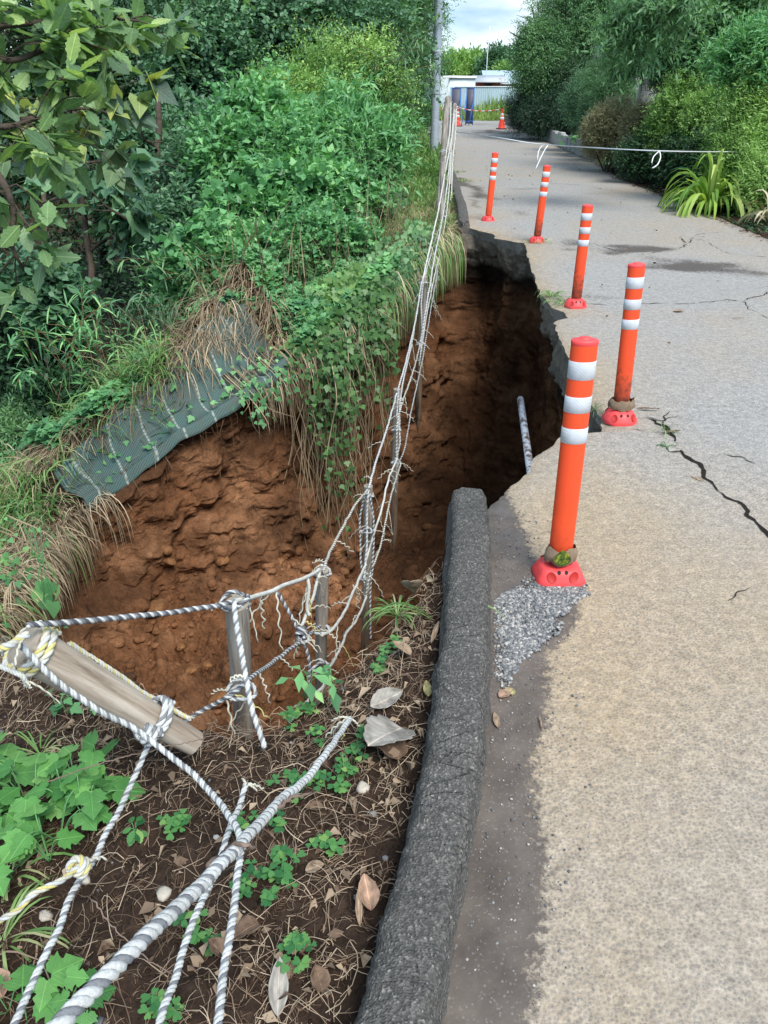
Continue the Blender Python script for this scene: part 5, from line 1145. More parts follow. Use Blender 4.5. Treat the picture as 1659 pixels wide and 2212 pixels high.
rope('striped dark rope from the log to the leaning grey post', [(60,1352,1.72),(140,1345,1.78),(260,1335,1.9),(400,1318,2.08),(500,1302,2.2)], .0072, 'wbb', frays=0)
rope('lower rope from the rim past the leaning post toward the shorter post', [(395,1560,2.2),(440,1535,2.22),(500,1500,2.18),(545,1462,2.3),(590,1430,2.6),(650,1385,2.9),(690,1352,3.2)], .0068, 'wbb', frays=6)
rt, P = rope('white rope running down the front of the leaning grey post', [(506,1296,2.2),(508,1330,2.18),(517,1395,2.15),(532,1470,2.12),(548,1540,2.1),(572,1615,2.07)], .0078, 'wwg', frays=1)
# middle line
rope('second rope line from the far posts to the highest hanging post', [(983,240,13.8),(968,380,9.6),(956,470,8.8),(938,560,7.7),(925,640,7.1),(908,740,7.0)], .0075, 'wwg', frays=8)
rope('second rope line from the highest hanging post to the middle one', [(908,742,7.0),(893,800,6.6),(876,850,6.1),(860,905,5.8),(856,985,5.8)], FR, 'wbw', frays=6)
rope('second rope line from the middle hanging post to the long one', [(858,990,5.8),(838,1040,5.2),(825,1100,4.9),(806,1160,4.6),(790,1215,4.5)], FR, 'wcw', frays=8)
rope('second rope line from the long hanging post to the shorter one', [(790,1220,4.5),(765,1275,4.1),(745,1320,3.8),(718,1360,3.4),(694,1372,3.22)], .007, 'wcw', frays=9)
rope('outer loose rope from the corner post down beside the highest hanging post', [(952,480,9.2),(928,560,8.0),(905,650,7.2),(890,740,6.8),(868,840,6.0),(862,930,5.8)], .006, 'wwg', frays=4)
rope('right-hand loose rope beside the far hanging posts', [(958,500,9.0),(946,580,8.2),(932,660,7.3),(912,780,7.0),(890,880,6.3),(876,960,5.9),(858,1010,5.8)], .0052, 'wgg', frays=7)
rope('third rope line from the middle hanging post past the long post', [(866,1000,5.8),(848,1060,5.4),(832,1130,5.0),(822,1180,4.8),(800,1240,4.5),(788,1300,4.5)], .0058, 'wbw', frays=7)
rope('bottom rope from the long hanging post to the foot of the shorter post', [(792,1290,4.5),(770,1340,4.2),(752,1362,4.0),(735,1400,3.7),(712,1440,3.4),(694,1450,3.22)], .0062, 'wcw', frays=6)
rope('frayed rope from the foot of the shorter post into the soil', [(694,1450,3.2),(700,1480,3.1),(660,1520,2.9),(625,1560,2.6)], .0065, 'wcw', frays=5)
rope('dark striped rope hanging along the left side of the long post', [(795,1060,4.55),(779,1110,4.55),(779,1200,4.55),(786,1260,4.5)], .0062, 'wbb', frays=0)
rope('dark striped rope hanging along the right side of the long post', [(797,1062,4.5),(806,1120,4.5),(806,1200,4.5),(800,1290,4.5),(801,1380,4.5)], .0062, 'wbb', frays=0)
rope('white rope down the front of the long hanging post', [(796,1058,4.5),(793,1120,4.5),(792,1180,4.5),(786,1250,4.5)], .0062, 'wwg', frays=0)
rope('white rope down the front of the middle hanging post', [(860,845,5.82),(858,900,5.82),(864,950,5.82),(854,1000,5.82)], .0062, 'wwg', frays=2)
rope('white rope down the front of the highest hanging post', [(914,602,7.1),(910,660,7.1),(912,720,7.1),(906,790,7.1)], .0065, 'wwg', frays=3)
rope('rope wound down the tallest far post', [(974,222,11.3),(972,280,11),(963,340,10.6),(958,400,10.0),(950,470,9.6)], .009, 'wcw', frays=8)
rope('pale rope hanging in a bundle from the head of the right far post', [(986,236,13.6),(984,290,13),(978,350,12.3),(975,420,11.8),(968,470,10.2)], .010, 'wcw', frays=9)
rope('loose rope falling from the far posts along the edge of the bank', [(975,330,10.8),(968,430,9.6),(955,520,8.8),(938,600,8.0),(920,690,7.4),(908,770,7.1)], .006, 'wcw', frays=9)
# rope rings round the posts
def ringr(label, px, py, d, r, rp, sch='wwg', turns=1.3):
    c = PD(px, py, d); root = empty('rope_tie', c, label, 'rope tie', 'rope ties round the posts'); n = int(40*turns); th = np.linspace(0, 2*np.pi*turns, n)
    Q = np.stack([(rp+r)*np.cos(th), (rp+r)*np.sin(th), r*1.8*th/6.28+.01*np.sin(th*1.7)], 1); mb = MB(); strands(mb, Q, r, r*6.2, 6); mb.build('strands', SCH[sch], root, True); fray(root, Q[0], r, .8); fray(root, Q[-1], r, .8)
for a in (('tie at the head of the highest hanging post', 913, 612, 7.2, .0065, .033), ('tie halfway down the highest hanging post', 909, 745, 7.25, .0065, .033), ('tie at the head of the middle hanging post', 860, 865, 5.95, .006, .029), ('tie halfway down the middle hanging post', 856, 930, 5.98, .006, .029),
          ('lower tie on the middle hanging post', 855, 1000, 6.0, .006, .029), ('tie at the head of the long hanging post', 794, 1072, 4.62, .006, .029), ('middle tie on the long hanging post', 791, 1150, 4.68, .006, .029), ('lower tie on the long hanging post', 789, 1250, 4.72, .006, .029),
          ('tie at the head of the shorter post', 697, 1240, 3.32, .0062, .028), ('frayed middle tie on the shorter post', 695, 1365, 3.4, .0065, .028), ('loop round the foot of the shorter post', 693, 1445, 3.44, .0065, .03), ('thick tie round the head of the leaning grey post', 509, 1308, 2.27, .0062, .033, 'wgg', 2.2),
          ('tie round the middle of the leaning grey post', 522, 1500, 2.22, .0058, .034, 'wwg', 1.5), ('tie near the head of the tallest far post', 968, 222, 11.55, .009, .052), ('tie low on the tallest far post', 958, 330, 10.9, .009, .052), ('tie at the head of the right far post', 983, 236, 14.0, .010, .044, 'wcw', 2), ('tie on the corner post', 957, 470, 9.5, .007, .032), ('tie at the middle of the right far post', 976, 330, 13.4, .01, .044, 'wcw', 2)):
    ringr(a[0], *a[1:])
# near ropes
NR = .0068
NG = 'thick white ropes in the foreground'
rope('thickest white rope rising toward the viewer across the lower left', [(60,2290,.50),(130,2212,.52),(290,2050,.60),(400,1940,.70),(500,1845,.84),(600,1735,1.15),(680,1660,1.5),(757,1552,2.05)], NR, 'wwg', NG, endf=.5)
rope('white rope lying down the left side past the broad-leaved plant', [(326,1592,1.95),(270,1720,1.86),(210,1840,1.7),(160,1925,1.6),(120,2020,1.48),(60,2150,1.36),(0,2280,1.25)], .0071, 'wwg', NG, frays=0)
rope('white rope running from the left end of the log down over the soil', [(40,1392,1.68),(110,1462,1.72),(200,1528,1.78),(300,1582,1.85),(400,1660,1.8),(470,1730,1.7),(512,1790,1.58),(517,1850,1.5),(500,2000,1.33),(480,2130,1.22),(465,2260,1.12)], .0071, 'wwg', NG)
rope('white rope crossing under the thick one in the lower middle', [(532,1695,1.86),(515,1745,1.8),(492,1800,1.66),(470,1870,1.6),(430,1965,1.46),(395,2060,1.36),(350,2200,1.22),(330,2270,1.18)][::-1], .0068, 'wwg', NG, frays=1, fsc=.4, endf=.3)
rope('yellow and white frayed rope tail at the left edge', [(-20,1998,1.5),(40,1965,1.5),(75,1930,1.52),(130,1905,1.55),(180,1868,1.6)], .0065, 'wyw', NG, pitch=.055, frays=0)
rope('cream and yellow rope tail dangling left of the log end', [(0,1402,1.62),(20,1398,1.62),(38,1385,1.64),(60,1370,1.66)], .009, 'wyw', NG, frays=2, fsc=.5)
rope('thin cream rope tail at the left edge below the log end', [(-10,1436,1.7),(20,1448,1.7),(48,1462,1.7),(58,1482,1.72)], .006, 'wcw', NG, frays=2, fsc=.5)
rope('grey rope lying along the far side of the log', [(150,1392,1.9),(230,1440,2.0),(300,1490,2.1),(350,1520,2.16),(400,1548,2.2),(412,1552,2.2)], .0075, 'wyw', NG, frays=3, fsc=.4)
def wrapring(label, p, ax, rp, r, turns, sch='wwg'):
    root = empty('rope_tie', tuple(p), label, 'rope tie', 'rope ties round the log'); z = Vector(ax).normalized(); x = z.orthogonal().normalized(); y = z.cross(x); n = int(50*turns); th = np.linspace(0, 2*np.pi*turns, n)
    Q = np.array([x*(rp+r)*math.cos(t)+y*(rp+r)*math.sin(t)+z*(r*2.0*(t/6.28-turns/2)) for t in th]); mb = MB(); strands(mb, Q, r, r*6.2, 7); mb.build('strands', SCH[sch], root, True); return root
lax = LA-LB
wrapring('rope wound round the upper left end of the log', LB+lax*.955, lax, .049, .0095, 2.6, 'wyw'); wrapring('rope wound round the lower end of the log with the crossing knot', LB+lax*.22, lax, .047, .0092, 2.0)
kk_ = PD(325, 1588, 1.88); rk = empty('rope_knot', kk_, 'knot where the ropes cross at the lower end of the log', 'rope knot'); knot(rk, (0, 0, 0), .0092, 'wwg', 2.2, .018, (1, .3, -.8))
kk_ = PD(172, 1872, 1.6); rk = empty('rope_knot', kk_, 'frayed knot joining the yellow tail to the left-hand rope', 'rope knot'); knot(rk, (0, 0, 0), .008, 'wyw', 2.2, .014, (.4, .3, -.8)); fray(rk, np.zeros(3), .008, .5)
kk_ = PD(652, 1368, 2.88); rk = empty('rope_knot', kk_, 'tangled grey knot left of the shorter post', 'rope knot'); knot(rk, (0, 0, 0), .007, 'wbb', 3, .018, (.2, .8, .4)); knot(rk, (.01, 0, -.03), .007, 'wwg', 2, .014, (.8, .1, .4)); fray(rk, np.zeros(3), .007, .8); fray(rk, np.array([0, 0, -.03]), .007, .8)
# twigs on the thick rope
def twig(label, pts, r, m=None):
    W = [PD(*p) for p in pts]; o0 = W[0]; mb = MB(); P = smooth_path([w_-o0 for w_ in W], .008); P += .0015*rng.normal(size=P.shape); mb.tube(P, np.linspace(r, r*.5, len(P)), 6); o = mb.build('twig', m or M_twig, None, True); o.location = o0; return tag(o, label, 'twig', 'loose twigs')
M_twig = simple('twig_bark', (.20, .145, .115), .9, .1, .3, 60)
twig('curved twig caught on the thick white rope near its middle', [(455,1868,.88),(475,1850,.9),(500,1832,.86),(530,1822,.84),(548,1832,.86)], .0042); twig('forked twig lying against the upper part of the thick rope', [(575,1780,1.1),(590,1750,1.1),(630,1725,1.15),(668,1712,1.2)], .004)
twig('thin pale straw stalk slanting over the soil at lower left', [(200,1945,1.45),(260,2020,1.4),(330,2080,1.36),(390,2110,1.34)], .0016, None)
twig('long dry stalk lying across the lower end of the log', [(100,1690,1.9),(250,1640,1.93),(420,1600,1.95),(470,1590,2.0),(540,1612,2.0)], .0018, None)
# ------------------------------------------------------------------ ribbon across the road
M_tape = simple('white_tape', (.78, .80, .82), .6, .2, .05, 10, 0)
def ribbon(root, W, wd, name, vert=True):
    P = smooth_path(W, .05); n = len(P); T = _n(np.gradient(P, axis=0)); up = np.array([0, 0, 1.]) if vert else np.array([1., .3, 0]); tw = .6*np.sin(np.arange(n)*.13)
    s = _n(np.cross(T, _n(np.cross(up+0*T, T)+1e-6)))*-1; s = _n(s*np.cos(tw)[:, None]+np.cross(T, s)*np.sin(tw)[:, None]); V = np.stack([P-s*wd/2, P+s*wd/2], 1).reshape(-1, 3); mb = MB(); mb.add(V, grid_faces(n, 2)); o = mb.build(name, M_tape, root, True); m_ = o.modifiers.new('thickness', 'SOLIDIFY'); m_.thickness = .001; return o
S0 = PD(985, 284, 13.9); r0 = empty('white_tape', S0, 'long white tape strung across the road from the far posts to the bushes', 'barrier tape')
rel = lambda a: PD(*a)-S0
ribbon(r0, [rel(a) for a in ((985,284,13.9),(1080,298,13),(1165,311,12.2),(1300,320,11.0),(1425,326,10.1),(1520,328,10.1),(1610,328,10.3))], .015, 'tape')
ribbon(r0, [rel(a) for a in ((1180,313,12.1),(1170,316,12.1),(1163,328,12.1),(1161,346,12.1))], .014, 'tape_end', False); ribbon(r0, [rel(a) for a in ((1184,313,12.1),(1176,325,12.1),(1166,345,12.1),(1157,365,12.1))], .014, 'tape_end', False)
ribbon(r0, [rel(a) for a in ((1425,326,10.1),(1427,340,10.1),(1420,356,10.1),(1409,363,10.1))], .014, 'tape_end', False); ribbon(r0, [rel(a) for a in ((1425,326,10.1),(1412,338,10.1),(1408,352,10.1))], .014, 'tape_end', False)
# ------------------------------------------------------------------ green net on the bank
def netmat():
    m, t, p = mat('green_net', .7, .25); tu = attr(t, 'u'); tv = attr(t, 'v'); cx = N(t, 'ShaderNodeCombineXYZ'); t.links.new(tu, cx.inputs[0]); t.links.new(tv, cx.inputs[1])
    w1 = N(t, 'ShaderNodeTexWave', wave_type='BANDS', bands_direction='X'); w1.inputs['Scale'].default_value = 26; t.links.new(cx.outputs[0], w1.inputs[0])
    w2 = N(t, 'ShaderNodeTexWave', wave_type='BANDS', bands_direction='Y'); w2.inputs['Scale'].default_value = 40; t.links.new(cx.outputs[0], w2.inputs[0])
    g = mth(t, 'MAXIMUM', w1.outputs[0], mth(t, 'MULTIPLY', w2.outputs[0], .7)); n = noise(t, 6, 5, .6, objc(t))
    c = ramp(t, g, [(.35, (.018, .032, .030)), (.8, (.10, .175, .16))]); c = mix(t, ramp(t, n, [(.4, 0.0), (.7, .5)]), c, (.10, .085, .065))
    st = mth(t, 'PINGPONG', mth(t, 'ADD', tu, mth(t, 'MULTIPLY', mth(t, 'SUBTRACT', noise(t, 3, 2, .5, objc(t)), .5), .10)), .13)
    sm = ramp(t, st, [(.005, .55), (.012, 0.0)]); dn = N(t, 'ShaderNodeTexWave', wave_type='BANDS', bands_direction='Y'); dn.inputs['Scale'].default_value = 9; t.links.new(cx.outputs[0], dn.inputs[0])
    c = mix(t, mth(t, 'MULTIPLY', sm, ramp(t, dn.outputs[0], [(.2, .35), (.5, 1.0)])), c, (.50, .52, .46)); t.links.new(c, p.inputs['Base Color']); bump(t, p, g, .6, .006); return m
M_net = netmat()
def net(label, q0, q1, dn_, up_, nu=160, nv=44, seed=0):
    uu = np.linspace(0, 1, nu)[:, None]; v = np.linspace(0, 1, nv)[None]; qi = q0+(q1-q0)*uu+0*v; k = qi*(nf-1); bx = np.interp(k, np.arange(nf), fr[:, 0]); by = np.interp(k, np.arange(nf), fr[:, 1]); a = np.interp(qi, q, ang)
    tx = np.gradient(bx[:, 0]); ty = np.gradient(by[:, 0]); L = np.cumsum(np.hypot(tx, ty))[:, None]; nx, ny = -ty/np.hypot(tx, ty), tx/np.hypot(tx, ty)
    sg = 1 if (nx*np.cos(a[:, 0])+ny*np.sin(a[:, 0])).mean() > 0 else -1; ox, oy = (sg*nx)[:, None], (sg*ny)[:, None]
    d = -dn_+(dn_+up_)*v*(1-.5*uu)+.05*fbm(uu*6, 0, 0, 3, seed)*(v > .5); x = bx+ox*d; y = by+oy*d
    z = Hf(bx+ox*np.maximum(d, 0), by+oy*np.maximum(d, 0))+.05+np.minimum(d, 0)*1.5+.018*np.sin(v*9+uu*5)*(1-v*.4)+.012*fbm(uu*9, v*4, 0, 3, 5+seed)+.005*np.sin(uu*36+v*2)*(v < .35)
    mb = MB(); V = np.stack([x, y, z], -1).reshape(-1, 3); o = mesh_np('erosion_net', V, grid_faces(nu, nv), M_net, attrs={'u': (L+0*v).ravel(), 'v': (d+0*uu).ravel()}, smooth=True)
    m_ = o.modifiers.new('thickness', 'SOLIDIFY'); m_.thickness = .003; return tag(o, label, 'erosion net')
net('dark green woven erosion net with pale stitched stripes draped over the bank edge', QN0, QN1, .06, .92)
net('piece of dark net hanging at the left edge below the bank', .625, .66, .25, .15, 60, 24, 3)
# pipe in the pit wall
M_pipe, t_, p_ = mat('pale_pipe', .5, .3); co_ = objc(t_); t_.links.new(mix(t_, ramp(t_, noise(t_, 16, 5, .7, co_), [(.42, 0.0), (.52, 1.0)]), (.10, .055, .03), (.46, .50, .56)), p_.inputs['Base Color']); a, b = PD(1124, 862, 6.0), PD(1144, 1005, 5.0)
r0 = empty('drain_pipe', a, 'pale grey pipe sticking out of the right pit wall under the road', 'pipe'); mb = MB(); mb.tube([(0, 0, 0), tuple((b-a)*.5), tuple((b-a)*1.15)], .026, 12); mb.build('pipe', M_pipe, r0, True)
# ================================================================== RIGHT SIDE
# stone edging
M_stone = simple('edging_stone', (.30,.27,.22), .9, .15, .35, 12, .6, .01); M_conc = simple('edging_concrete', (.36,.37,.36), .9, .15, .25, 12, .5, .006)
yv = _r[8].y; k_ = 0; EG = 'edging blocks along the planting bed'
ends = [(_r[4].x, _r[4].y), (_r[8].x, _r[8].y)]
yy = _r[4].y+.1
while yy < yv-.3:
    L = .62 if yy < 29 else .42; x0, x1 = float(np.interp(yy, RY, RX)), float(np.interp(yy+L, RY, RX)); a = math.atan2(L, x1-x0)
    conc = 20.5 < yy < 29; hgt = (.40 if conc else .44) + .03*math.sin(k_*2.3)
    u_ = (yy-_r[4].y)/(yv-_r[4].y)
    where = 'near end' if u_ < .33 else ('middle' if u_ < .66 else 'far end')
    if k_ == 0: lab = 'first stone edging block at the near end of the row, tilted'
    else: lab = ('pale concrete edging block' if conc else ('rough brown stone edging block at the near end' if u_ < .3 else 'rough brown stone edging block toward the cones'))+' of the planting bed'
    if k_: lab = '%d%s edging block counted from the near end, %s' % (k_+1, {1: 'st', 2: 'nd', 3: 'rd'}.get((k_+1) % 10 if not 10 < k_+1 < 20 else 0, 'th'), 'pale concrete' if conc else 'rough brown stone')
    mb = MB()
    mb.box((0, 0, 0), (L-.03, .15, hgt), taper=.96); o = mb.build('edging_block', M_conc if conc else M_stone, None); o.location = ((x0+x1)/2, yy+L/2, hgt/2-.06); o.rotation_euler = ((.10 if k_ == 0 else .02*math.sin(k_*5)), .02*math.sin(k_*3), a+.05*math.sin(k_*7)); bevel(o, .022, 3)
    tag(o, lab, 'edging block', EG); yy += L; k_ += 1

GR = 'garden shrubs right of the road'
def P_(*a, **k): return plant(*a, **k)
P_('hedge', 'rounded hedge with bronze-tinged small leaves right of the stone edging', 'hedge', [(1335,275,15.2,72,55),(1300,290,15.6,45,48),(1385,285,14.6,45,55)], 3600, .034, G_hedge, GR, shape='oval', L=.12, k=8, base=0, lump=.12, up=.5)
P_('shrub', 'big dark yew-like shrub beside the right-hand cone', 'shrub', [(1165,215,25,62,62),(1225,190,24,60,70),(1140,240,25.5,42,42),(1200,245,24,70,45)], 4200, .055, G_yew, GR, shape='lance', L=.25, k=9, base=.1, lump=.3)
P_('shrub', 'dark soft-needled shrub between the yew and the bronze hedge', 'shrub', [(1265,220,20,50,55),(1290,250,18.5,38,35)], 3300, .05, G_blue, GR, shape='lance', L=.2, k=9, base=.1, lump=.3)
P_('shrub', 'broad olive-green shrub right of the bronze hedge', 'shrub', [(1478,232,13.2,60,58),(1515,220,13.2,50,55),(1450,290,13.4,50,38),(1530,260,12.6,40,55)], 3300, .044, G_yel, GR, shape='oval', L=.17, k=8, base=0, lump=.45, rmix=.3)
P_('shrub', 'dark shrub with holly-like leaves below the olive-green one', 'shrub', [(1400,335,13.6,60,30),(1480,345,12.8,60,36),(1540,335,12,45,50)], 1500, .06, G_dark, GR, shape='oval', L=.18, k=6, base=0)
P_('shrub', 'large airy yellow-green shrub at the right edge of the picture', 'shrub', [(1630,270,10.6,72,95),(1625,355,10.4,55,60),(1660,190,10.6,55,70),(1680,400,10.0,50,55),(1590,330,10.9,35,55)], 2600, .060, G_yel, GR, shape='lance', L=.28, k=9, base=0, lump=.75, up=.6, rmix=.75)
P_('shrub', 'feathery light green shrub above the bronze hedge', 'shrub', [(1320,165,18,50,50),(1325,205,17,36,36)], 2500, .05, G_mid, GR, shape='lance', L=.28, k=9, base=0, lump=.4)
P_('shrub', 'long-leaved pale shrub at the top right edge', 'shrub', [(1600,140,10.5,60,45),(1650,120,10.2,60,50)], 900, .09, G_bright, GR, shape='lance', L=.3, k=9, base=0, lump=.4, up=.8)
TG_ = 'garden trees right of the road'
P_('broadleaf_tree', 'round-crowned tree with dark forked trunk behind the yew', 'tree', [(1225,60,24.5,85,75),(1170,110,24,55,60),(1290,40,24,70,70),(1250,-40,25,95,70),(1190,150,24,60,40)], 3000, .105, G_mid, TG_, base=.1, tr=(M_darkbark, .2, 7, 1.6), L=.4, k=8, shape='lance', droop=.5)
P_('broadleaf_tree', 'fine-leaved tree with a pale twisted trunk above the olive shrub', 'tree', [(1420,90,14.5,75,60),(1380,50,15,60,60),(1455,140,14,40,40),(1360,120,15,45,40)], 2300, .045, G_blue, TG_, base=0, stem=False, L=.25, k=9, lump=.5)
P_('broadleaf_tree', 'broad-leaved dark tree over the right side of the garden', 'tree', [(1560,40,13,90,70),(1500,20,13.5,70,70),(1640,60,12.5,70,80),(1600,-30,13,110,60),(1510,100,13,60,40)], 2700, .075, G_mid, TG_, base=0, tr=(M_darkbark, .1, 6, 1.2), L=.3, k=7, shape='round')
P_('broadleaf_tree', 'backdrop tree behind the garden between the two trunks', 'tree', [(1400,20,30,150,110),(1320,90,30,90,90),(1500,120,30,150,90)], 4500, .13, G_dark, TG_, base=0, tr=(M_darkbark, .2, 6, 2), L=.5, k=8)
P_('broadleaf_tree', 'dark backdrop tree at the upper right corner', 'tree', [(1640,60,26,160,150),(1720,160,24,120,150)], 4200, .13, G_dark, TG_, base=0, tr=(M_darkbark, .2, 6, 2), L=.5, k=8)
# overhanging feathery branch at the top right
P_('overhanging_branch', 'leafy branch hanging into the picture at the top right', 'branch', [(1390,40,9.5,60,26),(1450,15,9.2,70,22),(1340,70,9.7,40,18)], 130, .11, G_mid, None, base=2.2, shape='lance', L=.35, k=12, droop=.6, lump=.4)
# pale twisted trunk
o0 = PD(1425, 235, 14.2); tb = empty('twisted_trunk', (o0.x, o0.y, 0), 'pale twisted bare trunk with a bent limb behind the bronze hedge', 'tree trunk'); mb = MB()
f_ = lambda a: tuple(PD(*a)-Vector((o0.x, o0.y, 0)))
for pts, ra, rb in (([(1420,260,14.2),(1422,205,14.2),(1428,185,14.2),(1445,165,14.1),(1462,148,14.1)], .075, .03), ([(1424,190,14.2),(1412,186,14.2),(1400,180,14.1),(1393,165,14.1),(1396,150,14.1),(1388,135,14.1)], .055, .02), ([(1430,182,14.2),(1424,160,14.2),(1420,140,14.2),(1424,110,14.2)], .04, .014), ([(1450,160,14.1),(1440,140,14.2),(1450,110,14.2)], .022, .01)):
    P = smooth_path([f_(a) for a in pts], .05); mb.tube(P+.008*rng.normal(size=P.shape), np.linspace(ra, rb, len(P)), 8)
mb.build('trunk', M_barkgrey, tb, True)
# house behind the garden and a stone pillar
M_plaster = simple('pale_plaster', (.46,.45,.44), .9, .1, .12, 4, .1)
Ph = PY(1335, 230, 24); hh = empty('house', (Ph.x, 24, 0), 'pale house wall glimpsed through the garden behind the bronze hedge', 'house')
mb = MB(); mb.box((2.9, 2, 1.2), (5.8, 4, 2.5)); mb.build('wall', M_plaster, hh); 
for x in (1.7, 3.4, 4.9):
    mb = MB(); mb.box((x, -.02, 1.45), (.85, .06, .95)); wn_ = mb.build('window', M_win, hh); mb = MB()
    for dx, dz, w_, h_ in ((-.45, 0, .06, 1.06), (.45, 0, .06, 1.06), (0, .5, .9, .06), (0, -.5, .9, .06), (0, 0, .04, .95)): mb.box((x+dx, -.06, 1.45+dz), (w_, .05, h_))
    mb.build('frame', M_whitep, wn_)
mb = MB(); mb.box((3.1, 2.1, 2.52), (6.3, 4.3, .14)); mb.build('roof', M_roof, hh)
Pp = PD(1388, 225, 15.9); pl = MB(); pl.box((0, 0, .95), (.30, .28, 1.9), taper=.62); o = pl.build('stone_pillar', M_plaster, None); o.location = (Pp.x, Pp.y, 0); bevel(o, .02); tag(o, 'pale tapering stone pillar behind the bronze hedge', 'pillar')
# strap-leaved plants
G_lily = leafmat('lily_leaf', [(.10,.22,.04), (.20,.36,.06), (.34,.50,.10), (.50,.58,.20)], trans=.35)
def strap(label, px, py, L, n, wd, m, H=None, lean=(0, 0), sag=1.3):
    c = PZ(px, py, .04); r0 = empty('strap_leaf_plant', c, label, 'plant', 'strap-leaved plants along the garden edge'); a = rng.random(n)*6.28; t_ = rng.random(n)**.7
    d = np.stack([np.cos(a)*t_*.9+lean[0], np.sin(a)*t_*.9+lean[1], 1.0-.5*t_+.25], 1); b = np.stack([np.cos(a)*.06, np.sin(a)*.06, 0*a], 1); mb = MB(); blades(mb, b, d, L*(.6+.5*rng.random(n)), wd*(.7+.5*rng.random(n)), sag, 9); mb.build('leaves', m, r0)
strap('large bright strap-leaved clump at the foot of the right-hand shrubs', 1530, 452, 1.0, 130, .055, G_lily, sag=1.5)
strap('upright strap-leaved plant behind the stone edging', 1213, 300, .75, 34, .045, G_bright, sag=1.2); strap('small strap-leaved tuft beside the holly-like shrub', 1408, 385, .4, 16, .03, G_mid)
strap('tuft with red-tinged yellow leaves at the right picture edge', 1668, 480, .5, 50, .03, G_hedge); strap('low grassy tuft under the bronze hedge', 1315, 350, .38, 40, .018, G_yel, sag=2); strap('broad upright leaves rising behind the bright clump', 1560, 420, .9, 18, .07, G_bright, sag=.5)
c = PZ(1262, 322, .1); r0 = empty('hosta', c, 'low broad-leaved bright green plant just behind the stone edging', 'plant'); n = 60; a = rng.random(n)*6.28; rr_ = rng.random(n)*.42
leaf_mesh('leaves', np.stack([np.cos(a)*rr_*1.5, np.sin(a)*rr_, .1+.2*rng.random(n)], 1), np.stack([np.cos(a), np.sin(a), .1+0*a], 1), np.array([0, -.3, 1.])+rng.normal(size=(n, 3))*.3, .17*(.7+.5*rng.random(n)), 'round', G_bright, r0)
# ivy and dead leaves along the right edge
n = 17000; y = 3.5+26*rng.random(n)**1.3; d = .02+1.9*rng.random(n)**1.2; x = rx(y)+d; mk = fbm(x*1.6, y*1.6, 0, 3, 500) > -.25; x, y, d = x[mk], y[mk], d[mk]; n = len(x)
z = np.array([Hr(a, b) for a, b in zip(x, y)])+.02+.16*rng.random(n)*np.clip(d, 0, 1)
a = rng.random(n)*6.28; tag(leaf_mesh('ivy_ground_cover', np.stack([x, y, z], 1), np.stack([np.cos(a), np.sin(a), -.1+0*a], 1), np.array([0, -.2, 1.])+rng.normal(size=(n, 3))*.35, .045*(.6+.7*rng.random(n)), 'lobe3', G_dark), 'dark ivy and small leaves under the garden shrubs', 'ground cover', kind='stuff')
n = 5000; y = 3.5+30*rng.random(n)**1.2; x = rx(y)-.12+.9*rng.random(n)**1.3; z = np.array([Hr(a, b) for a, b in zip(x, y)])+.03; a = rng.random(n)*6.28
tag(leaf_mesh('fallen_leaves', np.stack([x, y, z], 1), np.stack([np.cos(a), np.sin(a), 0*a], 1), np.array([0, 0, 1.])+rng.normal(size=(n, 3))*.4, .05*(.5+.7*rng.random(n)), 'oval', G_litter), 'brown fallen leaves along the right edge of the road', 'leaf litter', kind='stuff')
n = 420; y = 5+34*rng.random(n); x = kx(y)+.2+(rx(y)-kx(y)-.3)*rng.random(n); a = rng.random(n)*6.28; mk = ~((y < HY1+.3) & (x < np.interp(y, HY, HX)+.15)); x, y, a = x[mk], y[mk], a[mk]; n = len(x)
tag(leaf_mesh('road_debris', np.stack([x, y, .012+0*x], 1), np.stack([np.cos(a), np.sin(a), .15+0*a], 1), np.array([0, 0, 1.])+rng.normal(size=(n, 3))*.5, .035*(.4+.9*rng.random(n)), 'oval', G_litter), 'scattered dead leaf bits and crumbs on the road', 'debris', kind='stuff')
# ------------------------------------------------------------------ field, far trees
n = 26000; x = -14+34*rng.random(n); y = 44.3+9*rng.random(n)**1.1; mk = y < 49.5+.55*(x-1)*.3+5*(x > 6); x, y = x[mk], y[mk]; n = len(x)
mb = MB(); hb = .35+.55*np.clip(fbm(x*.5, y*.5, 0, 3, 510), -.4, 1); blades(mb, np.stack([x, y, 0*x], 1), rng.normal(size=(n, 3))*.3+[0, 0, 1.], hb*(.6+.6*rng.random(n))*(1+.05*(y-44)), np.full(n, .06), .5, 3, rnd=np.clip(.5+.3*fbm(x*.6, y*.6, 0, 2, 511)+rng.normal(size=n)*.2, 0, 1))
G_field = leafmat('field_grass', [(.10, .17, .04), (.18, .28, .07), (.26, .38, .10), (.36, .42, .16)]); tag(mb.build('field_grass', G_field), 'tall bright grass and weeds beyond the end of the road', 'grass', kind='stuff')
FG = 'far trees beyond the sheds'
for lab, bl, n_, m_, s_ in (('pale green far tree behind the hut', [(985,152,84,34,22),(965,165,82,26,16)], 1500, G_yel, .42), ('broad pale far tree in the middle of the far row', [(1022,148,86,34,22),(1040,160,84,22,16)], 1500, G_yel, .42), ('dark rounded far tree right of the mast', [(1077,150,74,33,28)], 2200, G_blue, .36), ('low yellowish far bush above the warehouse', [(1092,170,68,19,9)], 700, G_yel, .3),
    ('hazy dark far tree at the right behind the yew', [(1130,150,90,45,40)], 1300, G_dark, .5), ('far green tree hidden behind the slender tree', [(900,150,80,50,50)], 1400, G_mid, .4)):
    P_('far_tree', lab, 'tree', bl, n_, s_, m_, FG, base=0, tr=(M_bark, .22, 3, 1.5), L=1.0, k=6, lump=.3)
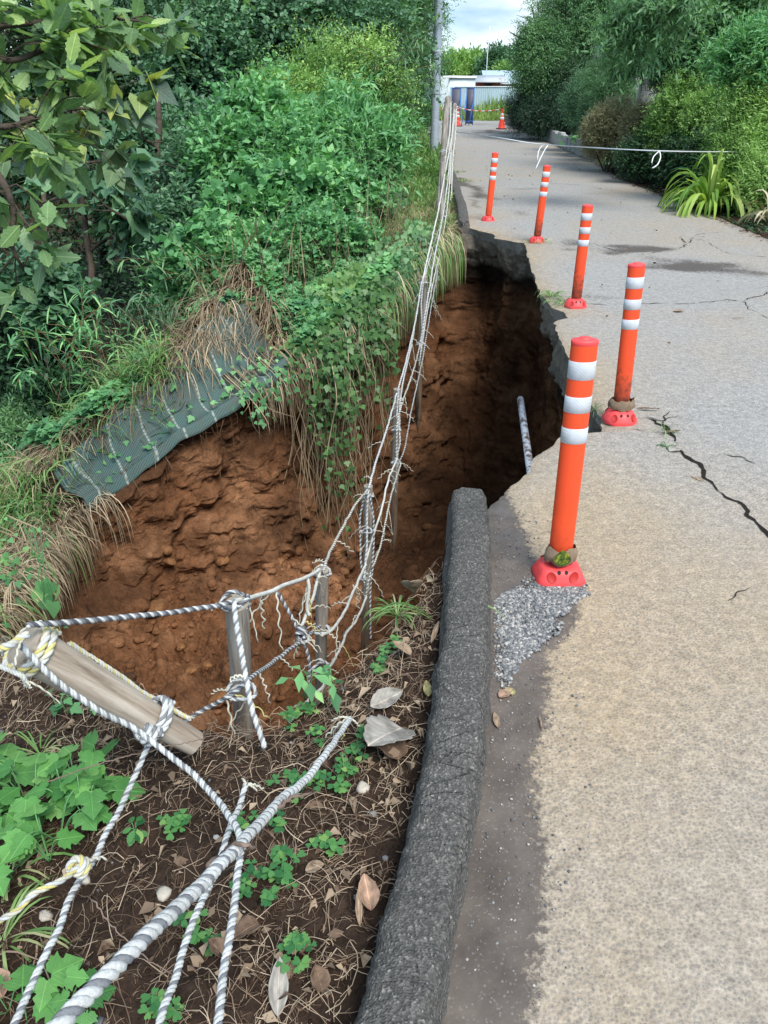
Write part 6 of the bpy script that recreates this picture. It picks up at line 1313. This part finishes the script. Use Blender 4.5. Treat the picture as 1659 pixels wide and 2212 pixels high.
P_('low_bush', 'small bush beyond the road at the foot of the hut', 'bush', [(1000,218,46,9,9)], 500, .12, G_yel, None, base=0, L=.3, k=5)
P_('low_bush', 'leafy weeds spilling over the road behind the slender tree', 'bush', [(915,248,30,14,22)], 900, .09, G_bright, None, base=0, L=.3, k=6)

# ================================================================== OVERHANGING BRANCHES, UPPER LEFT
def leafy_branch(label, spine, shoots, size, m, shape, k, L, droop, spread=.12, n_t=5, wid=None, group='branches overhanging at the upper left'):
    W = [PD(*p) for p in spine]; o0 = W[0]; r0 = empty('overhanging_branch', o0, label, 'branch', group); mb = MB(); P = smooth_path([w_-o0 for w_ in W], .03); mb.tube(P, np.linspace(.012, .004, len(P)), 7)
    B_, D_ = [], []
    for j in range(shoots):
        i = int(len(P)*(.05+.93*(j+.5)/shoots)); d = _n(np.array([rng.normal()*.9, rng.normal()*.6, rng.normal()*.55-.1])); l = spread*(.6+1.0*rng.random()); Q = smooth_path([P[min(i, len(P)-1)], P[min(i, len(P)-1)]+d*l*.5+[0, 0, .02], P[min(i, len(P)-1)]+d*l], .03); mb.tube(Q, .0022, 5)
        for _ in range(n_t): B_.append(Q[-1]+rng.normal(size=3)*.01); D_.append(_n(d+rng.normal(size=3)*.7))
    B_, D_ = np.array(B_), np.array(D_); p, t, nr = twig_leaves(B_, D_, np.full(len(B_), L), k, droop, .8, 1.0); mb.build('twigs', M_bark, r0, True)
    leaf_mesh('leaves', p, t, nr, size*(.6+.6*rng.random(len(p))), shape, m, r0, np.clip(.5+.28*rng.normal(size=len(p)), 0, 1), uv=True)
G_near = leafmat('near_leaf', [(.08,.15,.08), (.13,.23,.11), (.21,.35,.14), (.36,.50,.18)], trans=.4, rough=.32, vein=.7)
G_near2 = leafmat('near_leaf_pale', [(.07,.125,.09), (.11,.18,.12), (.17,.27,.12), (.42,.48,.12)], trans=.3, rough=.4, vein=.6)
leafy_branch('overhanging branch with big toothed leaves in the upper left corner', [(-40,60,2.6),(60,50,2.6),(150,45,2.65),(230,40,2.7),(300,45,2.7)], 26, .088, G_near, 'toothed', 4, .05, .3, .12, 3)
leafy_branch('second toothed-leaf branch just below the upper left corner', [(-40,120,2.5),(30,130,2.5),(90,110,2.55),(150,100,2.6),(200,110,2.6)], 19, .090, G_near, 'toothed', 4, .05, .5, .12, 3)
leafy_branch('lower toothed-leaf branch at the left edge', [(-40,270,2.3),(10,275,2.3),(50,265,2.35),(100,250,2.4)], 15, .088, G_near, 'toothed', 4, .05, .3, .11, 3)
leafy_branch('paler branch with yellow-topped pointed leaves under the big-leaved ones', [(40,260,3.3),(100,250,3.3),(160,235,3.4),(220,240,3.5),(260,260,3.5)], 20, .10, G_near2, 'heart', 4, .05, .9, .2, 3)
leafy_branch('drooping twig with sunlit leaves down the left edge', [(-20,360,2.0),(15,410,2.0),(30,470,2.05),(25,530,2.05),(50,580,2.1)], 8, .085, G_near, 'toothed', 3, .04, 1.1, .06, 2)
leafy_branch('dim heart-leaved branch in front of the dark wood', [(60,330,4.6),(130,340,4.7),(190,350,4.8),(250,345,5.0)], 16, .12, G_blue, 'heart', 4, .06, 1.0, .3, 3)
leafy_branch('small-leaved sprays hanging at the top edge left of the pole', [(330,-60,5.0),(420,-20,5.0),(480,-30,5.1)], 8, .07, G_mid, 'oval', 5, .12, .4, .2, 3)
bt = empty('hanging_twig', PD(60,400,3.0), 'bare curved twig with tendrils hanging at the left', 'twig'); mb = MB()
for pts in ([(60,420,3.0),(85,440,3.0),(105,460,3.0),(100,480,3.0),(85,490,3.0)], [(0,590,3.2),(40,540,3.1),(70,500,3.0),(90,440,3.0)], [(90,440,3.0),(140,430,3.0),(150,470,3.1)]):
    P = smooth_path([PD(*a)-PD(60,400,3.0) for a in pts], .02); mb.tube(P, .004, 5)
mb.build('stems', M_bark, bt, True)

# ================================================================== PIT DETAILS
# rubble: broken clods on the pit floor
ico = bmesh.new(); bmesh.ops.create_icosphere(ico, subdivisions=2, radius=1); IV = np.array([v.co[:] for v in ico.verts]); IF = np.array([[v.index for v in f.verts] for f in ico.faces]); ico.free()
ico = bmesh.new(); bmesh.ops.create_icosphere(ico, subdivisions=1, radius=1); JV = np.array([v.co[:] for v in ico.verts]); JF = np.array([[v.index for v in f.verts] for f in ico.faces]); ico.free()
from mathutils.bvhtree import BVHTree
dg = bpy.context.evaluated_depsgraph_get()
def rocks(name, label, pos, size, m, cat, colattr=None, fine=False, flat=.7, hexa=.45, parent=None, kind='stuff'):
    n = len(pos); BV, BF = (IV, IF) if fine else (JV, JF); k = len(BV)
    q_ = rng.normal(size=(n, 3)); sc = np.stack([.7+.6*rng.random(n), .7+.6*rng.random(n), flat*(.7+.5*rng.random(n))], 1)
    V = np.broadcast_to(BV, (n, k, 3)).copy(); V *= (1+hexa*.5*(vnoise(V[..., 0]*1.6+np.arange(n)[:, None]*3.1, V[..., 1]*1.6, V[..., 2]*1.6, 5)))[..., None]
    V = np.sign(V)*np.abs(V)**.8; V *= sc[:, None]*size[:, None, None]
    a = rng.random(n)*6.28; b = (rng.random(n)-.5)*1.0; ca, sa, cb, sb_ = np.cos(a), np.sin(a), np.cos(b), np.sin(b)
    x = V[..., 0]*cb[:, None]+V[..., 2]*sb_[:, None]; z = -V[..., 0]*sb_[:, None]+V[..., 2]*cb[:, None]; y = V[..., 1]
    V = np.stack([x*ca[:, None]-y*sa[:, None], x*sa[:, None]+y*ca[:, None], z], -1)+pos[:, None]
    F_ = (BF[None]+(np.arange(n)*k)[:, None, None]).reshape(-1, 3); at = {'rnd': np.repeat(rng.random(n), k)}
    if colattr is not None: at['col'] = np.repeat(colattr, k, 0)
    return tag(mesh_np(name, V.reshape(-1, 3), F_, m, parent, at), label, cat, kind=kind)
allp = np.stack([PXX, PYY, PZZ], -1); flo = allp[NV-12:].reshape(-1, 3); fcol = C0[NV-12:].reshape(-1, 3)
def pick(n, f): 
    w_ = f(flo); w_ = np.clip(w_, 0, None); w_ = w_/w_.sum(); i = rng.choice(len(flo), n, p=w_); return i
den = lambda p: (np.clip((p[:, 0]+3.2)/.8, 0, 1)*np.clip((.6-p[:, 0])/.8, .06, 1))*(.25+np.clip(fbm(p[:, 0]*1.5, p[:, 1]*1.5, 0, 3, 600)+.2, 0, 1))*np.linalg.norm(p[:, :2]-C[:2], axis=1)
i = pick(1700, den); sz = .012+.055*rng.random(1700)**3; rocks('earth_clods', 'broken brown clods of earth covering the pit floor', flo[i]+[0, 0, .005], sz, M_pit, 'earth clods', np.clip(fcol[i]*1.25, 0, 1), True)
i = pick(5500, den); sz = .004+.012*rng.random(5500)**2; rocks('earth_crumbs', 'fine crumbs of brown earth between the clods', flo[i]+[0, 0, .003], sz, M_pit, 'earth crumbs', np.clip(fcol[i]*1.2, 0, 1))
# a few big broken blocks
bigs = [((545,1190),.07,'large square clod high on the rubble slope left of centre'),((560,1215),.06,'clod just below the large square one'),((745,1215),.075,'big flat clod at the foot of the wall under the vines'),((520,1320),.09,'long clod behind the striped rope'),((640,1450),.055,'round clod left of the leaning grey post'),((735,1510),.085,'pale clod near the lower end of the rubble'),((800,1530),.06,'clod in front of the pale one'),((690,1440),.05,'small round clod right of the log end'),((780,1560),.075,'big clod nearest the foot of the log'),((600,1400),.05,'clod in the middle of the rubble')]
Fl = BVHTree.FromPolygons([tuple(v) for v in allp.reshape(-1, 3)], [tuple(f) for f in grid_faces(NV+NW, NP, True)])
def pit_hit(px, py):
    h_ = Fl.ray_cast(Vector((0, 0, CAMH)), ray(px, py).normalized(), 30); return h_[0], h_[1]
for (px, py), s_, lab in bigs:
    px = px*.62+20; loc, nr_ = pit_hit(px, py)
    if loc is None: continue
    o = rocks('earth_clod', lab, np.zeros((1, 3)), np.array([s_]), M_pit, 'earth clod', np.array([[.26, .125, .055]]), True, .8, 1.4, kind=None); o.location = loc+Vector((0, 0, s_*.3)); o['group'] = 'big earth clods in the pit'
# roots hanging on the walls
mb = MB(); RT = []
for i in range(150):
    px = 560+640*rng.random() if i < 75 else 230+420*rng.random(); py = (580+500*rng.random()) if i < 75 else (880+300*rng.random()); loc, nr_ = pit_hit(px, py)
    if loc is None or loc.y < 3.5: continue
    if nr_.y > 0: nr_ = -nr_
    L = .1+.5*rng.random()**2; o_ = np.array(loc); nv_ = np.array(nr_); sw = rng.normal(size=3)*.12
    P = smooth_path([o_, o_+nv_*.04+[sw[0]*.3, 0, -.25*L], o_+nv_*.05+[sw[0]*L, 0, -.6*L], o_+nv_*.045+[sw[1]*L, 0, -L]], .03); P += .003*rng.normal(size=P.shape); mb.tube(P, np.linspace(.0035, .0012, len(P)), 4)
tag(mb.build('hanging_roots', G_root, None, True), 'thin roots dangling from the brown walls of the pit', 'roots', kind='stuff')
# roots & soil lumps under the lip of the net
mb = MB()
for i in range(120):
    qq = .30+.36*rng.random(); k = qq*(nf-1); bx = np.interp(k, np.arange(nf), fr[:, 0]); by = np.interp(k, np.arange(nf), fr[:, 1]); a = np.interp(qq, q, ang); z0 = float(Hf(bx, by)); L = .1+.7*rng.random()**2.5; d = np.array([-math.cos(a), -math.sin(a), 0])*.04
    P = smooth_path([np.array([bx, by, z0+.02])-d, np.array([bx, by, z0-.05])+d, np.array([bx, by, z0-L*.6])+d+rng.normal(size=3)*.04, np.array([bx, by, z0-L])+d+rng.normal(size=3)*.06], .04); mb.tube(P, np.linspace(.003, .001, len(P)), 4)
tag(mb.build('hanging_roots', G_root, None, True), 'fine roots hanging below the edge of the net', 'roots', kind='stuff')

# ================================================================== GRAVEL BESIDE THE KERB
M_gravel = None
def gravelmat():
    m, t, p = mat('gravel_stone', .8, .3); a = attr(t, 'rnd'); c = ramp(t, a, [(0, (.07,.075,.085)), (.35, (.16,.168,.175)), (.7, (.25,.245,.235)), (1, (.46,.44,.41))]); n = noise(t, 200, 3, .6, objc(t)); t.links.new(mix(t, .4, c, ramp(t, n, [(.3, .6), (.7, 1.2)]), 'MULTIPLY'), p.inputs['Base Color']); return m
M_gravel = gravelmat()
gp = [(1068,1300),(1075,1420),(1090,1470),(1130,1425),(1180,1375),(1235,1330),(1258,1290),(1250,1262),(1200,1256),(1150,1262),(1105,1275)]
gw = np.array([[PZ(*p).x, PZ(*p).y] for p in gp])
def inpoly(x, y, P):
    r_ = np.zeros(len(x), bool); j = len(P)-1
    for i in range(len(P)):
        c_ = ((P[i, 1] > y) != (P[j, 1] > y)) & (x < (P[j, 0]-P[i, 0])*(y-P[i, 1])/(P[j, 1]-P[i, 1]+1e-12)+P[i, 0]); r_ ^= c_; j = i
    return r_
n = 34000; x = gw[:, 0].min()-.02+(np.ptp(gw[:, 0])+.05)*rng.random(n); y = gw[:, 1].min()-.05+(np.ptp(gw[:, 1])+.1)*rng.random(n); sc_ = rng.normal(size=n)*.035*(rng.random(n) < .45); jx = x+.02*fbm(x*14, y*14, 0, 3, 700)+sc_; jy = y+.03*fbm(x*14, y*14, 0, 3, 701)+sc_*1.5; mk = inpoly(jx, jy, gw) & (x > kx(y)+.003)
x, y = x[mk], y[mk]; n = len(x); cx_, cy_ = gw.mean(0); pile = .012*np.clip(1-np.hypot((x-cx_)/.12, (y-cy_)/.17), 0, 1)
sz = .0022+.0042*rng.random(n)**2; rocks('gravel', 'small grey gravel piled between the kerb and the nearest orange post', np.stack([x, y, pile*rng.random(n)+sz*.35], 1), sz, M_gravel, 'gravel')
n = 800; y = .8+(KEND-.85)*rng.random(n); x = kx(y)+.005+.26*rng.random(n)**1.6; sz = .001+.0028*rng.random(n)**2; rocks('loose_grit', 'loose grit scattered on the wet silt beside the kerb', np.stack([x, y, sz*.4], 1), sz, M_gravel, 'grit')

# ================================================================== FOREGROUND SOIL DETAIL
def Hs(x, y): return Hn(x, y)
def near_pts(n, f=None, over=.0):
    s = 2.3*rng.random(n*3)**.9; y = .25+2.3*rng.random(n*3); x = kx(y)-.18-s; rr_ = np.interp(x, nrx, nry)+over; mk = (y < rr_)&(x > -2.6)
    if f is not None: mk &= f(x, y) > rng.random(n*3)
    return x[mk][:n], y[mk][:n]
def sticks(name, label, n, L0, L1, r, m, f=None, lift=.02, curl=.3, over=.03, cat='litter'):
    x, y = near_pts(n, f, over); n = len(x); a = rng.random(n)*6.28; L = L0+(L1-L0)*rng.random(n)**2; seg = 5; u = np.linspace(0, 1, seg)
    bend = rng.normal(size=n)*curl; th = a[:, None]+bend[:, None]*u[None]*2; dx = np.cumsum(np.cos(th), 1)*L[:, None]/seg; dy = np.cumsum(np.sin(th), 1)*L[:, None]/seg
    X_ = x[:, None]+dx; Y_ = y[:, None]+dy; Y_ = np.minimum(Y_, np.interp(X_, nrx, nry)+.07); X_ = np.minimum(X_, kx(Y_)-.165)
    Z_ = Hs(X_, Y_)+.003+lift*rng.random(n)[:, None]*np.sin(u*np.pi*rng.random(n)[:, None])[None][0]; P = np.stack([X_, Y_, Z_], -1)
    T = np.gradient(P, axis=1); s = _n(np.cross(T, [0, 0, 1.])); up = _n(np.cross(s, T)); rr_ = r*(.6+.9*rng.random(n))[:, None, None]*np.linspace(1, .5, seg)[None, :, None]
    V = np.stack([P-s*rr_, P+up*rr_*1.2, P+s*rr_], 2).reshape(-1, 3); f_ = grid_faces(seg, 3); F_ = (f_[None]+(np.arange(n)*seg*3)[:, None, None]).reshape(-1, 4)
    return tag(mesh_np(name, V, F_, m, None, {'rnd': np.repeat(rng.random(n), seg*3)}), label, cat, kind='stuff')
rimf = lambda x, y: np.clip(1-(np.interp(x, nrx, nry)-y)/.5, .08, 1)
kerbf = lambda x, y: np.clip(1-(kx(y)-.17-x)/.55, .12, 1)
G_str2 = leafmat('pale_stalk', [(.10,.065,.045), (.20,.145,.10), (.34,.26,.18), (.52,.42,.30)], trans=0, rough=.85)
sticks('twig_litter', 'tangle of reddish-brown cedar twigs and needles on the dark soil', 16000, .015, .08, .0007, G_litter, None, .012)
sticks('stalk_litter', 'thin pale stalks and roots strewn over the soil beside the kerb', 6500, .03, .17, .0008, G_str2, kerbf, .03, .5)
sticks('stalk_litter', 'pale dry stalks along the near rim of the pit', 2600, .03, .16, .0009, G_str2, rimf, .05, .5, .05)
sticks('stalk_litter', 'few thicker dry stalks lying on the soil', 90, .10, .26, .002, G_str2, None, .03, .25)
# cedar sprigs with side needles
mb = MB()
x, y = near_pts(130)
for a_, b_ in zip(x, y):
    th = rng.random()*6.28; L = .05+.06*rng.random(); n_ = 12; u = np.linspace(0, 1, n_); P = np.stack([a_+np.cos(th+u*.5)*L*u, b_+np.sin(th+u*.5)*L*u, 0*u], 1); P[:, 2] = Hs(P[:, 0], P[:, 1])+.008; mb.tube(P, .001, 4, rnd=.35)
    for sgn in (-1, 1): blades(mb, P, np.stack([np.cos(th+u*.5+sgn*.9), np.sin(th+u*.5+sgn*.9), .25+0*u], 1), np.full(n_, .013), np.full(n_, .0018), .2, 2, rnd=np.full(n_, .3+.3*rng.random()))
tag(mb.build('cedar_sprigs', G_litter), 'dry reddish cedar sprigs scattered on the soil', 'cedar sprigs', kind='stuff')
x, y = near_pts(1100, lambda x, y: .25+.75*kerbf(x, y)); n = len(x); a = rng.random(n)*6.28
tag(leaf_mesh('leaf_litter', np.stack([x, y, Hs(x, y)+.004+.015*rng.random(n)], 1), np.stack([np.cos(a), np.sin(a), .2*rng.normal(size=n)], 1), np.array([0, 0, 1.])+rng.normal(size=(n, 3))*.5, .02+.035*rng.random(n)**2, 'oval', G_str2, None, rng.random(n)*.75, curl=2+4*rng.random(n), wid=.6+.7*rng.random(n)), 'crumbled dead leaf bits on the soil beside the kerb', 'leaf litter', kind='stuff')
M_crumb = soil_material('soil_crumb', (.014,.009,.006), (.038,.024,.016), (.08,.055,.04), 2)
x, y = near_pts(9000); n = len(x); sz = .0015+.006*rng.random(n)**3; rocks('soil_crumbs', 'dark crumbs of soil in the foreground', np.stack([x, y, Hs(x, y)], 1), sz, M_crumb, 'soil crumbs')
M_peb = gravelmat()
x, y = near_pts(180); n = len(x); sz = .003+.008*rng.random(n)**3; rocks('pebbles', 'small pale pebbles in the dark soil', np.stack([x, y, Hs(x, y)+sz*.3], 1), sz, M_peb, 'pebbles')
for px, py, s_, lab in ((355,1938,.016,'pale angular stone in the middle of the soil'),(222,2120,.011,'small white stone at the lower left'),(785,1712,.015,'pale stone beside the kerb near the clover'),(100,1985,.014,'grey stone behind the left rope'),(185,1905,.013,'round grey stone beside the frayed knot'),(240,1785,.008,'tiny tan stone right of the left rope')):
    h_ = hit(px, py, Hs); o = rocks('stone', lab, np.zeros((1, 3)), np.array([s_]), simple('pale_stone', (.42,.38,.32), .85, .2, .2, 60, .3), 'stone', None, True, .6, 1.2, kind=None); o.location = h_+Vector((0, 0, s_*.25)); o['group'] = 'stones on the soil'
# single dead leaves
M_dl = [leafmat('dead_leaf_%d' % i, [tuple(x*.45 for x in c), tuple(x*.8 for x in c), c], trans=.1, rough=.85, spec=.15, vein=.9) for i, c in enumerate([(.38,.36,.32), (.36,.27,.19), (.19,.13,.09), (.42,.28,.20), (.46,.42,.20)])]
LF = [((868,1600),.16,.13,2.5,'large pale grey dead leaf lying by the kerb near the thick rope',0,.55,'round',.35,0,.05),((800,1545),.10,.06,-1.2,'curled pale leaf just left of the large grey one',0,.9,'oval',.2,.3,.05),((893,1300),.12,.075,2.9,'tall curled tan leaf standing at the rim by the kerb',1,1.0,'oval',1.05,.2,.03),((860,1655),.11,.09,.6,'brown lacy torn leaf below the large grey one',2,.7,'round',.15,.3,.02),
 ((800,1990),.075,.045,.2,'curled pinkish-brown leaf against the kerb at lower middle',3,.8,'oval',.4,.2,.015),((778,2010),.07,.025,.1,'narrow brown leaf beside the curled pinkish one',1,.6,'long',.5,0,.01),((602,2215),.10,.038,.05,'long grey-violet leaf at the bottom of the picture',0,.35,'oval',.35,0,.01),((930,1400),.075,.028,-.5,'narrow pale leaf leaning on the kerb',1,.6,'long',.7,.2,.02),
 ((885,1432),.07,.05,.9,'cream curled leaf left of the kerb',1,.9,'oval',.4,.3,.02),((925,1515),.05,.025,.1,'small yellow-brown leaf tucked under the kerb',4,.5,'oval',.5,0,.01),((700,1755),.05,.03,1.9,'small brown leaf under the thick rope',2,.6,'oval',.2,0,.01),((660,1890),.045,.03,-1.4,'pale tan leaf beside the clover clump',1,.6,'oval',.2,0,.01),((490,2075),.05,.04,1.0,'crumpled brown leaf between the lower ropes',2,.9,'oval',.2,.3,.01),((10,2165),.07,.06,.8,'orange-brown leaf at the lower left corner',3,.6,'oval',.2,0,.01),((560,2010),.06,.05,2.2,'faded brown leaf under the clover',2,.8,'round',.2,.2,.01),((700,2160),.05,.04,.4,'crumpled leaf near the bottom centre',2,.9,'oval',.2,.2,.01)]
for (px, py), L, wd, yaw, lab, mi, curl, sh, tilt, roll, dz in LF:
    h_ = hit(px, py, Hs); flat_leaf('dead_leaf', h_+Vector((0, 0, dz*.6+.004)), L, wd, yaw, lab, M_dl[mi], curl=curl*.45, shape=sh, tilt=tilt, roll=roll, seed=len(lab), group='dead leaves on the foreground soil')
for (px, py), L, wd, yaw, lab, mi, sh in (((1078,1506),.05,.03,-.9,'brown leaf on the silt below the gravel',3,'oval'),((1111,1500),.035,.024,.7,'small yellow leaf on the silt right of the brown one',4,'oval'),((1076,1572),.058,.018,.05,'pale long leaf against the foot of the kerb',1,'oval'),((1172,1575),.05,.010,0,'thin straw-coloured leaf at the edge of the wet silt',1,'long'),((1455,672),.085,.05,-1.5,'red-brown leaf lying on the road right of the posts',3,'oval'),((1520,1040),.06,.024,.7,'pale leaf beside the long crack',1,'oval'),((1470,930),.12,.028,1.9,'dark curled leaf at the head of the long crack',2,'long'),((1445,975),.09,.05,-1.1,'pale leaf lying in the long crack',0,'oval'),((1580,687),.1,.02,-1.5,'pale twig-like leaf far right on the road',1,'long'),((1375,882),.12,.03,-1.7,'brown leaf blade on the second post base',2,'long'),((690,0),.0,.0,0,'',0,'')):
    if L: flat_leaf('dead_leaf', PZ(px, py, .006), L, wd, yaw, lab, M_dl[mi], curl=.15, shape=sh, group='dead leaves on the road')
# plants
def herb(label, spots, shape, size, m, hgt, nl, cat='plant', name='herb', group=None, stem=.0012, spread=.03):
    cpt = hit(*spots[0], Hs); r0 = empty(name, cpt, label, cat, group); mb = MB(); Ps, Ts, Ns = [], [], []
    for px, py in spots:
        b = np.array(hit(px, py, Hs)-cpt)
        for _ in range(nl):
            a = rng.random()*6.28; e = b+np.array([math.cos(a)*spread*rng.random(), math.sin(a)*spread*rng.random(), hgt*(.5+.7*rng.random())]); P = smooth_path([b, b*.4+e*.6+[0, 0, .2*hgt], e], .012); mb.tube(P, stem, 4, rnd=.6)
            if shape == 'clover':
                for j in range(3): t = a+j*2.094; Ps.append(e); Ts.append([math.cos(t), math.sin(t), .0]); Ns.append(np.array([0, 0, 1.])+rng.normal(size=3)*.08)
            else: Ps.append(e); Ts.append([math.cos(a), math.sin(a), -.35]); Ns.append(np.array([0, -.15, 1.])+rng.normal(size=3)*.22)
    n = len(Ps); mb.build('stems', G_bright, r0, True); leaf_mesh('leaves', np.array(Ps), np.array(Ts), np.array(Ns), size*(.65+.5*rng.random(n)), shape, m, r0, np.clip(.5+.25*rng.normal(size=n), 0, 1), uv=True)
G_mul = leafmat('mulberry_leaf', [(.05,.17,.045), (.08,.25,.06), (.13,.34,.09), (.22,.44,.13)], trans=.3, rough=.45, vein=.8); G_clo = leafmat('clover_leaf', [(.03,.13,.045), (.06,.20,.06), (.10,.27,.08), (.20,.36,.10)], trans=.3)
herb('bright broad lobed-leaf plant filling the left side of the foreground', [(40,1830),(90,1790),(150,1760),(190,1800),(30,1900),(110,1870),(170,1720),(60,1740),(10,1800),(210,1760),(130,1820)], 'mulberry', .074, G_mul, .13, 6, name='broadleaf_herb', stem=.002, spread=.10)
herb('single tall lobed leaf pair in front of the fallen log', [(235,1700),(222,1690)], 'mulberry', .095, G_mul, .12, 2, name='broadleaf_herb', stem=.0018, spread=.03)
herb('lobed leaves at the left edge below the log', [(45,1720),(20,1700)], 'mulberry', .10, G_mul, .14, 3, name='broadleaf_herb', stem=.002, spread=.04)
herb('lobed seedling at the bottom left between the ropes', [(120,2160),(150,2180),(200,2200)], 'mulberry', .06, G_mul, .08, 3, name='broadleaf_herb', stem=.0015, spread=.06)
herb('lobed leaves at the bottom left corner', [(20,2190),(60,2210)], 'mulberry', .07, G_mul, .06, 3, name='broadleaf_herb', stem=.0015, spread=.06)
CG = 'clover plants on the foreground soil'
for lab, sp in (('small clover in the middle of the bare soil', [(385,1795),(400,1790),(375,1800)]), ('large clover clump between the two lower ropes and the kerb', [(560,1900),(590,1910),(610,1930),(580,1960),(620,1890),(545,1930),(600,1870)]), ('clover patch left of the large grey leaf', [(760,1660),(745,1690),(735,1720),(770,1640),(790,1600)]), ('clover beside the rim near the foot of the shorter post', [(820,1440),(835,1425),(845,1410),(812,1455)]),
    ('clover under the thick rope near its far end', [(680,1700),(700,1710),(650,1720),(615,1700)]), ('clover along the rim left of the thick rope end', [(640,1560),(660,1550),(625,1570),(690,1600)]), ('small clover at the lower middle between ropes', [(440,2040),(455,2050),(405,2010)]), ('clover sprig at the bottom centre', [(350,2190),(375,2195),(330,2200)]), ('tiny clover near the kerb in the middle', [(710,1850),(700,1845)]), ('clover sprig under the crossing ropes', [(540,1790),(530,1810),(600,1800)]), ('single clover by the lower kerb', [(650,2060),(645,2050),(640,2110)])):
    herb(lab, sp, 'clover', .021, G_clo, .035, 4, 'clover', 'clover', CG, .0007, .035)
herb('small toothed weed in the bare soil left of centre', [(295,1810),(298,1812)], 'toothed', .035, G_clo, .03, 5, 'weed', 'small_weed', None, .001, .02)
herb('little weed with pointed leaves at the rim behind the log', [(130,1545),(150,1550),(215,1540)], 'lobe3', .04, G_bright, .06, 5, 'weed', 'small_weed', None, .001, .06)
herb('leafy weed climbing at the foot of the shorter post', [(660,1520),(670,1535),(720,1540)], 'oval', .07, G_bright, .12, 5, 'weed', 'small_weed', None, .0012, .05)
def tuft(label, px, py, n, L, wd, m=G_grass, road_=False, sag=1.2, spread=.02, up=.9):
    c = PZ(px, py) if road_ else hit(px, py, Hs); r0 = empty('grass_tuft', c, label, 'grass tuft', 'grass tufts'); a = rng.random(n)*6.28; mb = MB(); blades(mb, np.stack([np.cos(a)*spread, np.sin(a)*spread, 0*a], 1)*rng.random((n, 1)), np.stack([np.cos(a)*.8, np.sin(a)*.8, up*(.4+.8*rng.random(n))], 1), L*(.5+.7*rng.random(n)), np.full(n, wd), sag, 7); mb.build('blades', m, r0)
tuft('grass tuft on the rim beside the kerb end', 858, 1335, 34, .14, .005); tuft('thin long-bladed grass beside the kerb end', 940, 1340, 7, .28, .009, sag=1.4); tuft('long grass blades at the left edge of the foreground', 25, 1900, 26, .22, .007, sag=1.6); tuft('grass blades below the log at left', 90, 1640, 20, .16, .005)
tuft('grass blades at the lower left under the ropes', 10, 2040, 18, .26, .007, sag=1.5); tuft('grass at the foot of the middle orange post', 1222, 655, 46, .13, .006, G_grass, True, 1.4, .10); tuft('grass tuft at the broken edge left of the middle orange post', 1190, 640, 30, .15, .008, G_grass, True, 1.6, .05); tuft('dry grass at the foot of the far corner post', 1160, 524, 44, .12, .007, G_grass, True, 1.3, .12)
tuft('thin grass growing from the head of the long crack', 1436, 932, 14, .11, .003, G_grass, True); tuft('small green sprig in the long crack', 1440, 965, 10, .05, .006, G_clo, True); tuft('grass sprig left of the second orange post', 1283, 885, 16, .09, .005, G_grass, True, spread=.03); tuft('weeds in the dark soil beside the far kerb', 1003, 392, 30, .14, .01, G_grass, True, spread=.1); tuft('green tuft on the road edge in front of the street pole', 985, 372, 26, .16, .012, G_grass, True, spread=.1)
herb('clump of big fallen leaves hanging at the left end of the pit', [(110,1445),(130,1440)], 'heart', .001, G_bright, .001, 1, 'weed', 'small_weed') if False else None
cpt = PD(100, 1250, 5.2); r0 = empty('hanging_leaves', cpt, 'big heart-shaped leaves on drooping stems at the left wall of the pit', 'plant'); mb = MB(); Ps = []
for px, py in ((85,1275),(95,1295),(115,1300),(105,1260),(125,1262),(90,1255)):
    e = PD(px, py, 5.15)-cpt; P = smooth_path([(.08*rng.normal(), .1, .35), (e*.5+Vector((0, 0, .12))), e], .04); mb.tube(P, .003, 4, rnd=.5); Ps.append(e)
mb.build('stems', G_bright, r0); Ps = np.array([tuple(e) for e in Ps]); leaf_mesh('leaves', Ps, np.stack([.5*rng.normal(size=6), -.3+0*Ps[:, 0], -1+0*Ps[:, 0]], 1), np.array([.3, -1., .6])+rng.normal(size=(6, 3))*.3, np.full(6, .13), 'heart', G_bright, r0)
